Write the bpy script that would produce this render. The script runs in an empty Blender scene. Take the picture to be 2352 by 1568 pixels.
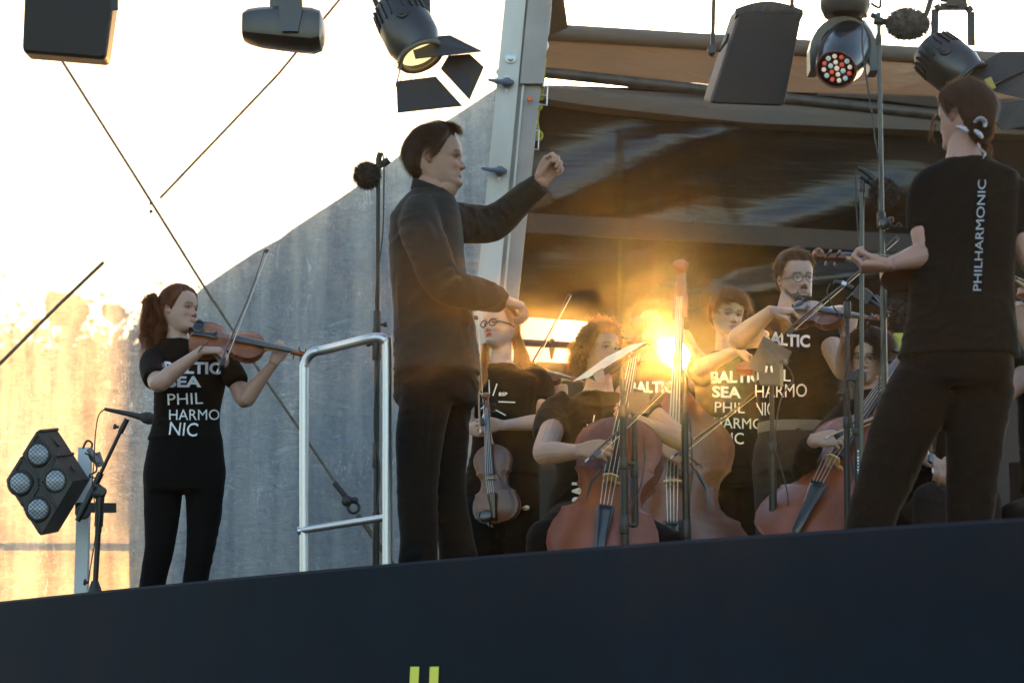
import bpy, bmesh, math, random
import numpy as np
from mathutils import Vector, Matrix, noise
from mathutils.bvhtree import BVHTree
random.seed(7); rng = np.random.RandomState(7)
R = math.radians
SC = bpy.context.scene
COL = SC.collection
# ---------------------------------------------------------------- camera, sky, sun, exposure
CAMZ = 1.6            # eye height of the photographer above the ground
PITCH = R(8.8)
FPX = 5553.0          # focal length in display pixels of a 2352 x 1568 picture (85 mm lens)
def P(px, py, d):
    """world point on the sight line of picture point (px, py), d metres ahead of the photographer"""
    x = (px - 1176) / FPX; y = (784 - py) / FPX
    ca, sa = math.cos(PITCH), math.sin(PITCH)
    t = d / (ca - y * sa)
    return Vector((x * t, d, CAMZ + (sa + y * ca) * t))
def S(d): return d / FPX
cam_d = bpy.data.cameras.new('camera'); cam = bpy.data.objects.new('camera', cam_d); COL.objects.link(cam)
cam.location = (0, 0, CAMZ); cam.rotation_euler = (R(90) + PITCH, 0, 0)
cam_d.lens = 85; cam_d.sensor_width = 36; cam_d.clip_end = 5000
cam_d.dof.use_dof = True; cam_d.dof.focus_distance = 11.0; cam_d.dof.aperture_fstop = 4.0
SC.camera = cam
SUN_DIR = (P(1540, 815, 100) - Vector((0, 0, CAMZ))).normalized()      # towards the sun
SUN_EL = math.asin(SUN_DIR.z); SUN_AZ = math.atan2(SUN_DIR.x, SUN_DIR.y)
W = bpy.data.worlds.new('World'); SC.world = W; W.use_nodes = True
nt = W.node_tree; nt.nodes.clear()
sky = nt.nodes.new('ShaderNodeTexSky'); sky.sky_type = 'NISHITA'; sky.sun_disc = False
sky.sun_elevation = SUN_EL; sky.sun_rotation = SUN_AZ
sky.air_density = 1.0; sky.dust_density = 1.2; sky.ozone_density = 1.2
bg = nt.nodes.new('ShaderNodeBackground'); bg.inputs[1].default_value = 0.14
wo = nt.nodes.new('ShaderNodeOutputWorld')
nt.links.new(sky.outputs[0], bg.inputs[0]); nt.links.new(bg.outputs[0], wo.inputs[0])
sun_d = bpy.data.lights.new('sun_light', 'SUN'); sun_d.energy = 2.4; sun_d.angle = R(0.5); sun_d.color = (1.0, 0.53, 0.16)
sun = bpy.data.objects.new('sun_light', sun_d); COL.objects.link(sun)
sun.rotation_euler = SUN_DIR.to_track_quat('Z', 'Y').to_euler()
SC.view_settings.view_transform = 'Standard'; SC.view_settings.look = 'None'
SC.view_settings.gamma = 1.0; SC.view_settings.use_curve_mapping = False
SC.view_settings.exposure = 2.4
SC.cycles.use_denoising = True; SC.cycles.denoiser = 'OPENIMAGEDENOISE'
SC.cycles.max_bounces = 6; SC.cycles.diffuse_bounces = 3; SC.cycles.glossy_bounces = 3
SC.cycles.transmission_bounces = 6; SC.cycles.transparent_max_bounces = 12; SC.cycles.volume_bounces = 0
SC.cycles.caustics_reflective = False; SC.cycles.caustics_refractive = False
SC.cycles.sample_clamp_indirect = 6.0

# ---------------------------------------------------------------- materials
MATS = {}
def mat(name, col, rough=0.6, metal=0.0, spec=0.5, noise_s=0, noise_amt=0.25, bump=0, bump_s=40, stretch=None,
        attr=None, sheen=0, coat=0, emit=None, emit_s=0, sss=0):
    if name in MATS: return MATS[name]
    m = bpy.data.materials.new(name); m.use_nodes = True; t = m.node_tree; b = t.nodes['Principled BSDF']
    MATS[name] = m
    b.inputs['Base Color'].default_value = (*col, 1); b.inputs['Roughness'].default_value = rough
    b.inputs['Metallic'].default_value = metal; b.inputs['Specular IOR Level'].default_value = spec
    if coat: b.inputs['Coat Weight'].default_value = coat; b.inputs['Coat Roughness'].default_value = 0.14
    if sheen: b.inputs['Sheen Weight'].default_value = sheen; b.inputs['Sheen Roughness'].default_value = 0.4
    if sss:
        b.inputs['Subsurface Weight'].default_value = sss; b.inputs['Subsurface Radius'].default_value = (0.012, 0.004, 0.002)
        b.inputs['Subsurface Scale'].default_value = 1.0
    if emit: b.inputs['Emission Color'].default_value = (*emit, 1); b.inputs['Emission Strength'].default_value = emit_s
    tc = t.nodes.new('ShaderNodeTexCoord'); mp = t.nodes.new('ShaderNodeMapping')
    t.links.new(tc.outputs['Object'], mp.inputs[0])
    if stretch: mp.inputs['Scale'].default_value = stretch
    src = None
    if attr:
        a = t.nodes.new('ShaderNodeAttribute'); a.attribute_name = attr; src = a.outputs['Color']
        t.links.new(src, b.inputs['Base Color'])
    if noise_s:
        n = t.nodes.new('ShaderNodeTexNoise'); n.inputs['Scale'].default_value = noise_s; n.inputs['Detail'].default_value = 6
        t.links.new(mp.outputs[0], n.inputs['Vector'])
        mr = t.nodes.new('ShaderNodeMapRange'); mr.inputs[1].default_value = 0.3; mr.inputs[2].default_value = 0.7
        mr.inputs[3].default_value = 1 - noise_amt; mr.inputs[4].default_value = 1 + noise_amt
        t.links.new(n.outputs[0], mr.inputs[0])
        vm = t.nodes.new('ShaderNodeVectorMath'); vm.operation = 'SCALE'
        if src: t.links.new(src, vm.inputs[0])
        else: vm.inputs[0].default_value = col
        t.links.new(mr.outputs[0], vm.inputs['Scale']); t.links.new(vm.outputs[0], b.inputs['Base Color'])
        m2 = t.nodes.new('ShaderNodeMapRange'); m2.inputs[3].default_value = max(0, rough - 0.1); m2.inputs[4].default_value = min(1, rough + 0.1)
        t.links.new(n.outputs[0], m2.inputs[0]); t.links.new(m2.outputs[0], b.inputs['Roughness'])
    if bump:
        n2 = t.nodes.new('ShaderNodeTexNoise'); n2.inputs['Scale'].default_value = bump_s; n2.inputs['Detail'].default_value = 4
        t.links.new(mp.outputs[0], n2.inputs['Vector'])
        bp = t.nodes.new('ShaderNodeBump'); bp.inputs['Strength'].default_value = bump; bp.inputs['Distance'].default_value = 0.01
        t.links.new(n2.outputs[0], bp.inputs['Height']); t.links.new(bp.outputs[0], b.inputs['Normal'])
    return m

# ---------------------------------------------------------------- mesh helpers
def tag(o, label=None, cat=None, group=None, kind=None):
    if label: o['label'] = label
    if cat: o['category'] = cat
    if group: o['group'] = group
    if kind: o['kind'] = kind
    return o
def empty(name, loc=(0, 0, 0), label=None, cat=None, group=None, M=None):
    o = bpy.data.objects.new(name, None); COL.objects.link(o); o.empty_display_size = 0.1
    if M is not None: o.matrix_world = M
    else: o.location = loc
    bpy.context.view_layer.update() if False else None
    return tag(o, label, cat, group)
def root_matrix(o):
    m = Matrix(o.matrix_basis)
    while o.parent is not None:
        o = o.parent; m = Matrix(o.matrix_basis) @ m
    return m
def V(*a): return Vector(a)
def nrm(v): v = Vector(v); return v.normalized() if v.length > 1e-9 else Vector((0, 0, 1))
def frame_for(d, up=None):
    d = nrm(d); u = Vector(up) if up is not None else Vector((0, 0, 1))
    if abs(d.dot(nrm(u))) > 0.98: u = Vector((1, 0, 0))
    a = nrm(u.cross(d)); b = d.cross(a); return a, b
def catmull(pts, n=6):
    pts = [np.array(p, float) for p in pts]
    if len(pts) < 3 or n <= 1: return pts
    out = []; k = len(pts)
    for i in range(k - 1):
        p0 = pts[max(i - 1, 0)]; p1 = pts[i]; p2 = pts[i + 1]; p3 = pts[min(i + 2, k - 1)]
        for j in range(n):
            t = j / n
            out.append(0.5 * ((2 * p1) + (-p0 + p2) * t + (2 * p0 - 5 * p1 + 4 * p2 - p3) * t * t + (-p0 + 3 * p1 - 3 * p2 + p3) * t ** 3))
    out.append(pts[-1]); return out
class MB:
    def __init__(s): s.v = []; s.f = []
    def add(s, vs, fs):
        o = len(s.v); s.v += [tuple(v) for v in vs]; s.f += [tuple(i + o for i in f) for f in fs]; return s
    def box(s, c, size, M=None, rot=None):
        x, y, z = [k / 2 for k in size]; vs = [Vector((a * x, b * y, e * z)) for a in (-1, 1) for b in (-1, 1) for e in (-1, 1)]
        if rot is not None: vs = [rot @ v for v in vs]
        vs = [v + Vector(c) for v in vs]
        if M is not None: vs = [M @ v for v in vs]
        return s.add(vs, [(0, 1, 3, 2), (4, 6, 7, 5), (0, 4, 5, 1), (2, 3, 7, 6), (0, 2, 6, 4), (1, 5, 7, 3)])
    def beam(s, a, b, w, h, up=(0, 0, 1)):
        a = Vector(a); b = Vector(b); d = b - a; x, y = frame_for(d, up)
        vs = [p + x * i * w / 2 + y * j * h / 2 for p in (a, b) for i, j in ((-1, -1), (1, -1), (1, 1), (-1, 1))]
        return s.add(vs, [(3, 2, 1, 0), (4, 5, 6, 7)] + [(i, (i + 1) % 4, 4 + (i + 1) % 4, 4 + i) for i in range(4)])
    def loft(s, rings, cap=True, closed=True):
        """rings: list of lists of points"""
        n = len(rings[0]); vs = [p for r in rings for p in r]; fs = []
        for i in range(len(rings) - 1):
            for j in range(n if closed else n - 1):
                k = (j + 1) % n; fs.append((i * n + j, i * n + k, (i + 1) * n + k, (i + 1) * n + j))
        if cap and closed:
            fs.append(tuple(reversed(range(n)))); fs.append(tuple((len(rings) - 1) * n + j for j in range(n)))
        return s.add(vs, fs)
    def tube(s, pts, rad, n=10, smooth=1, up=None, flat=None, cap=True, round_ends=False):
        """swept round tube; rad a number or one per point; flat squashes the second axis"""
        if not hasattr(rad, '__len__'): rad = [rad] * len(pts)
        q = [np.array([*p, r]) for p, r in zip(pts, rad)]
        q = catmull(q, smooth) if smooth > 1 else q
        pp = [Vector(k[:3]) for k in q]; rr = [max(float(k[3]), 1e-5) for k in q]
        if round_ends:
            d0 = nrm(pp[0] - pp[1]); d1 = nrm(pp[-1] - pp[-2]); r0, r1 = rr[0], rr[-1]
            pre = [(pp[0] + d0 * r0 * math.sin(a), r0 * math.cos(a)) for a in (1.35, 0.95, 0.5)]
            post = [(pp[-1] + d1 * r1 * math.sin(a), r1 * math.cos(a)) for a in (0.5, 0.95, 1.35)]
            pp = [a for a, _ in pre] + pp + [a for a, _ in post]; rr = [b for _, b in pre] + rr + [b for _, b in post]
        rings = []; a = None
        for i, p in enumerate(pp):
            d = nrm(pp[min(i + 1, len(pp) - 1)] - pp[max(i - 1, 0)])
            if a is None: a, b = frame_for(d, up)
            else:
                a = nrm(a - d * a.dot(d)); b = d.cross(a)
            fl = flat if flat else 1.0
            rings.append([p + a * math.cos(t) * rr[i] + b * math.sin(t) * rr[i] * fl for t in [2 * math.pi * k / n for k in range(n)]])
        return s.loft(rings, cap)
    def sphere(s, c, r, nu=16, nv=10, M=None, rot=None):
        if not hasattr(r, '__len__'): r = (r, r, r)
        vs = [Vector((0, 0, -r[2]))]
        for i in range(1, nv):
            t = math.pi * i / nv - math.pi / 2
            for j in range(nu):
                a = 2 * math.pi * j / nu; vs.append(Vector((r[0] * math.cos(t) * math.cos(a), r[1] * math.cos(t) * math.sin(a), r[2] * math.sin(t))))
        vs.append(Vector((0, 0, r[2])))
        if rot is not None: vs = [rot @ v for v in vs]
        vs = [v + Vector(c) for v in vs]
        if M is not None: vs = [M @ v for v in vs]
        fs = [(0, 1 + (j + 1) % nu, 1 + j) for j in range(nu)]
        for i in range(nv - 2):
            for j in range(nu):
                k = (j + 1) % nu; fs.append((1 + i * nu + j, 1 + i * nu + k, 1 + (i + 1) * nu + k, 1 + (i + 1) * nu + j))
        L = len(vs) - 1; fs += [(L, L - nu + j, L - nu + (j + 1) % nu) for j in range(nu)]
        return s.add(vs, fs)
    def lathe(s, a, d, prof, n=24, up=None, cap=True):
        """prof: list of (distance along d, radius)"""
        a = Vector(a); d = nrm(d); x, y = frame_for(d, up)
        rings = [[a + d * t + (x * math.cos(q) + y * math.sin(q)) * max(r, 1e-5) for q in [2 * math.pi * k / n for k in range(n)]] for t, r in prof]
        return s.loft(rings, cap)
    def torus(s, c, nrm_, R_, r, n=24, m=8, sx=1.0, up=None, arc=None):
        c = Vector(c); x, y = frame_for(nrm_, up); N = nrm(nrm_)
        rng_ = [2 * math.pi * k / n for k in range(n)]
        rings = []
        for a in rng_:
            d = x * math.cos(a) * sx + y * math.sin(a); cc = c + d * R_
            dn = nrm(x * math.cos(a) + y * math.sin(a))
            rings.append([cc + dn * math.cos(b) * r + N * math.sin(b) * r for b in [2 * math.pi * k / m for k in range(m)]])
        rings.append(rings[0]); vs = [p for rr in rings[:-1] for p in rr]; fs = []
        for i in range(n):
            i2 = (i + 1) % n
            for j in range(m):
                k = (j + 1) % m; fs.append((i * m + j, i2 * m + j, i2 * m + k, i * m + k))
        return s.add(vs, fs)
    def prism(s, pts, d):
        """closed outline pts extruded by vector d"""
        n = len(pts); pts = [Vector(p) for p in pts]; d = Vector(d)
        vs = pts + [p + d for p in pts]
        return s.add(vs, [tuple(reversed(range(n))), tuple(range(n, 2 * n))] + [(i, (i + 1) % n, n + (i + 1) % n, n + i) for i in range(n)])
    def build(s, name, m, parent=None, local=False, smooth=True, angle=38, **tags):
        me = bpy.data.meshes.new(name)
        vs = s.v
        if parent is not None and not local:
            im = root_matrix(parent).inverted(); A = np.array(im); v = np.array(vs, float).reshape(-1, 3)
            vs = (v @ A[:3, :3].T + A[:3, 3]).tolist()
        me.from_pydata(vs, [], s.f); me.update()
        o = bpy.data.objects.new(name, me); COL.objects.link(o)
        if m is not None:
            for k in (m if isinstance(m, (list, tuple)) else [m]): me.materials.append(k)
        if smooth:
            me.polygons.foreach_set('use_smooth', [True] * len(me.polygons)); me.set_sharp_from_angle(angle=R(angle))
        if parent is not None: o.parent = parent
        tag(o, **tags); return o
def fuse(mb, voxel=0.005, smooth=4, factor=0.5):
    """the parts of a body or garment grown together into one continuous skin"""
    me = bpy.data.meshes.new('tmp'); me.from_pydata([tuple(v) for v in mb.v], [], mb.f); me.update()
    bm = bmesh.new(); bm.from_mesh(me); bmesh.ops.recalc_face_normals(bm, faces=bm.faces); bm.to_mesh(me); bm.free()
    o = bpy.data.objects.new('tmp', me); COL.objects.link(o)
    r = o.modifiers.new('r', 'REMESH'); r.mode = 'VOXEL'; r.voxel_size = voxel; r.adaptivity = 0
    if smooth:
        q = o.modifiers.new('s', 'SMOOTH'); q.iterations = smooth; q.factor = factor
    dg = bpy.context.evaluated_depsgraph_get(); ev = o.evaluated_get(dg); m2 = bpy.data.meshes.new_from_object(ev)
    v = np.empty(len(m2.vertices) * 3, np.float32); m2.vertices.foreach_get('co', v); v = v.reshape(-1, 3).astype(float)
    f = [tuple(p.vertices) for p in m2.polygons]
    nn = np.empty(len(m2.vertices) * 3, np.float32); m2.vertices.foreach_get('normal', nn)
    bpy.data.objects.remove(o); bpy.data.meshes.remove(m2); bpy.data.meshes.remove(me)
    out = MB(); out.v = v; out.f = f; out.n = nn.reshape(-1, 3).astype(float); return out
def set_color(o, cols, name='tint'):
    a = o.data.color_attributes.new(name, 'FLOAT_COLOR', 'POINT')
    c = np.ones((len(cols), 4), np.float32); c[:, :3] = cols; a.data.foreach_set('color', c.ravel())
# ---------------------------------------------------------------- the setting
STAGE_Z = CAMZ + 0.287
m_ground = mat('ground_grass_gravel', (0.06, 0.058, 0.045), 0.95, noise_s=1.5, noise_amt=0.4, bump=0.3)
g = MB(); g.add([(-900, -300, 0), (900, -300, 0), (900, 2000, 0), (-900, 2000, 0)], [(0, 1, 2, 3)])
g.build('ground', m_ground, kind='structure')
# sun disc: the real thing, far away
sb = MB(); sb.sphere(Vector((0, 0, CAMZ)) + SUN_DIR * 3000, 22.0, 32, 16)
ms = bpy.data.materials.new('sun_glow'); ms.use_nodes = True; t = ms.node_tree; t.nodes.clear()
e = t.nodes.new('ShaderNodeEmission'); e.inputs[0].default_value = (1, 0.86, 0.55, 1); e.inputs[1].default_value = 60
oo = t.nodes.new('ShaderNodeOutputMaterial'); tb = t.nodes.new('ShaderNodeBsdfTransparent'); ad = t.nodes.new('ShaderNodeAddShader')
t.links.new(e.outputs[0], ad.inputs[0]); t.links.new(tb.outputs[0], ad.inputs[1]); t.links.new(ad.outputs[0], oo.inputs[0])
sunball = sb.build('sun', ms, kind='structure')

# stage deck
m_deck = mat('black_deck_board', (0.03, 0.03, 0.032), 0.7, noise_s=3, noise_amt=0.3)
FX = [(-0.35, 12.9), (0, 12.4), (400, 10.75), (1000, 9.0), (1500, 8.15), (2000, 7.45), (2352, 7.02), (2900, 6.5)]
FY = {0: 1393, 400: 1356, 1000: 1299, 1500: 1264, 2000: 1228, 2352: 1209, 2900: 1178}
edge = []
_ep = [(-500, 1440), (0, 1393), (400, 1356), (700, 1327), (1000, 1300), (1300, 1279), (1500, 1265), (1800, 1243), (2100, 1224), (2352, 1209), (2900, 1178)]
_pf = np.polyfit([a for a, _ in _ep[1:]], [b for _, b in _ep[1:]], 3)
for px in range(-400, 2901, 220):
    py = float(np.polyval(_pf, px)); d = 0.55 / ((1644 - py) / FPX) * 0.985
    p = P(px, py, d); p.z = CAMZ + 0.55; edge.append(p)
edge = [Vector(k) for k in catmull(edge, 5)]
m_skirt = mat('dark_blue_stage_banner', (0.0055, 0.0092, 0.0155), 0.85, noise_s=2.2, noise_amt=0.2, bump=0.5, bump_s=3.5, spec=0.12)
sk = MB()
rings = []
for i, p in enumerate(edge):
    j = min(i + 1, len(edge) - 1); k = max(i - 1, 0); tdir = nrm(edge[j] - edge[k]); nn_ = Vector((tdir.y, -tdir.x, 0))
    if nn_.y > 0: nn_ = -nn_
    w = 0.006 * math.sin(i * 1.3) + 0.004 * math.sin(i * 0.37)
    top = p.copy()
    rings.append([Vector((top.x, top.y, 0.02)) - nn_ * 0.05, top - nn_ * 0.05, top - nn_ * 0.015 + Vector((0, 0, 0.012)), top + nn_ * 0.0 + Vector((0, 0, 0.0)),
                  Vector((top.x, top.y, CAMZ + 0.2)) + nn_ * w, Vector((top.x, top.y, CAMZ - 0.3)) - nn_ * w, Vector((top.x, top.y, 0.02)) + nn_ * w])
sk.loft(rings, cap=True)
skirt = sk.build('stage_front_banner', m_skirt, smooth=True, label='dark navy blue cloth banner along the front edge of the stage', cat='stage banner')
bv = BVHTree.FromPolygons([Vector(v) for v in sk.v], sk.f)
m_yel = mat('yellow_print', (0.62, 0.60, 0.06), 0.6)
def on_skirt(px, py):
    a = Vector((0, 0, CAMZ)); d = nrm(P(px, py, 9) - a); h = bv.ray_cast(a, d); return h[0] - d * 0.006
for x0, x1 in ((952, 972), (997, 1017)):
    q = MB(); cs = [(x0 - 1.5, 1530), (x0 - 14, 1800), (x1 - 13, 1800), (x1 - 11 + 10, 1530)]
    q.add([on_skirt(a - 8, b) for a, b in cs], [(0, 1, 2, 3)])
    q.build('printed_stroke', m_yel, skirt)
dk = MB(); n_ = len(edge)
back = [Vector((p.x * 1.15 - (0 if p.x > -2.4 else 0), 15.6, STAGE_Z)) for p in edge]
vs = [Vector((p.x, p.y + 0.12, STAGE_Z)) for p in edge] + back
fs = [(i, i + 1, n_ + i + 1, n_ + i) for i in range(n_ - 1)]
dk.add(vs, fs); dk.add([v - Vector((0, 0, 0.12)) for v in vs], [tuple(reversed(f)) for f in fs])
dk.build('stage_floor', m_deck, kind='structure')
# conductor podium
pod = empty('podium', (P(1000, 1300, 9.45).x, 9.62, STAGE_Z), 'low black podium block under the conductor behind the banner', 'podium')
b = MB(); c = pod.location; b.box(c + V(0.12, 0.12, 0.105), (0.80, 0.85, 0.21)); b.build('podium_block', m_deck, pod)

# ---- translucent tarp wall on the left
def tarp_mat():
    m = bpy.data.materials.new('scratched_clear_tarp'); m.use_nodes = True; t = m.node_tree; t.nodes.clear(); N = t.nodes.new; L = t.links.new
    out = N('ShaderNodeOutputMaterial'); tc = N('ShaderNodeTexCoord')
    def nz(scale, sc=(1, 1, 1), det=8, rough=0.6, dist=0.0):
        mp = N('ShaderNodeMapping'); mp.inputs['Scale'].default_value = sc; L(tc.outputs['Object'], mp.inputs[0])
        n = N('ShaderNodeTexNoise'); n.inputs['Scale'].default_value = scale; n.inputs['Detail'].default_value = det
        n.inputs['Roughness'].default_value = rough; n.inputs['Distortion'].default_value = dist; L(mp.outputs[0], n.inputs['Vector']); return n.outputs[0]
    def rng_(v, a, b, c, d):
        r = N('ShaderNodeMapRange'); L(v, r.inputs[0])
        for i, k in enumerate((a, b, c, d)): r.inputs[i + 1].default_value = k
        return r.outputs[0]
    def mth(op, a, b):
        k = N('ShaderNodeMath'); k.operation = op
        for i, q in enumerate((a, b)):
            if isinstance(q, (int, float)): k.inputs[i].default_value = q
            else: L(q, k.inputs[i])
        return k.outputs[0]
    cloud = rng_(nz(2.4, (2.2, 1, 0.8), 10, 0.68, 0.4), 0.36, 0.66, 0.0, 1.0)
    creased = rng_(nz(9, (1.0, 1, 2.2), 8, 0.7, 1.4), 0.40, 0.62, 0.0, 1.0)
    streak = rng_(nz(2.6, (3.2, 1, 0.22), 5, 0.5, 0.3), 0.42, 0.62, 0.0, 1.0)
    # scratches: thin ridges of distorted noise
    sa = nz(3.0, (1, 1, 7), 3, 0.5, 1.8); sbn = nz(2.2, (5, 1, 1.2), 3, 0.5, 2.5); sc_ = nz(7.0, (1, 1, 1.6), 2, 0.5, 3.0)
    def ridge(v, w): return rng_(mth('ABSOLUTE', mth('SUBTRACT', v, 0.5), 0), 0.0, w * 1.2, 1.0, 0.0)
    gate = rng_(nz(1.6, (1, 1, 1), 3), 0.5, 0.62, 0.0, 1.0); gate2 = rng_(nz(2.7, (1, 1.3, 1), 3), 0.48, 0.6, 0.0, 1.0)
    scr = mth('MAXIMUM', mth('MULTIPLY', ridge(sa, 0.006), gate), mth('MAXIMUM', mth('MULTIPLY', ridge(sbn, 0.006), gate2), mth('MULTIPLY', ridge(sc_, 0.007), gate)))
    fine = rng_(nz(26, (1.0, 1, 1.6), 6, 0.7, 0.8), 0.38, 0.64, 0.0, 1.0)
    amt = mth('ADD', mth('MULTIPLY', cloud, 0.40), mth('ADD', mth('MULTIPLY', streak, 0.28), mth('ADD', mth('MULTIPLY', creased, 0.14), mth('MULTIPLY', fine, 0.18))))
    tr = N('ShaderNodeBsdfTranslucent'); df = N('ShaderNodeBsdfDiffuse'); tp = N('ShaderNodeBsdfTransparent'); gl = N('ShaderNodeBsdfGlossy')
    cr = N('ShaderNodeMixRGB'); cr.inputs[1].default_value = (0.14, 0.085, 0.035, 1); cr.inputs[2].default_value = (0.98, 0.84, 0.55, 1); L(amt, cr.inputs[0]); L(cr.outputs[0], tr.inputs[0])
    dc = N('ShaderNodeMixRGB'); dc.inputs[1].default_value = (0.28, 0.41, 0.60, 1); dc.inputs[2].default_value = (0.72, 0.82, 0.96, 1)
    L(mth('ADD', mth('MULTIPLY', streak, 0.5), mth('ADD', mth('MULTIPLY', cloud, 0.16), mth('MULTIPLY', fine, 0.14))), dc.inputs[0])
    L(dc.outputs[0], df.inputs[0]); tp.inputs[0].default_value = (0.9, 0.88, 0.85, 1)
    gl.inputs['Roughness'].default_value = 0.28; gl.inputs[0].default_value = (0.9, 0.9, 0.9, 1)
    m1 = N('ShaderNodeMixShader'); m1.inputs[0].default_value = 0.67; L(df.outputs[0], m1.inputs[1]); L(tr.outputs[0], m1.inputs[2])
    m2 = N('ShaderNodeMixShader'); m2.inputs[0].default_value = 0.2; L(m1.outputs[0], m2.inputs[1]); L(tp.outputs[0], m2.inputs[2])
    m3 = N('ShaderNodeMixShader'); m3.inputs[0].default_value = 0.05; L(m2.outputs[0], m3.inputs[1]); L(gl.outputs[0], m3.inputs[2])
    wdf = N('ShaderNodeBsdfDiffuse'); wdf.inputs[0].default_value = (0.9, 0.9, 0.9, 1)
    wtr = N('ShaderNodeBsdfTranslucent'); wtr.inputs[0].default_value = (0.95, 0.95, 0.95, 1); wm = N('ShaderNodeMixShader'); L(wdf.outputs[0], wm.inputs[1]); L(wtr.outputs[0], wm.inputs[2])
    m4 = N('ShaderNodeMixShader'); L(mth('MULTIPLY', scr, 0.95), m4.inputs[0]); L(m3.outputs[0], m4.inputs[1]); L(wm.outputs[0], m4.inputs[2])
    bp = N('ShaderNodeBump'); bp.inputs['Strength'].default_value = 0.5; bp.inputs['Distance'].default_value = 0.02; L(creased, bp.inputs['Height'])
    for s_ in (df, tr, gl): L(bp.outputs[0], s_.inputs['Normal'])
    L(m4.outputs[0], out.inputs[0]); return m
M_TARP = tarp_mat()
TY = 13.9
def grid_sheet(corner_fn, nu, nv, disp):
    vs = []; fs = []
    for j in range(nv + 1):
        for i in range(nu + 1):
            p = corner_fn(i / nu, j / nv); vs.append(p + disp(i / nu, j / nv, p))
    for j in range(nv):
        for i in range(nu): a = j * (nu + 1) + i; fs.append((a, a + 1, a + nu + 2, a + nu + 1))
    q = MB(); q.add(vs, fs); return q
def tarp_pt(u, v):
    px = -260 + (1420) * u; d = TY + 0.05
    a = P(px, 1480, TY); b = P(px, -260, TY)
    k = a.lerp(b, v); k.z = a.z + (b.z - a.z) * v; return k
def tarp_disp(u, v, p):
    y = 0.03 * math.sin(p.x * 2.1 + 0.5 * p.z) + 0.018 * noise.noise(Vector((p.x * 3, 0, p.z * 0.7))) + 0.01 * noise.noise(Vector((p.x * 7, 0, p.z * 5)))
    return Vector((0, y, 0))
tw = empty('tarp_wall', P(500, 1450, TY), 'large scratched translucent tarp wall glowing gold at lower left', 'tarp')
grid_sheet(tarp_pt, 70, 60, tarp_disp).build('tarp_sheet', M_TARP, tw, angle=80)
m_seam = mat('tarp_seam_band', (0.55, 0.54, 0.52), 0.5)
def seam(pts, w, mt=m_seam, d=TY - 0.03, nm='seam'):
    q = MB(); P3 = [P(a, b_, d) for a, b_ in pts]
    for a, b_ in zip(P3[:-1], P3[1:]): q.beam(a, b_, w, 0.003, up=(0, 1, 0))
    return q.build(nm, mt, tw)
# eyelets on the seam
m_dark = mat('dark_rubber', (0.02, 0.019, 0.018), 0.6)
for y in (467, 486):
    q = MB(); q.lathe(P(347, y, TY - 0.08), (0, -1, 0), [(0, 0.011), (0.006, 0.011), (0.008, 0.006)], 8); q.build('eyelet', m_dark, tw)

# ---- sheet added for a neighbouring structure, cut to cast its shadow on the tarp
def shift(p, t): return p + SUN_DIR * t
m_out = mat('shadow_sheet_cloth', (0.30, 0.33, 0.36), 0.8, noise_s=2.0, noise_amt=0.25, stretch=(4, 1, 0.3))
def sh(px, py, t=0.4): return shift(P(px, py, TY), t)
mq = empty('shadow_sheet', shift(P(700, 1500, TY), 0.4), 'grey sheet added behind the tarp, cut to cast a sloped shadow on it', 'marquee')
q = MB(); edge_pts = [(298, 745), (330, 728), (398, 690), (441, 652), (500, 611), (560, 572), (620, 540), (650, 516), (760, 445), (870, 368), (970, 290), (1060, 232), (1150, 172), (1160, 1560), (298, 1560)]
q.prism([sh(a, b_) for a, b_ in edge_pts], Vector((0, 0.05, 0))); q.build('side_sheet', m_out, mq, smooth=False)
q = MB(); q.beam(sh(-220, 1256), sh(298, 1256), 0.035, 0.055, up=(0, 1, 0)); q.build('lower_rail', m_out, mq)  # bar added to throw the level shadow low on the tarp
q = MB()
for a in np.linspace(360, 1120, 9):
    top = 745 - (a - 298) * 0.67
    q.tube([sh(a, 1500, .37), sh(a, top + 40, .37)], 0.02 + 0.012 * math.sin(a), 8)
q.build('side_fold', m_out, mq)
# ---- wire bracing behind the tarp's inner face
m_wire = mat('steel_wire_rope', (0.10, 0.075, 0.05), 0.5, metal=0.3, noise_s=60, noise_amt=0.4)
def cable(pts, r, d, label):
    o = empty('bracing_cable', P(*pts[0], d), label, 'cable', 'bracing cables crossing the tarp wall')
    q = MB(); P3 = [P(a, b_, d) for a, b_ in pts]
    for i, (a, b_) in enumerate(zip(P3[:-1], P3[1:])): q.tube([a, b_], r, 6)
    q.build('wire', m_wire, o); return o
cable([(60, -150), (133, 125), (320, 420), (490, 692)], 0.0085, TY - 0.10, 'steel bracing cable slanting down from behind the left hanging speaker')
cable([(800, -25), (640, 170), (368, 455)], 0.0075, TY - 0.14, 'bracing cable rising to the right past the moving light')
cable([(238, 602), (130, 705), (0, 835), (-60, 900)], 0.0105, TY - 0.10, 'short dark bracing cable slanting across the left edge')
c4 = cable([(490, 690), (600, 858), (700, 1003), (792, 1140)], 0.0085, TY - 0.10, 'lower dark bracing cable with turnbuckle seen through the handrail')
q = MB(); A = P(768, 1108, TY - 0.12); B = P(795, 1142, TY - 0.12); q.tube([A, B], 0.016, 8); q.build('cable_clamp', m_dark, c4)
q = MB(); q.torus(P(812, 1165, TY - 0.12), (0.2, -1, 0.1), 0.032, 0.009, 18, 8); q.sphere(P(797, 1150, TY - 0.13), 0.032); q.sphere(P(815, 1148, TY - 0.13), 0.02); q.build('shackle', m_dark, c4)
q = MB(); q.tube([P(822, 1182, TY - 0.12), P(905, 1300, TY - 0.12), P(930, 1340, TY - 0.12)], 0.014, 8); q.build('lower_wire', m_wire, c4)
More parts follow.
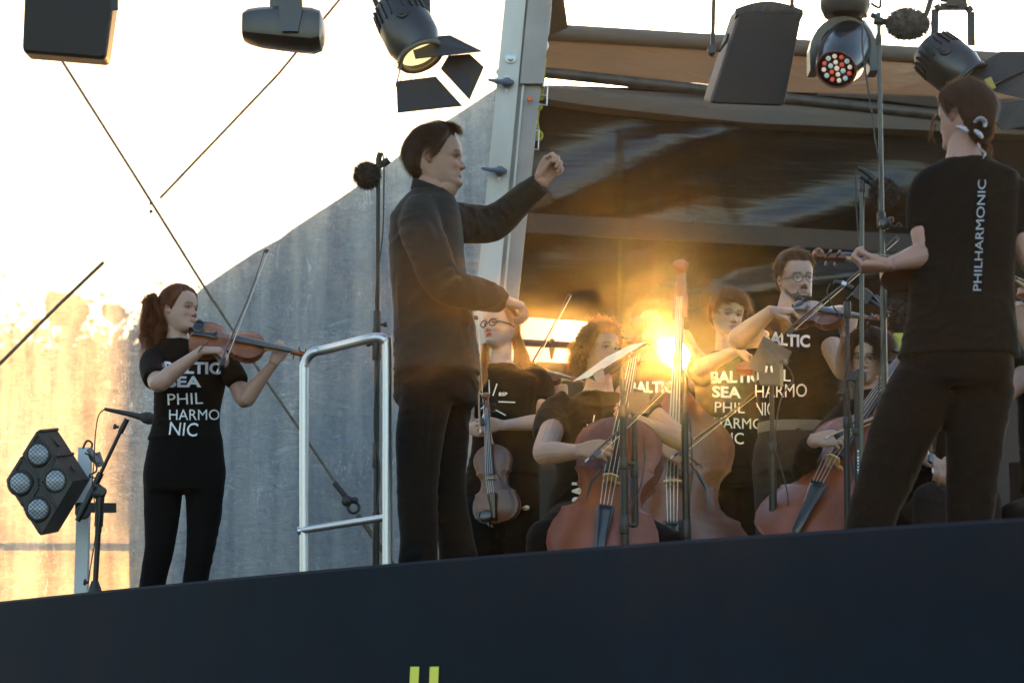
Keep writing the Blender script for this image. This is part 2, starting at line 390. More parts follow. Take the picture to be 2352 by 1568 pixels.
# far-off scrub and trees seen through the tarp
m_leaf = mat('leaf_mass', (0.05, 0.04, 0.022), 0.8, noise_s=2, noise_amt=0.5)
def leaf_cloud(q, c, r, n, s):
    for _ in range(n):
        v = Vector(rng.normal(size=3)); v = nrm(v) * (rng.rand() ** 0.4); p = Vector((c.x + v.x * r[0], c.y + v.y * r[1], c.z + v.z * r[2]))
        a = nrm(rng.normal(size=3)) * s * (0.6 + rng.rand()); b_ = nrm(a.cross(Vector(rng.normal(size=3)))) * s * 0.7
        q.add([p - a, p - b_, p + a, p + b_], [(0, 1, 2, 3)])
m_bark = mat('bark', (0.05, 0.04, 0.03), 0.9)
for cx, cy, rx, rz, lab in ((155, 712, 0.50, 0.44, 'broad dark sapling crown showing through the golden tarp'), (262, 718, 0.24, 0.17, 'small round sapling crown beside the broad one behind the tarp')):
    c = P(cx, cy, 25); tr_ = empty('tree', (c.x, 25, 0), lab, 'tree'); rx *= .44; rz *= .40
    q = MB(); q.sphere(c, (rx * .62, .08, rz * .6), 12, 8); q.sphere(c + V(-rx * .6, 0, rz * .6), (rx * .3, .06, rz * .42), 10, 8); q.sphere(c + V(rx * .15, 0, -rz * .8), (rx * .4, .06, rz * .5), 10, 8); leaf_cloud(q, c, (rx, 0.2, rz), 1800, 0.034); leaf_cloud(q, c + V(-rx * 0.7, 0, rz * 0.6), (rx * .35, .1, rz * .5), 420, 0.028)
    leaf_cloud(q, c + V(rx * 0.2, 0, -rz * 0.9), (rx * .5, .1, rz * .6), 500, 0.028); q.build('crown', m_leaf, tr_, smooth=False)
    q = MB(); q.tube([V(c.x, 25, 0), V(c.x + .02, 15.4, c.z * .5), V(c.x, 15.4, c.z)], [0.005, 0.004, 0.003], 6); q.build('trunk', m_bark, tr_)
# buildings / bank beyond as a low dark mass below the opening
m_hedge = mat('hedge_far', (0.26, 0.18, 0.08), 0.9, noise_s=0.6, noise_amt=0.5)
q = MB(); random.seed(3)
prof = [(x_, 12.6 + 0.9 * noise.noise(Vector((x_ * 0.25, 1, 0))) ) for x_ in np.arange(-34, -6, 0.4)]
q.loft([[Vector((x_, 75, -0.0)), Vector((x_, 72.5, h * .6)), Vector((x_, 73, h)), Vector((x_, 76, h))] for x_, h in prof])
lv = MB(); rgb = np.random.RandomState(4)
for _ in range(9000):
    i = rgb.randint(len(prof)); x_, h = prof[i]; p = Vector((x_ + rgb.uniform(-.4, .4), 72.6 + rgb.uniform(-1, 1), h - 1.2 + abs(rgb.normal()) * .8 + .5)); a = nrm(rgb.normal(size=3)) * rgb.uniform(.08, .2); b_ = nrm(a.cross(Vector(rgb.normal(size=3)))) * .1; lv.add([p - a, p - b_, p + a, p + b_], [(0, 1, 2, 3)])
q.add(lv.v, lv.f); q.build('far_bank', m_hedge, kind='stuff', smooth=False)

# ---- big aluminium tent leg
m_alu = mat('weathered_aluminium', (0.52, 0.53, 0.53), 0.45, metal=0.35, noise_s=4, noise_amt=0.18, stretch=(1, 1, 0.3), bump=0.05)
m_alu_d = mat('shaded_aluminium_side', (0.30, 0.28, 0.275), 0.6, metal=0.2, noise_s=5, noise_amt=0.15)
leg = empty('tent_leg', P(1160, 1300, 13.2), 'tall weathered aluminium tent leg leaning behind the conductor', 'tent leg')
def dleg(y): return 13.0 - 0.45 * (900 - y) / 900
def strip(xl_top, xr_top, xl_b, xr_b, y0, y1, name, mt, th, off=0, n=1, split=None):
    ys = [y0, y1]
    a, b_, c, e = P(xl_top, y0, dleg(y0) - off), P(xr_top, y0, dleg(y0) - off), P(xr_b, y1, dleg(y1) - off), P(xl_b, y1, dleg(y1) - off)
    q = MB(); q.prism([a, b_, c, e], Vector((0, th, 0))); return q.build(name, mt, leg, smooth=False)
# x(y) of edges: left 1163@0 -> 1128@400 -> 1085@900 ; mid; right 1262@0 -> 1225@400..
def xe(x0, x650, y): return x0 + (x650 - x0) * y / 650
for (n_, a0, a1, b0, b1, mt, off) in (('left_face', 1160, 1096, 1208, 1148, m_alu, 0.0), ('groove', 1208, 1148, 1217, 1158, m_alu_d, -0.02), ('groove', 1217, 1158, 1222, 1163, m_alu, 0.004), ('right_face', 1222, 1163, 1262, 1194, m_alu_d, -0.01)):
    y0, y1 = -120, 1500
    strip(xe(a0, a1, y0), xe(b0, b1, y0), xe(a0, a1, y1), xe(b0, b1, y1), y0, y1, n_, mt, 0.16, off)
q = MB(); y0, y1 = -120, 192
a = [P(xe(1213, 1150, y0), y0, dleg(y0) - .03), P(xe(1268, 1200, y0), y0, dleg(y0) - .03), P(xe(1272, 1200, y1) - 4, y1, dleg(y1) - .03), P(xe(1213, 1150, y1), y1, dleg(y1) - .03)]
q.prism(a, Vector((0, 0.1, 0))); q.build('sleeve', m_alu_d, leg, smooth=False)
m_bolt = mat('bolt_steel', (0.35, 0.36, 0.38), 0.35, metal=0.8)
m_blue = mat('blue_hook_plastic', (0.07, 0.095, 0.14), 0.5)
m_orange = mat('orange_mark', (0.7, 0.12, 0.03), 0.6)
q = MB(); q.lathe(P(1173, 134, dleg(134)), (0, -1, 0), [(0, 0.03), (0.006, 0.03), (0.008, 0.018), (0.022, 0.018), (0.024, 0.01)], 14); q.build('bolt', m_bolt, leg)
q = MB(); q.lathe(P(1217, 228, dleg(228) - .03), (0, -1, 0), [(0, 0.016), (0.01, 0.012)], 10); q.build('orange_cap', m_orange, leg)
for hx, hy in ((1150, 190), (1134, 393)):
    q = MB(); d = dleg(hy) - 0.03
    q.tube([P(hx + 24, hy, d), P(hx + 14, hy - 1, d - .03), P(hx - 8, hy - 3, d - .04), P(hx - 26, hy - 6, d - .04)], [0.017, 0.015, 0.012, 0.007], 8, smooth=3, round_ends=True)
    q.lathe(P(hx + 14, hy, d + .0), (0, -1, 0), [(0, 0.03), (0.01, 0.028), (0.03, 0.016)], 10)
    q.build('hook', m_blue, leg)
    q = MB(); q.prism([P(hx + 14, hy - 22, d + .02), P(hx + 22, hy, d + .02), P(hx + 12, hy + 25, d + .02), P(hx + 6, hy, d + .02)], V(0, .01, 0)); q.build('hook_plate', m_alu, leg)
q = MB(); q.torus(P(1143, 186, dleg(186)), (0, -1, 0), 0.014, 0.006, 12, 6); q.torus(P(1147, 166, dleg(186)), (0, -1, 0), 0.014, 0.006, 12, 6); q.build('eye_ring', m_alu, leg)

# ---- back canopy: pole, translucent brown panel, pipe, lower roll, dark liner
m_wrap = mat('grey_brown_canopy_fabric', (0.085, 0.066, 0.055), 0.7, noise_s=3, noise_amt=0.12, stretch=(0.5, 1, 3), bump=0.25, bump_s=6)
m_pipe = mat('dark_pipe', (0.055, 0.045, 0.038), 0.5, metal=0.4, noise_s=14, noise_amt=0.35)
def trans_mat(name, col, tcol, f, gl=0.06, r=0.35, bumps=0.5):
    m = bpy.data.materials.new(name); m.use_nodes = True; t = m.node_tree; t.nodes.clear(); N = t.nodes.new; L = t.links.new
    out = N('ShaderNodeOutputMaterial'); d = N('ShaderNodeBsdfDiffuse'); d.inputs[0].default_value = (*col, 1); tr = N('ShaderNodeBsdfTranslucent'); tr.inputs[0].default_value = (*tcol, 1)
    g_ = N('ShaderNodeBsdfGlossy'); g_.inputs['Roughness'].default_value = r; a = N('ShaderNodeMixShader'); a.inputs[0].default_value = f; L(d.outputs[0], a.inputs[1]); L(tr.outputs[0], a.inputs[2])
    b_ = N('ShaderNodeMixShader'); b_.inputs[0].default_value = gl; L(a.outputs[0], b_.inputs[1]); L(g_.outputs[0], b_.inputs[2])
    tc = N('ShaderNodeTexCoord'); mp = N('ShaderNodeMapping'); mp.inputs['Scale'].default_value = (0.8, 1, 3.5); L(tc.outputs['Object'], mp.inputs[0])
    n = N('ShaderNodeTexNoise'); n.inputs['Scale'].default_value = 2.5; n.inputs['Detail'].default_value = 5; n.inputs['Distortion'].default_value = 1.2; L(mp.outputs[0], n.inputs[0])
    bp = N('ShaderNodeBump'); bp.inputs['Strength'].default_value = bumps; bp.inputs['Distance'].default_value = 0.03; L(n.outputs[0], bp.inputs['Height'])
    for s_ in (d, tr, g_): L(bp.outputs[0], s_.inputs['Normal'])
    L(b_.outputs[0], out.inputs[0]); return m
def dback(px): return 15.2 + 0.9 * (px - 1250) / 1100
cn = empty('rear_canopy', P(1800, 200, 15.6), 'brown fabric rear canopy with poles above the orchestra', 'canopy')
def xline(y0, slope, px): return y0 + slope * (px - 1260)
def long_tube(y0, y1, r, name, mt, off=0, x0=1235, x1=2480, n=14):
    q = MB(); pts = []
    for i in range(n + 1):
        px = x0 + (x1 - x0) * i / n; py = y0 + (y1 - y0) * (px - 1260) / (2352 - 1260); pts.append(P(px, py, dback(px) + off))
    q.tube(pts, r, 12); return q.build(name, mt, cn)
long_tube(74, 142, 0.058, 'top_pole', m_wrap)
m_panel = trans_mat('thin_brown_panel', (0.095, 0.078, 0.068), (0.06, 0.048, 0.04), 0.35, 0.05)
def sheet(f_top, f_bot, name, mt, off_t=0, off_b=0, x0=1235, x1=2480, nu=90, nv=16, amp=0.03, th=None):
    def fn(u, v):
        px = x0 + (x1 - x0) * u; d = dback(px)
        a = P(px, f_bot(px), d + off_b); b_ = P(px, f_top(px), d + off_t); return a.lerp(b_, v)
    def dd(u, v, p): return Vector((0, amp * noise.noise(Vector((p.x * 1.5 + p.z * 1.5, 0, p.z * 3 - p.x * 1.5))) + amp * 0.6 * noise.noise(Vector((p.x * 5, 3, p.z * 2))), 0))
    return grid_sheet(fn, nu, nv, dd).build(name, mt, cn, angle=80)
sheet(lambda x: xline(88, 0.062, x), lambda x: xline(160, 0.095, x), 'brown_panel', m_panel, 0.02, 0.12)
long_tube(168, 286, 0.038, 'cross_pipe', m_pipe, off=0.0)
m_roll = m_wrap
q = MB(); rings = []
for i in range(60):
    px = 1225 + (2480 - 1225) * i / 59; d = dback(px) + 0.05
    yt = xline(193, 0.062, px); yb = xline(224, 0.012, px) + 44 * min(1, (px - 1225) / 500) ** 0.6 + 0.03 * (px - 1225)
    A = P(px, yt, d); B = P(px, yb, d); h = (A.z - B.z)
    rings.append([A + V(0, .1, 0), A + V(0, .0, -.01), A + V(0, -.05, -h * .3), A + V(0, -.045, -h * .6 + .008 * math.sin(i * .8)), B + V(0, -.03, .01), B + V(0, .1, 0)])
q.loft(rings); q.build('valance', m_roll, cn, angle=60)
# diagonal flap by the leg at the top
q = MB(); q.prism([P(1255, -80, 14.3), P(1285, -80, 14.3), P(1305, 62, 14.9), P(1240, 90, 14.9)], V(0, 0.02, 0)); q.build('corner_flap', m_panel, cn, smooth=False)

# dark glossy liner
m_liner = bpy.data.materials.new('black_plastic_liner'); m_liner.use_nodes = True
t = m_liner.node_tree; b_ = t.nodes['Principled BSDF']; b_.inputs['Base Color'].default_value = (0.010, 0.007, 0.006, 1); b_.inputs['Roughness'].default_value = 0.3; b_.inputs['Specular IOR Level'].default_value = 0.45
tc = t.nodes.new('ShaderNodeTexCoord'); mp = t.nodes.new('ShaderNodeMapping'); mp.inputs['Scale'].default_value = (0.30, 1, 5.5); mp.inputs['Rotation'].default_value = (0, R(-6), 0)
n = t.nodes.new('ShaderNodeTexNoise'); n.inputs['Scale'].default_value = 3.2; n.inputs['Detail'].default_value = 6; n.inputs['Distortion'].default_value = 0.6
t.links.new(tc.outputs['Object'], mp.inputs[0]); t.links.new(mp.outputs[0], n.inputs[0])
bp = t.nodes.new('ShaderNodeBump'); bp.inputs['Strength'].default_value = 0.22; bp.inputs['Distance'].default_value = 0.04; t.links.new(n.outputs[0], bp.inputs['Height']); t.links.new(bp.outputs[0], b_.inputs['Normal'])
ln = empty('liner_backdrop', P(1700, 700, 15.7), 'wrinkled black plastic liner hanging behind the orchestra', 'backdrop sheet')
def low(px): return float(np.interp(px, [1195, 1415, 1430, 1498, 1508, 1528, 1552, 1572, 1584, 1700, 2500], [728, 746, 838, 822, 790, 777, 777, 790, 815, 830, 850]))
def lin_pt(u, v):
    px = 1150 + (2500 - 1150) * u; d = dback(px)
    top = xline(225, 0.03, px) ; a = P(px, low(px), d + 0.9); b = P(px, top - 30, d + 0.12)
    k = a.lerp(b, v); return k
def ridge_d(px, py, x0, y0, x1, y1, w, h, side=1):
    dx, dy = x1 - x0, y1 - y0; L_ = math.hypot(dx, dy); s_ = ((px - x0) * dx + (py - y0) * dy) / L_ / L_; dd = ((px - x0) * (-dy) + (py - y0) * dx) / L_
    if side * dd > 0: a = math.exp(-(dd / w) ** 2)
    else: a = math.exp(-(dd / (w * 0.45)) ** 2)
    e_ = max(0, min(1, (s_ + .25) * 3)) * max(0, min(1, (1.25 - s_) * 3)); return h * a * e_
def lin_disp(u, v, p):
    px = 1150 + 1350 * u; top = xline(225, 0.03, px) - 30; py = low(px) + (top - low(px)) * v
    y = 0
    y += ridge_d(px, py, 1230, 490, 1700, 290, 95, 0.16, -1) + ridge_d(px, py, 1230, 710, 1600, 575, 95, 0.17, -1)
    y += ridge_d(px, py, 1270, 505, 1600, 425, 40, 0.05, -1) + ridge_d(px, py, 1700, 560, 2100, 440, 60, 0.10, -1) + ridge_d(px, py, 1650, 690, 2200, 610, 50, 0.10, -1)
    y += 0.03 * noise.noise(Vector((p.x * 0.5, 0, p.z * 2))) + 0.003 * noise.noise(Vector((p.x * 1.5 + 4, 0, p.z * 11)))
    return Vector((0, -y * (0.3 + min(v * 4, 1, (1 - v) * 5)), 0))
grid_sheet(lin_pt, 200, 150, lin_disp).build('liner_sheet', m_liner, ln, angle=80)
m_band = mat('dull_brown_batten', (0.022, 0.015, 0.012), 0.75)
q = MB()
for i in range(12):
    x0 = 1205 + i * 106; x1 = x0 + 106
    f = lambda x: 512 + (x - 1205) * 0.055
    q.beam(P(x0, f(x0), dback(x0) + .27), P(x1, f(x1), dback(x1) + .27), 0.03, 0.13, up=(0, 0, 1))
q.build('batten', m_band, ln)
# lower dark screen behind the players and at right
q = MB()
def low_sc(px): return 826 + (px - 1195) * 0.03
pts = [(1150, 826), (1400, 838), (1428, 800), (1494, 808), (1504, 838), (1522, 855), (1558, 855), (1576, 838), (1586, 808), (1625, 800), (2520, 760), (2520, 1600), (1150, 1600)]
q.prism([P(a, b_, 15.9) for a, b_ in pts], V(0, .03, 0)); q.build('lower_screen', m_band, ln, smooth=False)
# pale marquee far behind the gap
fm = empty('far_marquee', P(1240, 790, 40) * 1.0, 'pale blue-grey marquee panel seen through the gap below the liner', 'marquee')
q = MB(); q.prism([P(1100, 700, 40), P(1278, 700, 40), P(1326, 800, 40), P(1345, 960, 40), P(1100, 960, 40)], V(0, .08, 0)); q.build('panel', mat('pale_marquee_cloth', (.36, .42, .52), .8), fm, smooth=False)
# pipe seen in the gap, with clamp
q = MB(); q.tube([P(1150, 784, 15.75), P(1340, 795, 15.8), P(1425, 800, 15.83)], 0.024, 10)
gp = empty('gap_pipe', P(1200, 790, 15.75), 'dark horizontal pipe crossing the bright gap below the liner', 'pipe'); q.build('pipe', m_pipe, gp)
q = MB(); q.sphere(P(1268, 784, 15.72), 0.02); q.tube([P(1268, 800, 15.72), P(1267, 825, 15.72)], [0.022, 0.008], 8); q.build('clamp', m_pipe, gp)
# yellow ratchet straps by the leg
m_strap = mat('yellow_webbing', (0.30, 0.27, 0.015), 0.7, bump=0.2, bump_s=300)
m_chrome = mat('worn_chrome', (0.55, 0.55, 0.56), 0.3, metal=0.9)
def strap(x, y0, y1, d, lab, hook=True):
    o = empty('ratchet_strap', P(x, y0, d), lab, 'strap', 'yellow ratchet straps tied at the tent leg')
    q = MB(); q.beam(P(x + 6, y0 + 118, d), P(x - 3, y0 + 215, d), 0.04, 0.004, up=(0, 1, 0)) if hook else None
    yb = y0 + 225 if hook else y0
    if hook:
        q2 = MB(); q2.beam(P(x + 20, y0, d), P(x + 14, y0 + 65, d), 0.03, 0.004, up=(0, 1, 0)); q2.build('label_patch', mat('grey_tag', (0.25, 0.24, 0.22), .7, noise_s=80, noise_amt=.5), o)
        q2 = MB(); q2.torus(P(x + 8, y0 + 90, d), (0, -1, 0), 0.03, 0.005, 16, 6, sx=.7); q2.build('hook', m_chrome, o)
        q.build('webbing', m_strap, o)
    q = MB(); q.beam(P(x + 4, yb - 42, d - .02), P(x + 10, yb - 40, d - .02), .03, .01)
    for k in range(3): q.tube([P(x - 8, yb - 44 + k * 22, d - .02), P(x + 16, yb - 42 + k * 22, d - .02)], 0.004, 6)
    q.tube([P(x + 16, yb - 42, d - .02), P(x + 14, yb, d - .02)], 0.004, 6); q.build('ratchet', m_chrome, o)
    q = MB(); q.sphere(P(x - 2, yb + 6, d - .01), (0.017, .014, .02)); q.tube([P(x - 4, yb + 8, d), P(x - 8, yb + 40, d), P(x - 4, yb + 62, d)], 0.013, 8, smooth=3, flat=.6)
    q.torus(P(x - 3, yb + 72, d), (0, -1, 0), 0.022, 0.009, 16, 8, sx=.6); q.build('strap_tail', m_strap, o)
strap(1242, 15, 240, 13.0, 'yellow ratchet strap with grey tag hanging from the canopy pole', True)
strap(1222, 342, 500, 12.9, 'lower yellow ratchet strap knotted behind the raised hand', False)
# white upright post at far left, behind the lamp
m_wpost = mat('pale_grey_upright', (0.42, 0.46, 0.48), 0.45, noise_s=4, noise_amt=0.08)
lp = empty('lamp_post', P(188, 1440, 12.75), 'pale grey square upright post carrying the four-lens lamp', 'post')
q = MB(); q.beam(P(183, 1500, 12.75), P(196, 1028, 12.75), 0.066, 0.066, up=(0, 1, 0)); q.build('post', m_wpost, lp, smooth=False)
# ---------------------------------------------------------------- people
def interp(x, xs, ys):
    return np.interp(x, xs, ys)
def smooth_interp(x, xs, ys):
    xs = np.array(xs, float); ys = np.array(ys, float); x = np.clip(x, xs[0], xs[-1])
    m = np.gradient(ys, xs); i = np.clip(np.searchsorted(xs, x, side='right') - 1, 0, len(xs) - 2)
    h = xs[i + 1] - xs[i]; t = (x - xs[i]) / h
    return ((2 * t**3 - 3 * t**2 + 1) * ys[i] + (t**3 - 2 * t**2 + t) * h * m[i] + (-2 * t**3 + 3 * t**2) * ys[i + 1] + (t**3 - t**2) * h * m[i + 1])
class Head:
    def __init__(s, center, H, yaw=0, pitch=0, roll=0, fem=0.0, jaw=1.0, nose=1.0, smile=0.0, wide=1.0, depth=1.0):
        """center = middle of the skull; yaw 0 looks at the photographer, +90 to picture right; H chin to crown"""
        s.H = H; s.fem = fem; s.jaw = jaw; s.nose = nose; s.smile = smile; s.wide = wide; s.depth = depth
        y = R(yaw); p = R(pitch)
        f = Vector((math.sin(y) * math.cos(p), -math.cos(y) * math.cos(p), math.sin(p)))
        side = Vector((math.cos(y), math.sin(y), 0)); up = nrm(side.cross(f)) if side.cross(f).z > 0 else nrm(f.cross(side))
        rr = Matrix.Rotation(R(roll), 3, f); side = rr @ side; up = rr @ up
        s.f, s.s, s.u = f, side, up; s.o = Vector(center) - up * H * 0.5
    def w(s, r, f, u): return s.o + (s.s * r + s.f * f + s.u * u) * s.H
    def local(s, v):
        d = (np.asarray(v) - np.array(s.o)) / s.H
        return d @ np.array(s.s), d @ np.array(s.f), d @ np.array(s.u)
    F_U = [0.0, 0.03, 0.07, 0.12, 0.16, 0.21, 0.26, 0.31, 0.37, 0.43, 0.48, 0.53, 0.57, 0.65, 0.74, 0.82, 0.90, 0.96, 1.0]
    F_F = [0.28, 0.365, 0.40, 0.405, 0.385, 0.385, 0.385, 0.375, 0.375, 0.375, 0.378, 0.405, 0.412, 0.410, 0.385, 0.335, 0.245, 0.135, 0.01]
    B_U = [0.0, 0.1, 0.2, 0.3, 0.4, 0.5, 0.6, 0.7, 0.8, 0.88, 0.95, 1.0]
    B_B = [0.02, 0.10, 0.20, 0.32, 0.395, 0.43, 0.445, 0.43, 0.375, 0.29, 0.165, 0.01]
    W_U = [0.0, 0.03, 0.07, 0.12, 0.18, 0.26, 0.35, 0.45, 0.55, 0.66, 0.76, 0.85, 0.92, 0.97, 1.0]
    W_W = [0.10, 0.145, 0.185, 0.215, 0.240, 0.262, 0.283, 0.295, 0.305, 0.318, 0.308, 0.262, 0.190, 0.110, 0.01]
    def base(s, ph, u):
        """surface point for heading ph (0 = front, 180 = back) and height u"""
        F = smooth_interp(u, s.F_U, s.F_F) * s.depth; B = smooth_interp(u, s.B_U, s.B_B) * s.depth; W_ = smooth_interp(u, s.W_U, s.W_W) * s.wide
        jw = np.exp(-((u - 0.1) / 0.13) ** 2); W_ = W_ * (1 + (s.jaw - 1) * jw) * (1 - 0.07 * s.fem * jw)
        c = np.cos(ph); sn = np.sin(ph)
        ex = 0.86
        fx = np.where(c > 0, F * np.sign(c) * np.abs(c) ** ex, B * c)
        rx = W_ * np.sign(sn) * np.abs(sn) ** 0.92
        return rx, fx
    def surf(s, ph, u, off=0.0):
        r, f = s.base(ph, u)
        if off:
            k = math.hypot(r, f) + 1e-6; r += r / k * off * (0.35 + 0.65 * min(1, k / .2)); f += f / k * off; u = u + off * max(0, (u - 0.62)) * 2.2
        return s.w(float(r), float(f), float(u))
    def detail(s, r, f, u):
        """nose, eye sockets, lips, chin and cheeks pushed into the face"""
        g = lambda x, c, w_: np.exp(-((x - c) / w_) ** 2)
        front = np.clip((f - 0.10) / 0.12, 0, 1); d = np.zeros_like(u); a = np.abs(r)
        # nose
        ridge = np.interp(u, [0.290, 0.308, 0.325, 0.345, 0.365, 0.42, 0.48, 0.51, 0.55], [0.0, 0.040, 0.095, 0.118, 0.116, 0.078, 0.03, 0.012, 0.0])
        wdt = np.interp(u, [0.30, 0.345, 0.40, 0.50], [0.060, 0.056, 0.040, 0.032])
        d += ridge * s.nose * np.exp(-(a / wdt) ** 2.2)
        d += 0.036 * g(a, 0.062, 0.026) * g(u, 0.335, 0.024)                # wings
        d -= 0.016 * g(a, 0.028, 0.016) * g(u, 0.303, 0.010)
        # sockets, brow, cheek
        d -= 0.040 * g(a, 0.120, 0.062) * g(u, 0.478, 0.042)
        d -= 0.020 * g(a, 0.055, 0.022) * g(u, 0.480, 0.035)
        d += 0.014 * g(a, 0.105, 0.085) * g(u, 0.545, 0.022) * (1 - 0.5 * s.fem)
        d += (0.016 + 0.018 * s.smile) * g(a, 0.165 - 0.02 * s.smile, 0.06) * g(u, 0.36, 0.055)
        d -= 0.010 * g(a, 0.16, 0.05) * g(u, 0.25, 0.05)
        # lips, philtrum, chin
        mw = 0.085 + 0.02 * s.smile; mu = 0.230 + s.smile * 0.034 * (a / mw) ** 2 * (a < mw * 1.4)
        lip = np.exp(-(a / mw) ** 4)
        d += 0.026 * lip * g(u - mu, 0.022, 0.016) + 0.028 * lip * g(u - mu, -0.022, 0.017)
        d -= 0.014 * np.exp(-(a / (mw * 1.08)) ** 6) * g(u - mu, 0.0, 0.007)
        d -= 0.016 * g(a, 0.0, 0.07) * g(u, 0.165, 0.02); d += 0.020 * g(a, 0.0, 0.075) * g(u, 0.095, 0.04)
        d -= s.smile * 0.012 * g(a, 0.125, 0.014) * g(u, 0.275, 0.035)      # smile crease
        d += 0.008 * s.smile * g(a, 0.12, .05) * g(u, .425, .02)
        return d * front * 1.0 + np.minimum(0, -0.012 * g(a, 0.12, 0.05) * g(u, 0.50, 0.03)) * front
    def mesh(s, mb, nph=72, nu=80):
        us = np.concatenate([np.linspace(0, 0.62, int(nu * .7)), np.linspace(0.62, 1.0, nu - int(nu * .7) + 1)[1:]])
        rings = []
        for u in us:
            ph = np.linspace(-math.pi, math.pi, nph, endpoint=False); uu = np.full(nph, u)
            r, f = s.base(ph, uu); f = f + s.detail(r, f, uu)
            rings.append([s.w(a, b, u) for a, b in zip(r, f)])
        mb.loft(rings)
        for sd in (-1, 1):    # ears
            W_ = float(smooth_interp(0.46, s.W_U, s.W_W)) * s.wide
            c = s.w(sd * (W_ + 0.012), -0.035, 0.455)
            ax = nrm(s.s * sd * 0.93 - s.f * 0.38); up = nrm(s.u * 0.97 - s.f * 0.22)
            fwd = nrm(up.cross(ax)); H = s.H
            pts = [c + (up * b + fwd * a * (1 if fwd.dot(s.f) > 0 else -1)) * H + ax * H * e for a, b, e in
                   ((0.028, -0.02, -.01), (0.030, 0.035, .0), (0.012, 0.078, .012), (-0.022, 0.085, .022), (-0.046, 0.055, .03), (-0.046, 0.01, .03), (-0.030, -0.035, .022), (-0.008, -0.065, .01), (0.014, -0.072, .0), (0.024, -0.05, -.005))]
            mb.tube(pts, [0.013 * H] * 7 + [0.016 * H] * 3, 8, smooth=3, round_ends=True)
            rot = Matrix((ax, fwd, up)).transposed()
            mb.sphere(c - ax * 0.004 * H - s.f * .004 * H, (0.012 * H, 0.032 * H, 0.062 * H), 12, 8, rot=rot)
            mb.tube([c - s.s * sd * 0.04 * H, c + ax * .004 * H], [0.05 * H, 0.035 * H], 8)
SKINS = {}
def tint_skin(s, v, skin, lips, brow=(0.06, 0.035, 0.02), brow_amt=0.75, beard=0.0, beard_col=(0.03, 0.018, 0.012), blush=0.5, hair=None, hairline=None, lips_amt=0.6):
    v = np.asarray(v); col = np.tile(np.array(skin, float), (len(v), 1)); r, f, u = s.local(v); a = np.abs(r)
    near = (a < 0.5) & (f > -0.7) & (f < 0.7) & (u > -0.15) & (u < 1.2)
    g = lambda x, c, w_: np.exp(-((x - c) / w_) ** 2)
    front = np.clip((f - 0.12) / 0.1, 0, 1) * near
    def mix(amt, c):
        k = np.clip(amt, 0, 1)[:, None]; col[:] = col * (1 - k) + np.array(c) * k
    red = (skin[0] * 1.0, skin[1] * 0.72, skin[2] * 0.68)
    mix(blush * front * (g(a, 0.16, 0.07) * g(u, 0.35, 0.07) + 0.9 * g(a, 0.0, 0.05) * g(u, 0.35, 0.04)), red)
    ear = near * (a > 0.29 * s.wide) * (np.abs(u - 0.45) < 0.12) * (np.abs(f + .04) < .12); mix(0.7 * ear, red)
    if beard:
        jl = np.interp(a, [0, 0.05, 0.09, 0.12, 0.17, 0.22, 0.30], [0.165, 0.165, 0.185, 0.23, 0.20, 0.22, 0.40])
        m = np.clip((jl - u) / 0.03, 0, 1) * np.clip((u - np.interp(a, [0, .1, .16, .22, .3], [-.04, -.01, .05, .12, .25])) / .04, 0, 1)
        mous = .65 * g(u, 0.276 - a * .12, 0.011) * (a < 0.10) + 0.65 * g(a, 0.112, 0.014) * (u < 0.28) * (u > 0.1)
        mix(beard * np.clip(m + mous, 0, 1) * near * np.clip((f - .02) / .1, 0, 1), beard_col)
    mw = 0.085 + 0.02 * s.smile; mu = 0.230 + s.smile * 0.034 * (a / mw) ** 2
    lipm = np.clip(1.15 - (a / mw) ** 2 - (np.abs(u - mu) / 0.042) ** 2, 0, 1) * 2.2
    mix(lips_amt * np.clip(lipm, 0, 1) * front, lips)
    mix(0.85 * front * g(u - mu, 0, 0.007) * (a < mw), (0.05, 0.015, 0.012))
    mix(0.6 * front * g(a, 0.030, 0.013) * g(u, 0.302, 0.009), (0.06, 0.02, 0.015))  # nostrils: their shade is put into the skin colour
    bu = 0.556 + 0.018 * (1 - ((a - 0.12) / 0.09) ** 2)
    mix(brow_amt * 1.25 * front * g(u, bu, 0.0145) * np.clip((a - 0.035) / 0.02, 0, 1) * np.clip((0.215 - a) / 0.03, 0, 1) * 1.3, brow)
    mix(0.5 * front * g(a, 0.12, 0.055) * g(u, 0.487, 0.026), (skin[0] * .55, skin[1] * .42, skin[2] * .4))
    if hair is not None:
        ph = np.arctan2(a, f); hl = np.interp(np.degrees(ph), hairline[0], hairline[1]); mix(np.clip((u - hl) / 0.02, 0, 1) * near, hair)
    return col
M_SKIN = mat('skin', (0.5, 0.3, 0.22), 0.48, spec=0.4, attr='tint', sss=0.07, bump=0.10, bump_s=350)
m_eyew = mat('eye_white', (0.62, 0.58, 0.55), 0.25); m_lash = mat('eyelash_dark', (0.02, 0.012, 0.01), 0.8)
def iris_mat(col):
    return mat('iris_%d' % int(sum(c * (i + 1) for i, c in enumerate(col)) * 1e4), col, 0.2)
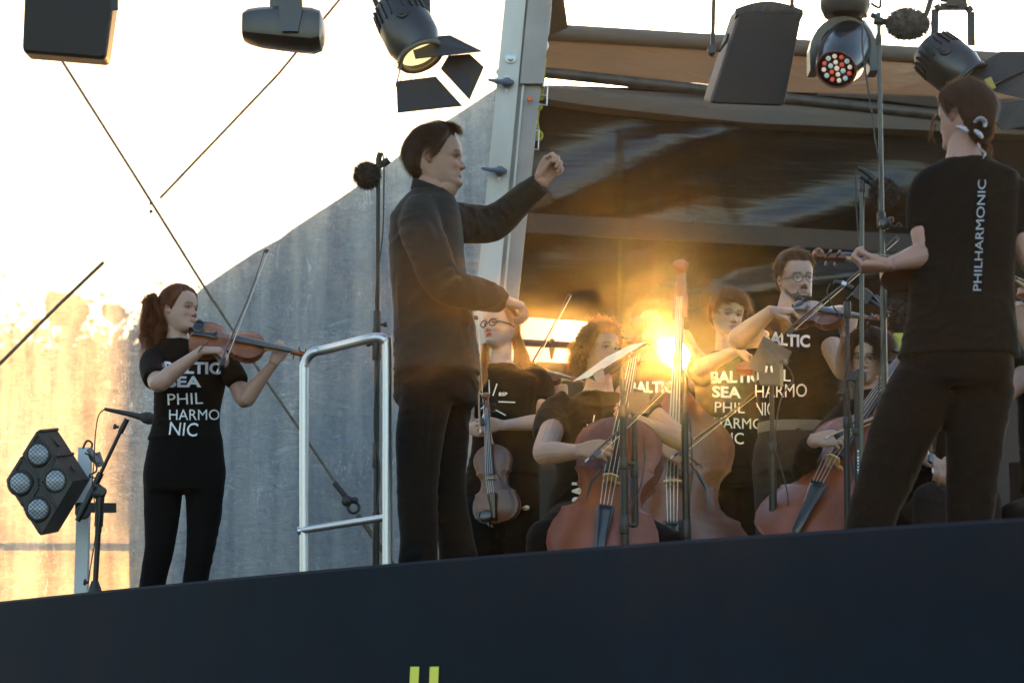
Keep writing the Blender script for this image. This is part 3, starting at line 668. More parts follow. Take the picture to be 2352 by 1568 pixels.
def eyes(person, s, iris=(0.06, 0.04, 0.03), look=(0, 0), open_=1.0, skin=(0.5, 0.3, 0.22), lash=1.0):
    H = s.H; re = 0.050 * H
    for sd in (-1, 1):
        c = s.w(sd * 0.121, 0.292, 0.482); ly, lp_ = R(look[0]), R(look[1])
        d = nrm(s.f * math.cos(ly) * math.cos(lp_) + s.s * math.sin(ly) + s.u * math.sin(lp_))
        q = MB(); q.sphere(c, re, 18, 12); e = q.build('eye', m_eyew, person)
        q = MB(); q.lathe(c + d * re * 0.90, d, [(0, 0.021 * H), (0.1 * re, 0.020 * H), (0.155 * re, 0.010 * H)], 16); q.build('iris', iris_mat(iris), e)
        q = MB(); q.lathe(c + d * re * 1.02, d, [(0, 0.010 * H), (0.03 * re, 0.009 * H)], 12); q.build('pupil', m_lash, e)
        # lids: thick curved strips over the ball
        for top in (1, -1):
            rings = []; lim = (0.16 * open_ + 0.02) if top > 0 else 0.34 * open_
            for i in range(11):
                t = -1 + 2 * i / 10; az = t * 1.25; row = []
                edge_ = lim * (1 - 0.75 * t * t) if top > 0 else lim * (1 - 0.7 * t * t)
                for k in range(6):
                    el = edge_ + (1.25 - edge_) * k / 5
                    dd = nrm(s.f * math.cos(az) * math.cos(el) + s.s * math.sin(az) * math.cos(el) + s.u * math.sin(el) * top)
                    row.append(c + dd * re * (1.13 if k < 5 else 1.0))
                rings.append(row)
            q = MB(); q.loft(rings, cap=False, closed=False); lid = q.build('eyelid', M_SKIN, e)
            set_color(lid, np.tile(np.array(skin) * (0.8 if top > 0 else 0.86), (len(q.v), 1)))
            if lash and top > 0:
                q = MB(); q.tube([r_[0] + (r_[0] - c) * 0.06 for r_ in rings], 0.009 * H * lash, 6); q.build('eyelash', m_lash, e)
def hair_cap(person, s, hairline, colm, thick=0.05, amp=0.02, freq=9, top_extra=0.0, back_extra=0.0, strands=900, slen=0.22, curl=0.0, lift=0.25, dirfn=None, sw=0.004, seed=1, name='hair', nu=46, nph=88, fall=0.0, shape=None, skip_front=0):
    """skull-following hair with an uneven outline and loose strands"""
    rg = np.random.RandomState(seed); H = s.H
    def hl(ph): return np.interp(abs(math.degrees(ph)), hairline[0], hairline[1]) + .022 * noise.noise(Vector((math.cos(ph) * 5, math.sin(ph) * 5, seed))) + .010 * noise.noise(Vector((math.cos(ph) * 16, math.sin(ph) * 16, seed)))
    def T(ph, u):
        m = (u - hl(ph)) / 0.09; k = max(0.0, min(1.0, m)); k = k * k * (3 - 2 * k)
        t = thick + top_extra * max(0, (u - 0.6) / 0.4) + back_extra * max(0, -math.cos(ph)) * math.exp(-((u - 0.6) / 0.25) ** 2)
        if shape: t += shape(ph, u)
        n = noise.noise(Vector((math.sin(ph) * freq * .25, math.cos(ph) * freq * .25 + seed * 3.1, u * freq * .35))) + .5 * noise.noise(Vector((math.sin(ph) * freq * .7, math.cos(ph) * freq * .7, u * freq * .6 + seed)))
        return (t + amp * n) * k + 0.002
    q = MB(); idx = {}; vs = []
    us = np.linspace(0.12, 1.0, nu)
    for i, u in enumerate(us):
        for j in range(nph):
            ph = -math.pi + 2 * math.pi * j / nph
            vs.append(s.surf(ph, u, T(ph, u) if u > hl(ph) - 0.03 else -0.02))
    fs = []
    for i in range(nu - 1):
        for j in range(nph):
            k = (j + 1) % nph; ph = -math.pi + 2 * math.pi * (j + .5) / nph
            if us[i + 1] > hl(ph) - 0.02: fs.append((i * nph + j, i * nph + k, (i + 1) * nph + k, (i + 1) * nph + j))
    fs.append(tuple((nu - 1) * nph + j for j in range(nph)))
    q.add(vs, fs); cap = q.build(name, colm, person, angle=80)
    if strands:
        st = MB(); vs = []; fs = []
        for _ in range(strands):
            for _t in range(20):
                ph = rg.uniform(-math.pi, math.pi); u = 1 - rg.rand() ** 1.3 * 0.85
                if u > hl(ph) + 0.01 and not (abs(ph) < skip_front and u < .93): break
            t0 = T(ph, u); p = s.surf(ph, min(u, .995), t0 * 0.98); out = nrm(p - s.w(0, -0.02, 0.55))
            if dirfn: d = dirfn(ph, u)
            else: d = (-s.u * (1.0 - 0.2 * u) - s.f * (0.9 if u > .75 else .2))
            d = nrm(Vector(d) - out * Vector(d).dot(out)); pts = []; L_ = slen * H * rg.uniform(0.5, 1.15)
            cph = rg.uniform(0, 6.28); side = nrm(out.cross(d)); cr = curl * H * rg.uniform(.6, 1.3); nseg = 8 if curl else 5
            lf = lift * rg.uniform(0.0, 1.2) ** 2
            for k in range(nseg + 1):
                x = k / nseg; a = cph + x * (9.0 if curl else 0)
                q_ = p + d * L_ * x + out * L_ * (lf * x) - out * L_ * L_ / H * 0.55 * x * x * (1 - lf) - s.u * fall * L_ * x * x
                if curl: q_ = q_ + (side * math.cos(a) + out * math.sin(a)) * cr * (0.4 + .6 * x)
                pts.append(q_)
            o = len(vs); w_ = sw * H * rg.uniform(.6, 1.4)
            for k, x_ in enumerate(pts):
                dd = nrm(pts[min(k + 1, nseg)] - pts[max(k - 1, 0)]); b_ = nrm(dd.cross(out)) * w_ * (1 - 0.8 * (k / nseg) ** 2)
                vs += [x_ - b_, x_ + b_]
            fs += [(o + 2 * k, o + 2 * k + 1, o + 2 * k + 3, o + 2 * k + 2) for k in range(nseg)]
        st.add(vs, fs); h2 = st.build('loose_strands', colm, cap, angle=180); h2['kind'] = 'stuff'
    return cap
def hair_mat(name, c, rough=0.42):
    if name in MATS: return MATS[name]
    m = mat(name, c, .5, spec=0.25, noise_s=60, noise_amt=0.5, stretch=(1, 1, 0.25)); t = m.node_tree
    tr = t.nodes.new('ShaderNodeBsdfTranslucent'); tr.inputs[0].default_value = (min(1, c[0] * 3 + .25), min(1, c[1] * 3 + .14), min(1, c[2] * 3 + .06), 1)
    mx = t.nodes.new('ShaderNodeMixShader'); mx.inputs[0].default_value = .35; b = t.nodes['Principled BSDF']; o = t.nodes['Material Output']
    t.links.new(b.outputs[0], mx.inputs[1]); t.links.new(tr.outputs[0], mx.inputs[2]); t.links.new(mx.outputs[0], o.inputs[0]); return m
def lock(mb, pts, r0, r1, n=40, curl=0.0, seed=0, spread=1.0, w=0.0011):
    """a hank of hair: solid core plus strands"""
    rg = np.random.RandomState(seed); c = [Vector(p) for p in catmull(pts, 5)]; m = len(c)
    rad = [r0 + (r1 - r0) * k / (m - 1) for k in range(m)]
    mb.tube(c, [r * 0.48 for r in rad], 8, flat=0.8, round_ends=True); n = int(n * 1.7)
    vs = []; fs = []
    for _ in range(n):
        a = rg.uniform(0, 6.28); rr = rg.uniform(.4, 1.15) * spread; ph = rg.uniform(0, 6.28); e = rg.uniform(.75, 1.2); off = Vector(rg.normal(size=3)) * r0 * .5; o = len(vs)
        for k in range(m):
            d = nrm(c[min(k + 1, m - 1)] - c[max(k - 1, 0)]); x, y = frame_for(d); t = k / (m - 1)
            q_ = c[k] + (x * math.cos(a) + y * math.sin(a)) * rad[k] * rr + off * t * t * 1.5 + (x * math.cos(ph + t * 14) + y * math.sin(ph + t * 14)) * curl * (0.3 + t)
            b_ = nrm(d.cross(x * math.cos(a + 1.5) + y * math.sin(a + 1.5))) * w * (1 - .7 * t); vs += [q_ - b_, q_ + b_]
        fs += [(o + 2 * k, o + 2 * k + 1, o + 2 * k + 3, o + 2 * k + 2) for k in range(m - 1)]
    mb.add(vs, fs)
def hand(mb, wrist, d, n, th, L=0.185, curl=(40, 55, 35), curls=None, thumb=(0.6, 0.5, 35), spread=0.10, wr=0.027, fat=1.0):
    """palm with five fingers. d wrist to knuckles, n out of the palm, th towards the thumb side"""
    wrist = Vector(wrist); d = nrm(d); n = nrm(Vector(n) - d * Vector(n).dot(d)); t_ = nrm(Vector(th) - d * Vector(th).dot(d) - n * Vector(th).dot(n))
    k = L / 0.185; pl = 0.098 * k; hw = 0.040 * k * fat; hd = 0.0135 * k * fat
    rings = []
    for x, w_, h_ in ((-0.12, 0.72, 1.75), (0.1, 0.72, 1.7), (0.3, 0.9, 1.45), (0.6, 1.02, 1.2), (0.85, 1.04, 1.0), (1.0, 0.98, 0.85), (1.04, .8, .5)):
        c = wrist + d * pl * x - n * 0.002 + t_ * 0.002
        rings.append([c + t_ * math.copysign(abs(math.cos(a)) ** .75, math.cos(a)) * hw * w_ + n * math.copysign(abs(math.sin(a)) ** .8, math.sin(a)) * hd * h_ for a in [2 * math.pi * i / 14 for i in range(14)]])
    mb.loft(rings)
    mb.sphere(wrist + d * 0.032 * k + t_ * 0.018 * k + n * 0.008 * k, (0.017 * k, .017 * k, .017 * k), 10, 8)   # heel of the thumb
    lens = [(0.042, 0.027, 0.021), (0.046, 0.030, 0.022), (0.043, 0.028, 0.022), (0.034, 0.021, 0.019)]
    for i in range(4):
        off = (1.5 - i) / 1.5; base = wrist + d * pl * (0.97 - 0.035 * abs(i - 1) - (0.05 if i == 3 else 0)) + t_ * off * hw * 0.76
        cu = curls[i] if curls else curl; ang = 0; p = base - d * 0.012 * k; fd0 = nrm(d + t_ * off * spread); pts = [p, base]; p = base
        for j in range(3):
            ang += R(cu[j]); dd = fd0 * math.cos(ang) + n * math.sin(ang); p = p + dd * lens[i][j] * k; pts.append(p)
        r = (0.0092 if i < 3 else 0.0080) * k * fat
        # a few extra points so each segment keeps its length and the knuckles show
        rad = [r * 1.08, r * 1.08, r * 1.03, r * 0.93, r * 0.80]
        q = []; qr = []
        for a_, b_, ra, rb in zip(pts[:-1], pts[1:], rad[:-1], rad[1:]):
            q += [a_, a_.lerp(b_, .5)]; qr += [ra, (ra + rb) / 2 * .94]
        q.append(pts[-1]); qr.append(rad[-1]); mb.tube(q, qr, 10, smooth=2, round_ends=True)
    a, b_, cu = thumb
    base = wrist + d * 0.022 * k + t_ * 0.024 * k + n * 0.006 * k; td = nrm(d * a + t_ * b_ + n * (0.35 if len(thumb) < 4 else 0))
    p1 = base + td * 0.042 * k; ax = nrm(td.cross(n)); cd = R(cu)
    inward = nrm(n * 0.7 - t_ * 0.6); d2 = nrm(td * math.cos(cd) + inward * math.sin(cd)); p2 = p1 + d2 * 0.032 * k; d3 = nrm(d2 * math.cos(cd * .7) + inward * math.sin(cd * .7)); p3 = p2 + d3 * 0.022 * k
    mb.tube([base - td * .01, base, p1, p1.lerp(p2, .5), p2, p3], [0.016 * k * fat, 0.015 * k * fat, 0.0118 * k * fat, 0.0105 * k * fat, 0.0108 * k * fat, 0.009 * k * fat], 10, smooth=2, round_ends=True)
def limb(mb, pts, rad, n=14, flat=None):
    mb.tube(pts, rad, n, smooth=4, round_ends=True, flat=flat)
def arm_pts(sh, el, wr, r=(0.052, 0.046, 0.040, 0.043, 0.036, 0.026)):
    sh, el, wr = Vector(sh), Vector(el), Vector(wr)
    return [sh, sh.lerp(el, .5), el, el.lerp(wr, .28), el.lerp(wr, .65), wr], list(r)
def torso_rings(secs, yaw, n=28, ex=0.85):
    """secs: (centre, half width, half depth[, yaw])"""
    rings = []
    for sct in secs:
        c, w_, h_ = Vector(sct[0]), sct[1], sct[2]; y = R(sct[3] if len(sct) > 3 else yaw)
        a = Vector((math.cos(y), math.sin(y), 0)); f = Vector((math.sin(y), -math.cos(y), 0))
        rings.append([c + a * math.copysign(abs(math.cos(t)) ** ex, math.cos(t)) * w_ + f * math.copysign(abs(math.sin(t)) ** ex, math.sin(t)) * h_ for t in [2 * math.pi * i / n for i in range(n)]])
    return rings
def smooth_secs(secs, n=4):
    a = [np.array([*s_[0], *s_[1:]], float) for s_ in secs]; return [(k[:3], *k[3:]) for k in catmull(a, n)]
def wrinkle(mb, amp=0.004, f1=(9, 9, 5), seed=0, folds=()):
    """cloth folds pressed into a fused garment; folds: (centre, direction, length, width, depth)"""
    v = mb.v; n = mb.n; out = v.copy(); so = seed * 7.3
    for i in range(len(v)):
        x, y, z = v[i]; w1 = noise.noise(Vector((x * f1[0] + so, y * f1[1], z * f1[2]))); w2 = noise.noise(Vector((x * 3 + z * 14, y * 5 + so, z * 9 - x * 10)))
        h = w1 + 0.6 * (1 - 2 * abs(w2)) * (0.5 + 0.5 * noise.noise(Vector((x * 4, y * 4, z * 4 + so + 9))))
        w3 = noise.noise(Vector((x * 6 + so, y * 4, z * 3))); r_ = 1 - abs(noise.noise(Vector((x * 7 - z * 16 + so, y * 7, z * 6 + x * 9)))) * 3.2
        out[i] += n[i] * amp * (h + (1.1 * max(0, r_) * max(0, w3 + .25) * 1.6))
    for c, d, L_, w_, dep in folds:
        c = np.array(c); d = np.array(nrm(d)); r = v - c; al = r @ d; pe = np.linalg.norm(r - al[:, None] * d, axis=1)
        out += n * (dep * np.exp(-(al / L_) ** 2) * (np.exp(-(pe / w_) ** 2) - 0.5 * np.exp(-((pe - w_ * 1.6) / w_) ** 2)))[:, None]
    mb.v = out; return mb
def cloth(name, col, rough=0.85, s_=160, amt=0.12):
    return mat(name, col, .95, spec=0.07, noise_s=s_, noise_amt=amt, bump=0.25, bump_s=22, sheen=0.04)
M_BLACK = cloth('black_cotton', (0.0065, 0.0055, 0.005)); M_TROUSER = cloth('black_trouser_cloth', (0.0045, 0.004, 0.004))
M_DKBROWN = cloth('faded_black_shirt_linen', (0.016, 0.0125, 0.010)); _bb = M_DKBROWN.node_tree.nodes['Principled BSDF']; _bb.inputs['Specular IOR Level'].default_value = 0.3
M_BRNTR = cloth('grey_brown_trouser', (0.035, 0.028, 0.023))
M_PRINT = mat('white_print', (0.62, 0.64, 0.68), 0.6)
def fabric(person, name, mb, m, voxel=0.007, smooth=18, amp=0.004, seed=0, folds=(), **k):
    q = fuse(mb, voxel, smooth); wrinkle(q, amp, seed=seed, folds=folds); o = q.build(name, m, person, angle=180, **k)
    o_bvh = BVHTree.FromPolygons([Vector(v) for v in q.v], q.f); return o, o_bvh
def skin_body(person, mb, head, voxel=0.0045, smooth=2, skin=(0.5, 0.3, 0.22), lips=(0.4, 0.14, 0.12), **k):
    q = fuse(mb, voxel, smooth, 0.4); o = q.build('body', M_SKIN, person, angle=180)
    c = tint_skin(head, q.v, skin, lips, **k)
    # slight mottling, redder fingers
    nz_ = np.array([noise.noise(Vector(p) * 14) for p in q.v]); c = c * (1 + 0.06 * nz_)[:, None]
    set_color(o, c); return o
def text_mesh(txt, bold=0.0, shear=0.0, spacing=1.0):
    cu = bpy.data.curves.new('t', 'FONT'); cu.body = txt; cu.size = 1.0; cu.offset = bold; cu.shear = shear; cu.space_character = spacing; cu.resolution_u = 3; cu.fill_mode = 'FRONT'
    o = bpy.data.objects.new('t', cu); COL.objects.link(o); dg = bpy.context.evaluated_depsgraph_get(); me = bpy.data.meshes.new_from_object(o.evaluated_get(dg))
    bm = bmesh.new(); bm.from_mesh(me); bmesh.ops.triangulate(bm, faces=bm.faces)
    for _ in range(3):
        ed = [e for e in bm.edges if e.calc_length() > 0.12]
        if ed: bmesh.ops.subdivide_edges(bm, edges=ed, cuts=1, use_grid_fill=False); bmesh.ops.triangulate(bm, faces=bm.faces)
    v = np.array([x.co[:2] for x in bm.verts]); bm.verts.index_update(); f = [tuple(x.index for x in p.verts) for p in bm.faces]; bm.free()
    bpy.data.objects.remove(o); bpy.data.curves.remove(cu); bpy.data.meshes.remove(me)
    v[:, 0] -= v[:, 0].min(); v[:, 1] /= 0.72; v[:, 0] /= 0.72; return v, f
EYE = Vector((0, 0, CAMZ))
def drape(bvh, fn, d_hint, verts, off=0.003):
    """lay flat print on cloth: fn maps print coordinates to picture points"""
    out = []; ok = []
    for x, y in verts:
        a, b_ = fn(x, y); p = P(a, b_, d_hint); dr = nrm(p - EYE); h = bvh.ray_cast(EYE + dr * (d_hint - 3.0), dr, 6.0)
        if h[0] is None: out.append(p); ok.append(False)
        else: out.append(h[0] + (h[1] * off if h[1].dot(dr) < 0 else -dr * off)); ok.append(True)
    return out, ok
def print_text(parent, bvh, txt, x0, y0, w, h, d, bold=0.0, slope=0.0, lean=0.0, name='printed_word', vert=False, m=None, curve=0.0):
    """x0,y0 = lower left of the word in picture points, w total width, h cap height; slope rise per px"""
    v, f = text_mesh(txt, bold); sx = w / v[:, 0].max()
    def fn(x, y):
        X = x * sx; Y = y * h
        if vert: return x0 - Y - lean * X, y0 - X
        return x0 + X + lean * Y, y0 - Y - slope * X + curve * (X / w - .5) ** 2
    o, ok = drape(bvh, fn, d, v); q = MB(); q.add(o, [t for t in f if all(ok[i] for i in t)])
    if q.f: q.build(name, m or M_PRINT, parent, angle=180)
def print_line(parent, bvh, pts, w, d, name='printed_ray'):
    c = [Vector((a, b_)) for a, b_ in [tuple(p) for p in catmull([(*p, 0) for p in pts], 4)] ] if False else [Vector((p[0], p[1])) for p in catmull([(a, b_, 0) for a, b_ in pts], 5)]
    if len(pts) == 2: c = [Vector(pts[0]).lerp(Vector(pts[1]), k / 6) for k in range(7)]
    vv = []
    for i, p in enumerate(c):
        t_ = (c[min(i + 1, len(c) - 1)] - c[max(i - 1, 0)]).normalized(); n_ = Vector((-t_.y, t_.x)) * w / 2; vv += [(p + n_)[:], (p - n_)[:]]
    o, ok = drape(bvh, lambda a, b_: (a, b_), d, vv); q = MB(); q.add(o, [f for f in [(2 * i, 2 * i + 1, 2 * i + 3, 2 * i + 2) for i in range(len(c) - 1)] if all(ok[j] for j in f)])
    if q.f: q.build(name, M_PRINT, parent, angle=180)
def glasses(person, s, m, r=0.075, thick=0.006, round_=1.0, down=0.0, half=False, cat_eye=0):
    H = s.H; q = MB(); cs = []
    for sd in (-1, 1):
        c = s.w(sd * 0.125, 0.418, 0.475 - down); cs.append(c)
        nn_ = nrm(s.f + s.s * sd * 0.18)
        q.torus(c, nn_, r * H * 0.86, thick * H, 26, 6, sx=1.12 * round_, up=s.u)
        if cat_eye: q.torus(c + s.u * 0.004 * H, nn_, r * H * 0.9, thick * H * 1.4, 26, 6, sx=1.16 * round_, up=s.u)
        q.tube([c + s.s * sd * r * H * 1.0, s.w(sd * 0.275 * s.wide, 0.33, 0.495), s.w(sd * 0.325 * s.wide, 0.05, 0.495), s.w(sd * 0.33 * s.wide, -0.06, 0.47)], thick * H * (1.1 + cat_eye), 6, smooth=3)
    q.tube([cs[0] + s.s * r * H * 0.9 + s.u * .01 * H, s.w(0, 0.455, 0.495 - down), cs[1] - s.s * r * H * 0.9 + s.u * .01 * H], thick * H, 6, smooth=3)
    g_ = q.build('glasses', m, person)
    for sd, c in zip((-1, 1), cs):
        q = MB(); x, y = frame_for(nrm(s.f + s.s * sd * .18), s.u); q.add([c + x * math.cos(t_) * r * H * .86 * 1.12 * round_ + y * math.sin(t_) * r * H * .86 for t_ in [2 * math.pi * i / 20 for i in range(20)]], [tuple(range(20))])
        q.build('lens', M_LENS, g_)
M_LENS = bpy.data.materials.new('spectacle_lens'); M_LENS.use_nodes = True; t = M_LENS.node_tree; t.nodes.clear()
_o = t.nodes.new('ShaderNodeOutputMaterial'); _a = t.nodes.new('ShaderNodeBsdfTransparent'); _b = t.nodes.new('ShaderNodeBsdfGlossy'); _b.inputs['Roughness'].default_value = 0.03; _m = t.nodes.new('ShaderNodeMixShader'); _m.inputs[0].default_value = 0.025
t.links.new(_a.outputs[0], _m.inputs[1]); t.links.new(_b.outputs[0], _m.inputs[2]); t.links.new(_m.outputs[0], _o.inputs[0])
M_SHOE = mat('dark_shoe', (0.02, 0.02, 0.02), 0.5)
def shoe(person, p, yaw, L=0.28, m=None):
    y = R(yaw); f = Vector((math.sin(y), -math.cos(y), 0)); a = Vector((math.cos(y), math.sin(y), 0)); p = Vector(p); rings = []
    for x, w_, h_ in ((-0.09, .03, .055), (-.06, .04, .08), (0.0, .042, .085), (.06, .046, .06), (.12, .05, .045), (.17, .04, .035), (.19, .015, .02)):
        c = p + f * x; rings.append([c + a * math.cos(t_) * w_ + V(0, 0, h_ / 2 + math.sin(t_) * h_ / 2) for t_ in [2 * math.pi * i / 12 for i in range(12)]])
    q = MB(); q.loft(rings); q.build('shoe', m or M_SHOE, person)
# ---------------------------------------------------------------- the conductor
SKIN_A = (0.279, 0.153, 0.106)
def conductor():
    D = 9.3; m = S(D)
    o = empty('person', (P(990, 1300, D).x, D, STAGE_Z + 0.21), 'conductor in a loose dark long-sleeved shirt raising the left hand', 'person')
    h = Head(P(1000, 366, D + 0.0), 0.258, yaw=80, pitch=1, roll=-3, smile=1.0, jaw=1.05, nose=0.95)
    sk = MB(); h.mesh(sk)
    sk.tube([P(1000, 420, D), P(985, 455, D), P(965, 520, D)], [0.066, 0.072, 0.09], 18, smooth=3)
    sk.tube([h.w(0, 0.22, 0.13), h.w(0, 0.14, 0.03), P(1000, 446, D)], [0.044, 0.052, 0.056], 16, smooth=3)
    sk.loft(torso_rings([(P(965, 500, D), .12, .07), (P(970, 560, D), .15, .10), (P(975, 760, D), .14, .11), (P(985, 860, D), .15, .11)], 80))
    # near arm (his right)
    sh, el, wr = P(962, 505, D - .19), P(1022, 655, D - .27), P(1142, 690, D - .12)
    a, r = arm_pts(sh, el, wr); limb(sk, a, r)
    hand(sk, wr + V(.005, 0, 0), V(0.95, .1, -0.22), V(-.1, .35, -1), V(.2, 1, 0.1), L=.185, curl=(52, 70, 40), thumb=(0.8, 0.35, 25), fat=1.1)
    # far arm (his left), raised
    sh2, el2, wr2 = P(1000, 500, D + .19), P(1130, 515, D + .33), P(1243, 418, D + .22)
    a, r = arm_pts(sh2, el2, wr2); limb(sk, a, r)
    hand(sk, wr2, V(.50, 0, 0.9), V(0.55, -1, -.3), V(-.9, -.1, .35), L=.185, curls=((62, 55, 35), (70, 60, 40), (76, 62, 42), (82, 62, 42)), thumb=(1.2, -0.05, 8), fat=1.1)
    skin_body(o, sk, h, voxel=0.0038, skin=SKIN_A, lips=(0.40, 0.17, 0.14), blush=.6, brow=(.035, .02, .014), brow_amt=1.0, beard=.22, beard_col=(.12, .07, .05))
    eyes(o, h, look=(0, 5), open_=.35, skin=SKIN_A)
    hm = hair_mat('dark_brown_hair', (0.045, 0.024, 0.013))
    HL = ([0, 20, 40, 55, 66, 78, 86, 94, 104, 112, 125, 150, 180], [.86, .85, .83, .76, .66, .50, .48, .62, .62, .46, .28, .19, .17])
    def quiff(ph, u): return 0.03 * math.exp(-(ph / .9) ** 2) * max(0, u - .8) / .2
    hair_cap(o, h, HL, hm, thick=.055, amp=.016, freq=10, top_extra=.02, back_extra=.015, strands=3200, slen=.2, lift=.14, sw=.0045, seed=2, shape=quiff,
             dirfn=lambda ph, u: (-h.f * 0.9 - h.u * (0.35 if u > .7 else 1.0)))
    q = MB()
    for i in range(14):
        x = (i - 6.5) * .022; lock(q, [h.w(x, .10, .99), h.w(x, .22, 1.01), h.w(x * 1.1, .32 + .01 * (i % 3), .985 - .01 * (i % 4)), h.w(x * 1.1, .385 - .01 * (i % 3), .92)], .011, .004, 16, .0008, i)
    q.build('quiff', hm, o, angle=180)
    # shirt
    st = MB()
    secs = smooth_secs([(P(990, 436, D), .072, .074, 82), (P(989, 452, D), .100, .090, 82), (P(985, 474, D), .155, .112, 80), (P(980, 520, D), .205, .135, 80), (P(984, 620, D), .210, .142, 80),
            (P(995, 720, D), .20, .150, 80), (P(1002, 800, D), .20, .160, 80), (P(1005, 858, D), .20, .166, 80)], 4)
    st.loft(torso_rings(secs, 80))
    st.tube([P(972, 478, D - .10), P(965, 510, D - .175), P(985, 575, D - .25), P(1018, 650, D - .27), P(1075, 672, D - .22), P(1148, 688, D - .11)], [.070, .080, .080, .076, .068, .052], 18, smooth=4, round_ends=False)
    st.tube([P(985, 482, D + .08), P(1005, 500, D + .16), P(1060, 512, D + .26), P(1130, 512, D + .33), P(1185, 468, D + .29), P(1242, 420, D + .22)], [.070, .084, .080, .074, .062, .046], 18, smooth=4)
    
    F_ = [(P(1090, 500, D + .22), V(.4, .3, -1), .06, .012, 0.0170), (P(1120, 490, D + .26), V(.5, .3, -1), .06, .012, 0.0187), (P(1155, 478, D + .24), V(.6, .1, -1), .05, .011, 0.0170), (P(1065, 505, D + .2), V(.1, 0, -1), .06, .012, 0.0153),
          (P(1040, 650, D - .33), V(1, 0, .8), .07, .014, 0.0170), (P(1022, 630, D - .33), V(1, 0, .5), .06, .012, 0.0153), (P(1060, 668, D - .28), V(.7, 0, 1), .05, .012, 0.0136), (P(990, 560, D - .3), V(.2, 0, -1), .14, .02, 0.0102),
          (P(960, 740, D - .2), V(1, 0, .5), .2, .02, 0.0119), (P(950, 690, D - .2), V(1, 0, .8), .2, .018, 0.0102), (P(1060, 760, D - .1), V(.3, 0, 1), .2, .02, 0.0119), (P(1010, 800, D - .18), V(.5, 0, 1), .2, .022, 0.0102), (P(935, 600, D - .15), V(.2, 0, 1), .2, .02, 0.0102)]
    shirt, bv_ = fabric(o, 'shirt', st, M_DKBROWN, voxel=.0065, amp=.0050, seed=1, folds=F_)
    q = MB(); q.loft(torso_rings([(P(990, 452, D), .078, .080, 84), (P(990, 430, D), .070, .073, 84), (P(990, 429, D), .065, .068, 84), (P(990, 450, D), .072, .076, 84)], 84)); q.v = [tuple(Vector(v) - V(0, 0, .40 * (v[0] - P(990, 430, D).x))) for v in q.v]; q.build('collar', M_DKBROWN, shirt)
    # trousers
    tr = MB()
    tr.loft(torso_rings(smooth_secs([(P(1000, 830, D), .19, .15), (P(1003, 880, D), .185, .155), (P(1000, 930, D), .175, .155)], 3), 78))
    tr.tube([P(985, 880, D - .09), P(965, 1000, D - .10), P(958, 1130, D - .11), P(962, 1240, D - .12), P(958, 1300, D - .12)], [.106, .092, .078, .072, .078], 18, smooth=3)
    tr.tube([P(1025, 880, D + .09), P(1025, 1000, D + .10), P(1026, 1120, D + .10), P(1044, 1225, D + .10), P(1056, 1292, D + .1)], [.104, .090, .078, .072, .078], 18, smooth=3)
    fabric(o, 'trousers', tr, M_TROUSER, voxel=.009, amp=.006, seed=4, folds=[(P(950, 1270, D - .2), V(1, 0, .1), .1, .015, .008), (P(1050, 1255, D), V(1, 0, .2), .1, .015, .010), (P(985, 1000, D - .2), V(.05, 0, 1), .4, .014, .006)])
    for px, dd in ((968, -.12), (1062, .1)): p = P(px, 1308, D + dd); p.z = STAGE_Z + .215; shoe(o, p, 82)
    return o
conductor()
# ---------------------------------------------------------------- instruments
def varnish(name, col, dark, rough=0.22, sc=1.0):
    m = bpy.data.materials.new(name); m.use_nodes = True; t = m.node_tree; b = t.nodes['Principled BSDF']; N = t.nodes.new; L = t.links.new
    tc = N('ShaderNodeTexCoord'); mp = N('ShaderNodeMapping'); mp.inputs['Scale'].default_value = (3 / sc, 90 / sc, 20 / sc); L(tc.outputs['Object'], mp.inputs[0])
    n = N('ShaderNodeTexNoise'); n.inputs['Scale'].default_value = 1.0; n.inputs['Detail'].default_value = 4; L(mp.outputs[0], n.inputs[0])
    n2 = N('ShaderNodeTexNoise'); n2.inputs['Scale'].default_value = 9 / sc; n2.inputs['Detail'].default_value = 5; L(tc.outputs['Object'], n2.inputs[0])
    a = N('ShaderNodeMixRGB'); a.inputs[1].default_value = (*col, 1); a.inputs[2].default_value = (*dark, 1); r = N('ShaderNodeMapRange'); r.inputs[1].default_value = .35; r.inputs[2].default_value = .68; L(n2.outputs[0], r.inputs[0]); L(r.outputs[0], a.inputs[0])
    c = N('ShaderNodeMixRGB'); c.blend_type = 'MULTIPLY'; c.inputs[0].default_value = .5; L(a.outputs[0], c.inputs[1]); r2 = N('ShaderNodeMapRange'); r2.inputs[1].default_value = .3; r2.inputs[2].default_value = .7; r2.inputs[3].default_value = .55; r2.inputs[4].default_value = 1.1; L(n.outputs[0], r2.inputs[0]); L(r2.outputs[0], c.inputs[2])
    L(c.outputs[0], b.inputs['Base Color']); b.inputs['Roughness'].default_value = 0.45; b.inputs['Coat Weight'].default_value = 0.75; b.inputs['Specular IOR Level'].default_value = 0.2; b.inputs['Coat Roughness'].default_value = rough
    bp = N('ShaderNodeBump'); bp.inputs['Strength'].default_value = .3; bp.inputs['Distance'].default_value = .002; L(n2.outputs[0], bp.inputs['Height']); L(bp.outputs[0], b.inputs['Coat Normal'])
    MATS[name] = m; return m
V_VIO = varnish('amber_violin_varnish', (0.30, 0.085, 0.016), (0.14, 0.035, 0.010))
V_DK = varnish('brown_violin_varnish', (0.16, 0.042, 0.012), (0.065, 0.016, 0.006), rough=.32)
V_RED = varnish('red_cello_varnish', (0.23, 0.058, 0.018), (0.105, 0.024, 0.009), sc=2.0)
V_BASS = varnish('orange_bass_varnish', (0.21, 0.068, 0.020), (0.09, 0.028, 0.009), sc=3)
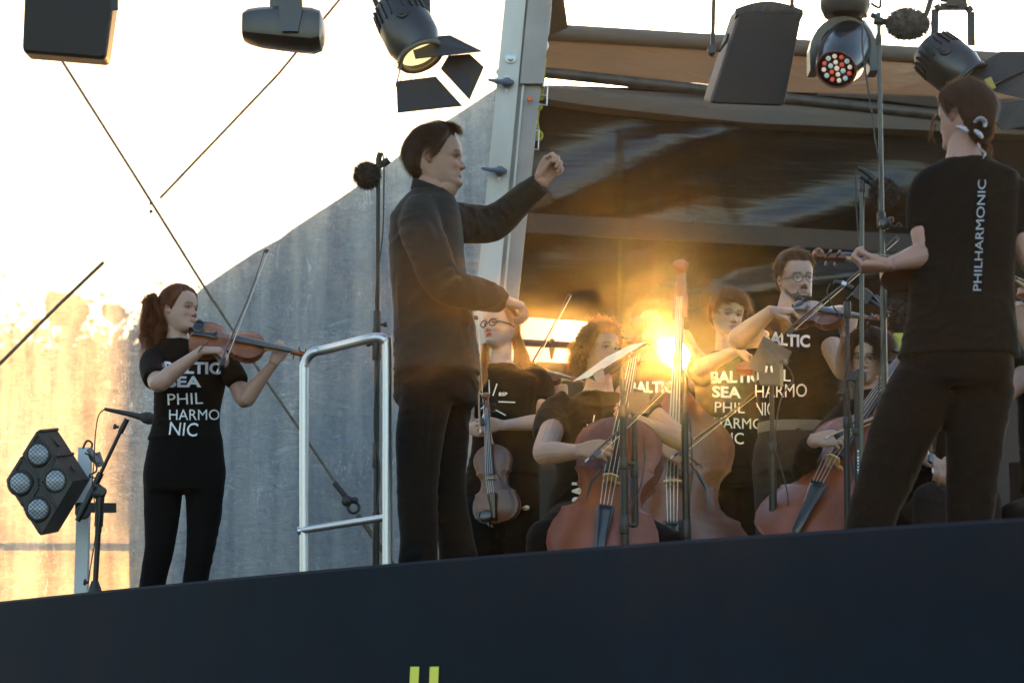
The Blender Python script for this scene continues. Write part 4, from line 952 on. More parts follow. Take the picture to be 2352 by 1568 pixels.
M_EBONY = mat('ebony', (0.012, 0.011, 0.011), 0.3, coat=0.3); M_MAPLE = mat('pale_maple', (0.42, 0.27, 0.13), 0.5, noise_s=90, noise_amt=.2)
M_STR = mat('string_steel', (0.55, 0.53, 0.50), 0.3, metal=0.8); M_HAIRB = mat('bow_hair', (0.62, 0.56, 0.44), 0.6); M_STICK = mat('pernambuco_stick', (0.055, 0.018, 0.009), 0.3, coat=.5)
OUT = [(0, 0), (0.001, .025), (.006, .052), (.018, .077), (.036, .095), (.060, .103), (.085, .1035), (.108, .098), (.124, .090), (.134, .0865), (.1405, .087), (.1425, .082), (.147, .071), (.158, .0615), (.175, .0555), (.19, .055), (.205, .0585), (.218, .066), (.2265, .0735), (.2305, .0755), (.236, .0725), (.246, .0745), (.262, .0805), (.28, .0835), (.30, .081), (.318, .073), (.333, .060), (.345, .043), (.352, .025), (.355, .012), (.3555, 0)]
OUTB = [(0, 0), (0.001, .03), (.006, .06), (.018, .083), (.036, .098), (.060, .104), (.085, .103), (.105, .097), (.120, .088), (.130, .082), (.137, .081), (.140, .075), (.147, .064), (.158, .056), (.175, .052), (.19, .0525), (.205, .056), (.214, .062), (.221, .069), (.226, .069), (.236, .071), (.250, .0735), (.265, .073), (.28, .069), (.298, .058), (.315, .043), (.33, .030), (.342, .022), (.350, .018), (.355, .014), (.356, 0)]
def fiddle(name, B, T, N, label, cat, var, kind='violin', group=None, chin=True, extra=None, yw=1.0, ribk=None, back=None):
    B, T = Vector(B), Vector(T); x = nrm(T - B); z = nrm(Vector(N) - x * Vector(N).dot(x)); y = z.cross(x); s = (T - B).length / 0.59
    M = Matrix(((x.x * s, y.x * s, z.x * s, B.x), (x.y * s, y.y * s, z.y * s, B.y), (x.z * s, y.z * s, z.z * s, B.z), (0, 0, 0, 1)))
    o = empty(name, label=label, cat=cat, group=group, M=M)
    out = OUTB if kind == 'bass' else OUT
    rib = ribk or {'violin': .031, 'cello': .052, 'bass': .060}[kind]; arch = .015 if kind != 'bass' else .017
    xs = np.array([p[0] for p in out]); ws = np.array([p[1] for p in out]) * yw
    def L(q, nm, m, par=None, **k): return q.build(nm, m, par or o, local=True, **k)
    def W_at(x_): return float(np.interp(x_, xs, ws))
    def topz(x_, y_):
        w = max(W_at(x_), 1e-4); t_ = min(1, abs(y_) / w); e_ = max(0, min(1, min(x_, .355 - x_) / .07)); e_ = math.sin(e_ * math.pi / 2)
        c_ = max(0, 1 - t_ ** 2.2); return rib + .004 + arch * (c_ ** 1.1) * e_ - 0.0012 * math.exp(-((t_ - .9) / .07) ** 2)
    def plate(sign):
        rings = []
        for x_, w in zip(xs, ws):
            w = max(w * 1.03, .0008); ys = [math.sin(k / 12 * math.pi / 2) for k in range(-12, 13)]
            up = [Vector((x_, w * k, topz(x_, w * k * .97) if sign > 0 else -(topz(x_, w * k * .97) - rib))) for k in ys]
            dn = [Vector((x_, w * k, rib if sign > 0 else 0.0)) for k in reversed(ys)]
            rings.append(up + dn)
        q = MB(); q.loft(rings); return q
    L(plate(1), 'top_plate', var, angle=50); L(plate(-1), 'back_plate', back or var, angle=50)
    q = MB(); ol = [(a, b * .965) for a, b in zip(xs, ws)] + [(a, -b * .965) for a, b in list(zip(xs, ws))[-2:0:-1]]
    q.loft([[Vector((a, b, 0)) for a, b in ol], [Vector((a, b, rib)) for a, b in ol]], cap=False); L(q, 'ribs', var)
    for sd in (-1, 1):
        q = MB(); pts = [(.157, .0505), (.153, .046), (.156, .0415), (.165, .042), (.180, .0415), (.195, .0385), (.210, .031), (.221, .0255), (.228, .0265), (.229, .031), (.225, .0335)]
        c = [Vector((a, sd * b * yw, topz(a, b * yw) - .0006)) for a, b in pts]
        fk = 1 if kind == 'violin' else 1.25; q.tube(c, [k_ * fk for k_ in (.0010, .0016, .0018, .0022, .0030, .0034, .0030, .0022, .0018, .0016, .001)], 6, smooth=4, up=(0, 0, 1), flat=.5)
        q.sphere(c[0] + V(.002, -.002 * sd, 0), (.0042, .0042, .0012), 10, 6); q.sphere(c[-1] + V(-.001, -.001 * sd, 0), (.0034, .0034, .0012), 10, 6); L(q, 'f_hole', M_EBONY)
    bz = rib + .004 + arch; bh = {'violin': .030, 'cello': .036, 'bass': .040}[kind]; bx = .193; topb = bz + bh * .95
    wk = {'violin': 1.0, 'cello': .78, 'bass': .58}[kind]; fb0 = .215 if kind == 'violin' else .205; fz0 = bz + bh * .62; nz = rib + .013
    # neck, heel, fingerboard
    q = MB(); q.tube([V(.348, 0, rib * .25), V(.356, 0, rib * .6), V(.368, 0, rib * .9 - .002), V(.40, 0, rib + .001), V(.487, 0, rib + .004)], [k_ * wk for k_ in (.013, .013, .0115, .0105, .0095)], 12, smooth=4, up=(0, 1, 0)); L(q, 'neck', M_MAPLE if kind == 'violin' else var)
    q = MB(); rings = []
    for k in range(7):
        t_ = k / 6; xx = fb0 + (.487 - fb0) * t_; hw = (.0205 + (.0118 - .0205) * t_) * wk; zz = fz0 + (nz - fz0) * t_
        rings.append([Vector((xx, hw * math.cos(a), zz + .0035 * math.sin(a))) for a in [math.pi * i / 8 for i in range(9)]] + [Vector((xx, -hw * .96, zz - .007)), Vector((xx, hw * .96, zz - .007))])
    q.loft(rings); L(q, 'fingerboard', M_EBONY)
    # bridge
    q = MB(); bo = [(-.0205, bz - .001), (-.019, bz + .006), (-.013, bz + .009), (-.017, bz + bh * .5), (-.018, bz + bh * .80), (-.009, topb), (0, topb + .002), (.009, topb), (.018, bz + bh * .80), (.017, bz + bh * .5), (.013, bz + .009), (.019, bz + .006), (.0205, bz - .001), (.009, bz), (.006, bz + .010), (0, bz + .012), (-.006, bz + .010), (-.009, bz)]
    q.prism([V(bx - .002, a * (1 if kind == 'violin' else .85), b_) for a, b_ in bo], V(.004, 0, 0)); L(q, 'bridge', M_MAPLE, smooth=False)
    # tailpiece, strings
    tz = bz + bh * .45; q = MB(); rings = []
    for xx, hw, zz in (k_ if kind == 'violin' else (k_[0], k_[1] * .8, k_[2]) for k_ in ((.006, .006, rib + .010), (.02, .010, bz + .006), (.07, .014, (bz + tz) / 2 + .005), (.118, .020, tz + .004), (.128, .021, tz + .005), (.131, .018, tz + .004))):
        rings.append([Vector((xx, hw * math.cos(a), zz + .005 * math.sin(a))) for a in [math.pi * i / 6 for i in range(7)]] + [Vector((xx, -hw, zz - .003)), Vector((xx, hw, zz - .003))])
    q.loft(rings); tp = L(q, 'tailpiece', M_EBONY)
    for k in (-1.5, -.5, .5, 1.5):
        q = MB(); q.tube([V(.124, k * .008 * wk, tz + .012), V(.124, k * .008 * wk, tz + .018)], .0022, 6); L(q, 'fine_tuner', M_EBONY, tp)
        q = MB(); q.tube([V(.122, k * .0085 * wk, tz + .010), V(bx, k * .0105 * wk, topb + .001 - abs(k) * .001), V(.487, k * .0052 * wk, nz + .0055), V(.52, k * .003, rib + .010)], {'violin': .0006, 'cello': .00055, 'bass': .0006}[kind], 5); L(q, 'string', M_STR)
    # pegbox, scroll, pegs
    q = MB(); rings = []
    for xx, zz, hw, hh in ((.483, rib + .004, .012, .010), (.500, rib + .0035, .0125, .011), (.53, rib + .000, .0105, .0105), (.552, rib - .003, .008, .009), (.566, rib + .000, .007, .009)):
        rings.append([V(xx, -hw, zz - hh), V(xx, hw, zz - hh), V(xx, hw, zz + hh * .55), V(xx, hw * .45, zz + hh * .55), V(xx, hw * .4, zz), V(xx, -hw * .4, zz), V(xx, -hw * .45, zz + hh * .55), V(xx, -hw, zz + hh * .55)])
    q.loft(rings); L(q, 'pegbox', var, angle=30)
    q = MB(); cx, cz = .573, rib + .004
    sk_ = .72 if kind == 'bass' else 1.0
    for rr_, hw in ((.0165 * sk_, .010 * sk_), (.012 * sk_, .014 * sk_), (.0072 * sk_, .0175 * sk_), (.0035 * sk_, .0205 * sk_)):
        q.lathe(V(cx + (.0165 - rr_) * .25, -hw, cz + (.0165 - rr_) * .2), (0, 1, 0), [(0, rr_ * .9), (.001, rr_), (2 * hw - .001, rr_), (2 * hw, rr_ * .9)], 22)
    L(q, 'scroll', var)
    for i, xx in enumerate((.500, .515, .533, .547)):
        sd = 1 if i % 2 else -1; q = MB(); zz = rib - .001 - .002 * i
        q.tube([V(xx, -sd * .010, zz), V(xx, sd * .026, zz)], [.0028, .0036], 8); pk = 1 if kind == 'violin' else .6; q.sphere(V(xx, sd * (.026 + .007 * pk), zz), (.0032 * pk, .009 * pk, .0085 * pk), 12, 8); L(q, 'peg', M_EBONY)
    if kind == 'violin' and chin:
        q = MB(); q.sphere(V(.034, .040, bz + .012), (.028, .036, .008), 18, 10); q.tube([V(.012, .062, bz + .013), V(.030, .072, bz + .020), V(.056, .062, bz + .016)], .006, 8, smooth=4); q.beam(V(.004, .03, rib * .2), V(.004, .03, bz + .008), .004, .03); L(q, 'chin_rest', M_EBONY)
    if kind != 'violin':
        q = MB(); q.tube([V(-.004, 0, rib * .5), V(.006, 0, rib * .5)], .006, 10); q.tube([V(-.10 if kind == 'cello' else -.05, 0, rib * .5), V(0, 0, rib * .5)], .0022, 8); L(q, 'endpin', M_EBONY)
    if extra: extra(o, L, locals())
    return o
def bow(A, B, hd, label, r=.0042, group='bows of the string players', stick=M_STICK):
    """A = frog end, B = tip, hd = side the hair is on"""
    A, B = Vector(A), Vector(B); d = nrm(B - A); hd = nrm(Vector(hd) - d * Vector(hd).dot(d)); L_ = (B - A).length; o = empty('bow', A, label, 'bow', group)
    q = MB(); pts = [A, A + d * L_ * .12, A + d * L_ * .35 + hd * .004, A + d * L_ * .6 + hd * .010, A + d * L_ * .85 + hd * .006, B]; q.tube(pts, [r, r, r * .95, r * .85, r * .7, r * .65], 8, smooth=4); q.build('stick', stick, o)
    q = MB(); q.prism([A + d * .02 + hd * .003, A + d * .062 + hd * .003, A + d * .060 + hd * .018, A + d * .024 + hd * .024], nrm(d.cross(hd)) * .013); q.v = [tuple(Vector(v) - nrm(d.cross(hd)) * .0065) for v in q.v]; q.build('frog', M_EBONY, o, smooth=False)
    q = MB(); q.tube([A - d * .022, A], .0036, 8); q.build('screw', M_STR, o)
    q = MB(); c = nrm(d.cross(hd)); q.prism([B - d * .006, B + d * .014, B + d * .010 + hd * .020, B - d * .008 + hd * .022], c * .009); q.v = [tuple(Vector(v) - c * .0045) for v in q.v]; q.build('tip', M_STICK, o, smooth=False)
    q = MB(); a, b_ = A + d * .055 + hd * .021, B + hd * .021; q.beam(a, b_, .0055, .0018, up=hd); q.build('hair_ribbon', M_HAIRB, o)
    return o
SKIN_B = (0.339, 0.203, 0.154)
def left_violinist():
    D = 11.4
    o = empty('person', (P(420, 1480, D).x, D, STAGE_Z), 'smiling violinist with a reddish ponytail playing at the left, black printed T-shirt', 'person')
    h = Head(P(411, 713, D), 0.232, yaw=58, pitch=4, roll=-7, fem=1, smile=.9, nose=1.0)
    sk = MB(); h.mesh(sk)
    sk.tube([h.w(0, -.02, .28), P(405, 775, D), P(408, 815, D)], [.052, .052, .075], 16, smooth=3)
    sk.loft(torso_rings([(P(410, 800, D), .065, .05), (P(425, 830, D), .12, .07), (P(430, 960, D), .13, .09), (P(428, 1040, D), .14, .10)], 15))
    hN = D - .20
    sh, el, wr = P(352, 828, D - .03), P(364, 880, D - .30), P(462, 806, D - .36)
    a, r = arm_pts(sh, el, wr, (.050, .048, .043, .040, .030, .022)); limb(sk, a, r)
    hand(sk, wr, V(.8, .05, .02), V(.15, .45, -.9), V(.5, .3, .4), L=.172, curls=((40, 45, 30), (45, 40, 25), (48, 38, 25), (48, 30, 20)), thumb=(.8, .3, 40), fat=.92)
    sh2, el2, wr2 = P(528, 845, D - .02), P(562, 918, D - .12), P(630, 832, D - .19)
    a, r = arm_pts(sh2, el2, wr2, (.046, .044, .040, .039, .029, .022)); limb(sk, a, r)
    hand(sk, wr2, V(.48, .15, .8), V(-.35, .9, .25), V(-.75, -.1, .5), L=.172, curls=((58, 70, 50), (62, 72, 50), (66, 72, 50), (70, 70, 50)), thumb=(.9, .2, 15), fat=.92)
    skin_body(o, sk, h, voxel=.0042, skin=SKIN_B, lips=(.46, .15, .14), blush=.9, brow=(.09, .045, .025))
    eyes(o, h, look=(18, 10), open_=.7, skin=SKIN_B, iris=(.05, .03, .02))
    hm = hair_mat('auburn_hair', (0.115, 0.040, 0.016))
    HL = ([0, 25, 45, 62, 75, 85, 95, 104, 112, 128, 150, 180], [.885, .88, .82, .70, .55, .44, .56, .60, .46, .30, .26, .25])
    hair_cap(o, h, HL, hm, thick=.045, amp=.008, freq=9, top_extra=.03, back_extra=.02, strands=1800, slen=.30, lift=.05, sw=.004, seed=5,
             dirfn=lambda ph, u: (-h.f * 1.0 + h.u * (.15 if u < .6 else -.2)))
    q = MB(); base = P(350, 690, D + .02)
    for i in range(26):
        rr = np.random.RandomState(i); dx, dy = rr.uniform(-14, 16), rr.uniform(-8, 20); ex = rr.uniform(-38, 28); ey = rr.uniform(70, 135)
        lock(q, [base + V(rr.uniform(-.02, .02), rr.uniform(-.03, .03), rr.uniform(-.02, .03)), P(348 + dx, 705 + dy, D + rr.uniform(-.05, .05)), P(350 + dx * 1.3 + ex * .35, 745 + dy, D + rr.uniform(-.06, .06)), P(356 + ex * .8, 690 + ey * .8, D + rr.uniform(-.06, .05)), P(358 + ex, 690 + ey, D + rr.uniform(-.05, .05))], rr.uniform(.013, .022), .004, 34, .004, i, 1.2)
    for i in range(16):
        rr = np.random.RandomState(90 + i); lock(q, [base, P(338 + rr.uniform(-8, 8), 720, D), P(332 + rr.uniform(-14, 20), 770 + rr.uniform(-20, 20), D), P(330 + rr.uniform(-14, 24), 812 + rr.uniform(-40, 30), D)], .003, .001, 5, .006, i, 2.0)
    q.build('ponytail', hm, o, angle=180)
    q = MB(); c = h.w(.31, -.02, .33)
    for i in range(14): v = nrm(rng.normal(size=3)); q.sphere(c + v * .009, .0045, 7, 5)
    q.build('earring', mat('blue_stone_earring', (.12, .16, .24), .2, metal=.4, noise_s=200, noise_amt=.6), o)
    st = MB()
    secs = smooth_secs([(P(403, 780, D), .066, .062), (P(410, 797, D), .092, .075), (P(424, 806, D), .150, .085), (P(435, 828, D), .188, .098), (P(436, 880, D), .172, .118), (P(430, 935, D), .158, .108), (P(427, 975, D), .160, .108), (P(425, 1012, D), .178, .118)], 4)
    st.loft(torso_rings(secs, 12))
    st.tube([P(380, 812, D - .0), P(352, 826, D - .06), P(350, 852, D - .17), P(356, 872, D - .25)], [.054, .060, .058, .056], 16, smooth=3)
    st.tube([P(495, 818, D), P(522, 835, D - .02), P(540, 866, D - .08), P(546, 880, D - .1)], [.050, .056, .056, .054], 16, smooth=3)
    shirt, bv_ = fabric(o, 't_shirt', st, M_BLACK, voxel=.0068, amp=.0035, seed=2, folds=[(P(440, 1000, D - .1), V(1, 0, .05), .15, .012, .006), (P(440, 975, D - .1), V(1, 0, -.1), .15, .012, .005), (P(360, 970, D - .1), V(1, 0, .3), .06, .01, .005), (P(505, 900, D - .1), V(.6, 0, 1), .08, .012, .005)])
    T = lambda *a, **k: print_text(shirt, bv_, *a, **k)
    T('BALTIC', 376, 856, 132, 26, D, bold=.035, slope=-.02); T('SEA', 384, 888, 78, 24, D, bold=.035, slope=-.0); T('PHIL', 386, 930, 80, 27, D, bold=0, slope=.04, lean=-.05); T('HARMO', 389, 964, 114, 25, D, bold=0, slope=.0); T('NIC', 388, 998, 64, 31, D, bold=0, slope=-.06, lean=.12)
    tr = MB()
    tr.loft(torso_rings(smooth_secs([(P(428, 1000, D), .170, .112), (P(426, 1040, D), .182, .120), (P(423, 1090, D), .196, .132), (P(422, 1130, D), .180, .125)], 3), 12))
    tr.tube([P(376, 1090, D), P(372, 1180, D), P(366, 1260, D - .02), P(352, 1330, D), P(345, 1400, D), P(342, 1490, D)], [.098, .086, .070, .063, .066, .072], 16, smooth=3)
    tr.tube([P(470, 1090, D), P(468, 1180, D), P(460, 1260, D - .02), P(450, 1330, D), P(446, 1400, D), P(446, 1490, D)], [.098, .084, .067, .061, .064, .07], 16, smooth=3)
    fabric(o, 'trousers', tr, M_TROUSER, voxel=.008, amp=.002, seed=6)
    for px in (342, 447): p = P(px, 1495, D); p.z = STAGE_Z; shoe(o, p, 10, .25)
    q = MB(); q.torus(P(462, 803, D - .36), V(1, 0, -.75), .027, .002, 20, 6); q.torus(P(468, 797, D - .36), V(1, 0, -.8), .027, .0016, 20, 6); q.build('bracelet', M_EBONY, o)
    Dv = D - .22
    def rest(o_, L, e): pass
    fiddle('violin', P(436, 782, Dv), P(720, 826, Dv), V(.05, -.80, .56), 'amber violin played under the chin of the smiling violinist on the left', 'violin', V_VIO, group='violins of the players')
    bow(P(501, 848, D - .50), P(607, 577, D - .12), V(.8, 0, .1), 'bow rising steeply from the hand of the left violinist', r=.0045)
left_violinist()
SKIN_C = (0.364, 0.237, 0.190)
def star(shirt, bv_, lines, D, w=2.6):
    for l in lines: print_line(shirt, bv_, l, w, D)
def spectacles_woman():
    D = 11.6
    o = empty('person', (P(1160, 1480, D).x, D, STAGE_Z), 'red-lipped woman in dark spectacles holding a violin down in front of a star-print T-shirt', 'person')
    h = Head(P(1149, 752, D), 0.226, yaw=-38, pitch=9, roll=4, fem=1, nose=.85)
    sk = MB(); h.mesh(sk)
    sk.tube([h.w(0, -.02, .28), P(1152, 815, D), P(1150, 850, D)], [.050, .050, .075], 16, smooth=3)
    sk.loft(torso_rings([(P(1155, 835, D), .065, .05), (P(1160, 870, D), .12, .07), (P(1160, 990, D), .12, .09), (P(1160, 1060, D), .13, .10)], -15))
    wr = P(1150, 977, D - .30); a, r = arm_pts(P(1238, 880, D), P(1252, 968, D - .08), wr, (.048, .046, .043, .040, .030, .023)); limb(sk, a, r)
    hand(sk, wr, V(-1, -.15, -.05), V(.15, 1, .1), V(.1, -.1, 1), L=.175, curls=((55, 80, 50), (60, 80, 50), (64, 80, 50), (66, 80, 50)), thumb=(.8, .3, 40), fat=.95)
    wr = P(1080, 986, D - .20); a, r = arm_pts(P(1088, 885, D), P(1076, 965, D - .02), wr, (.045, .042, .038, .037, .028, .023)); limb(sk, a, r)
    hand(sk, wr, V(.55, -.85, -.12), V(.6, .3, .1), V(0, -.1, 1), L=.17, curls=((50, 75, 50), (55, 75, 50), (60, 75, 50), (64, 75, 50)), thumb=(.8, .4, 40), fat=.95)
    skin_body(o, sk, h, voxel=.0042, skin=SKIN_C, lips=(.42, .015, .02), lips_amt=1.0, blush=1.0, brow=(.16, .08, .045), brow_amt=.6)
    eyes(o, h, look=(-12, 18), open_=1.1, skin=SKIN_C, iris=(.10, .16, .20))
    glasses(o, h, mat('navy_spectacle_frame', (.02, .022, .03), .3), r=.085, thick=.009, cat_eye=.6)
    hm = hair_mat('light_brown_hair', (0.19, 0.095, 0.045))
    HL = ([0, 25, 45, 62, 75, 85, 95, 104, 112, 128, 150, 180], [.885, .88, .82, .72, .58, .50, .57, .60, .42, .2, .15, .15])
    hair_cap(o, h, HL, hm, thick=.035, amp=.006, strands=1100, slen=.3, lift=.04, sw=.004, seed=8, dirfn=lambda ph, u: (-h.f * .6 - h.u * (.9 if u < .8 else .2)))
    q = MB()
    for i in range(30):
        rr = np.random.RandomState(i); a = rr.uniform(0, 1)
        x0 = 1178 + 14 * a; x1 = 1185 + 38 * a * rr.uniform(.6, 1.2)
        lock(q, [P(x0 - 6, 725 + 10 * a, D + .03), P(x0, 765, D + .05), P(x0 + 4 + 8 * a, 800, D + .03), P(x1, 835 + rr.uniform(-5, 15), D + rr.uniform(-.06, .04))], .010, .002, 26, .002, i, 1.3)
    for i in range(14):
        rr = np.random.RandomState(50 + i); lock(q, [P(1118 + rr.uniform(-6, 6), 790, D + .02), P(1113 + rr.uniform(-8, 8), 830, D - .03), P(1108 + rr.uniform(-10, 10), 868, D - .09), P(1098 + rr.uniform(-12, 12), 895, D - .11)], .009, .002, 24, .002, i, 1.3)
    q.build('long_hair', hm, o, angle=180)
    st = MB()
    secs = smooth_secs([(P(1150, 836, D), .072, .066), (P(1152, 850, D), .100, .078), (P(1160, 862, D), .150, .088), (P(1165, 885, D), .178, .10), (P(1163, 940, D), .165, .125), (P(1160, 1000, D), .158, .118), (P(1158, 1050, D), .166, .122), (P(1156, 1095, D), .185, .13)], 4)
    st.loft(torso_rings(secs, -14))
    st.tube([P(1205, 858, D), P(1234, 872, D), P(1243, 900, D - .02), P(1240, 925, D - .04)], [.060, .066, .066, .066], 16, smooth=3)
    st.tube([P(1115, 862, D), P(1092, 876, D), P(1084, 900, D - .0), P(1082, 930, D - .0)], [.058, .062, .060, .058], 16, smooth=3)
    shirt, bv_ = fabric(o, 't_shirt', st, M_BLACK, voxel=.0068, amp=.0035, seed=12, folds=[(P(1200, 1010, D - .1), V(1, 0, .3), .1, .012, .005), (P(1220, 930, D - .1), V(.2, 0, 1), .08, .01, .005)])
    star(shirt, bv_, [[(1123.6, 872), (1124.6, 904)], [(1142, 881), (1138, 893), (1132.6, 909)], [(1088.6, 885), (1101, 899)], [(1102, 901), (1115, 914)], [(1145, 922.6), (1183.6, 924)], [(1107.6, 926.6), (1125, 925)], [(1105, 939), (1123.6, 926)], [(1138.6, 941), (1162, 953.6)], [(1112, 950), (1108, 962), (1104, 980)]], D)
    print_text(shirt, bv_, 'BSP', 1146, 909, 19, 8, D, bold=.02, lean=.1)
    tr = MB(); tr.loft(torso_rings(smooth_secs([(P(1156, 1080, D), .165, .12), (P(1156, 1130, D), .185, .13), (P(1156, 1180, D), .18, .13)], 3), -14))
    for x0, x1 in ((1108, 1100), (1200, 1205)): tr.tube([P(x0, 1150, D), P(x0, 1220, D), P(x1, 1320, D), P(x1, 1480, D)], [.105, .10, .10, .115], 14, smooth=3)
    fabric(o, 'trousers', tr, M_TROUSER, voxel=.010, amp=.005, seed=13)
    for px in (1102, 1205): p = P(px, 1495, D); p.z = STAGE_Z; shoe(o, p, -10, .25)
    M_PAD = mat('rest_pad_grey', (.45, .46, .48), .5); M_OR = mat('rest_foam_orange', (.45, .22, .04), .7)
    def rest(o_, L, e):
        q = MB(); q.sphere(V(.055, -.128, -.012), (.011, .016, .010), 12, 8); pd = L(q, 'shoulder_rest', M_PAD); q = MB(); q.sphere(V(.056, -.122, -.004), (.006, .010, .006), 10, 6); L(q, 'foam_pad', M_OR, pd)
        q = MB(); q.tube([V(.06, .06, -.02), V(.055, 0, -.022), V(.055, -.118, -.014)], .005, 8, smooth=3); L(q, 'rest_bar', M_EBONY, pd)
    fiddle('violin', P(1147, 1203, D - .40), P(1122, 905, D - .33), V(-.36, -.93, -.04), 'brown violin held upright by its neck in front of the red-lipped woman', 'violin', V_DK, group='violins of the players', extra=rest)
    bow(P(1103, 985, D - .42), P(1088, 730, D - .1), V(1, .2, 0), 'bow held upright by the red-lipped woman, partly behind the conductor', r=.0045, stick=mat('honey_stick', (.28, .13, .05), .35, coat=.4))
spectacles_woman()

def hidden_violinist():
    D = 12.5; SK = (0.316, 0.192, 0.141)
    o = empty('person', (P(1165, 1450, D).x, D, STAGE_Z), 'violinist almost hidden behind the red-lipped woman, only bow arm, hand and shirt edge showing', 'person')
    h = Head(P(1150, 766, D), 0.215, yaw=20, pitch=0, roll=-4, fem=1)
    sk = MB(); h.mesh(sk, 40, 40); sk.tube([h.w(0, -.02, .28), P(1152, 820, D), P(1155, 850, D)], [.05, .05, .07], 12, smooth=3)
    sk.loft(torso_rings([(P(1160, 840, D), .065, .05), (P(1165, 870, D), .12, .07), (P(1165, 1040, D), .13, .09)], 5))
    wr = P(1291, 925, D - .30); a, r = arm_pts(P(1225, 880, D), P(1262, 985, D - .1), wr, (.045, .044, .040, .037, .028, .024)); limb(sk, a, r)
    hand(sk, wr, V(-.08, .05, 1), V(-.25, 1, 0), V(-1, -.2, 0), L=.175, curls=((62, 80, 40), (66, 82, 40), (68, 82, 40), (70, 82, 40)), thumb=(.9, .2, 15), fat=1.0)
    wr = P(1190, 895, D - .45); a, r = arm_pts(P(1105, 885, D), P(1092, 960, D - .22), wr, (.045, .044, .040, .037, .028, .024)); limb(sk, a, r)
    hand(sk, wr, V(.6, -.1, .4), V(.3, .4, -.8), V(.2, -.9, .2), L=.165)
    skin_body(o, sk, h, voxel=.0055, skin=SK, lips=(.4, .15, .13))
    hair_cap(o, h, ([0, 60, 90, 110, 180], [.86, .74, .5, .3, .2]), hair_mat('brown_hair', (.05, .026, .014)), strands=200, seed=31)
    st = MB(); secs = smooth_secs([(P(1153, 842, D), .07, .065), (P(1160, 862, D), .12, .08), (P(1168, 885, D), .185, .1), (P(1165, 960, D), .17, .12), (P(1160, 1060, D), .18, .125), (P(1158, 1090, D), .19, .13)], 4)
    st.loft(torso_rings(secs, 0)); st.tube([P(1200, 868, D), P(1226, 890, D), P(1240, 925, D - .04)], [.06, .065, .062], 14, smooth=3); st.tube([P(1125, 868, D), P(1103, 890, D), P(1094, 930, D - .1)], [.06, .065, .062], 14, smooth=3)
    shirt, bv_ = fabric(o, 't_shirt', st, M_BLACK, voxel=.008, amp=.004, seed=32)
    print_text(shirt, bv_, 'HARMO', 1081, 1029, 110, 22, D, lean=.25); print_text(shirt, bv_, 'PHIL', 1086, 992, 70, 22, D)
    tr = MB(); tr.loft(torso_rings([(P(1158, 1070, D), .165, .12), (P(1158, 1150, D), .185, .13)], 0))
    for x0 in (1118, 1198): tr.tube([P(x0, 1130, D), P(x0, 1250, D), P(x0, 1440, D)], [.1, .085, .075], 12, smooth=3)
    fabric(o, 'trousers', tr, M_TROUSER, voxel=.012, amp=.003, seed=33)
    fiddle('violin', P(1182, 858, D - .32), P(1362, 893, D - .50), V(-.02, -.50, .86), 'violin neck and shoulder showing between the red-lipped woman and the curly-haired cellist', 'violin', V_DK, group='violins of the players')
    bow(P(1196, 880, D - .50), P(1303, 679, D - .2), V(.9, 0, .4), 'bow slanting across the bright gap above the red-lipped woman', r=.0048)
hidden_violinist()

def badge():
    D = 11.9; o = empty('accreditation_badge', P(1279, 1115, D), 'small blue 2025 accreditation badge hanging between the red-lipped woman and the cellist', 'badge')
    a = P(1262, 1098, D); b_ = P(1292, 1135, D); w = b_.x - a.x; hgt = a.z - b_.z; c = (a + b_) / 2
    q = MB(); q.box(c, (w, .003, hgt)); card = q.build('card', mat('badge_blue_print', (.05, .085, .16), .4, noise_s=60, noise_amt=.6), o)
    for i, tx in enumerate(('20', '25')):
        v, f = text_mesh(tx, .03); s_ = w * .62 / v[:, 0].max(); q = MB(); q.add([V(a.x + w * .19 + x * s_, c.y - .003, a.z - .048 - i * .040 + y * .028) for x, y in v], f); q.build('number', mat('badge_number', (.12, .22, .28), .5), card)
    q = MB(); q.box(c + V(0, -.003, -hgt * .40), (w * .9, .002, .016)); q.build('name_strip', mat('pale_paper', (.5, .52, .56), .7), card)
    q = MB(); q.tube([P(1277, 1098, D), P(1276, 1085, D)], .006, 6); q.torus(P(1276, 1082, D), V(0, -1, 0), .008, .002, 10, 5); q.build('clip', m_chrome, o)
    q = MB(); q.tube([P(1276, 1080, D), P(1268, 1030, D + .02), P(1262, 985, D + .05)], .006, 6, flat=.3); q.tube([P(1276, 1080, D), P(1284, 1030, D + .02), P(1282, 985, D + .05)], .006, 6, flat=.3); q.build('lanyard', m_dark, o)
badge()

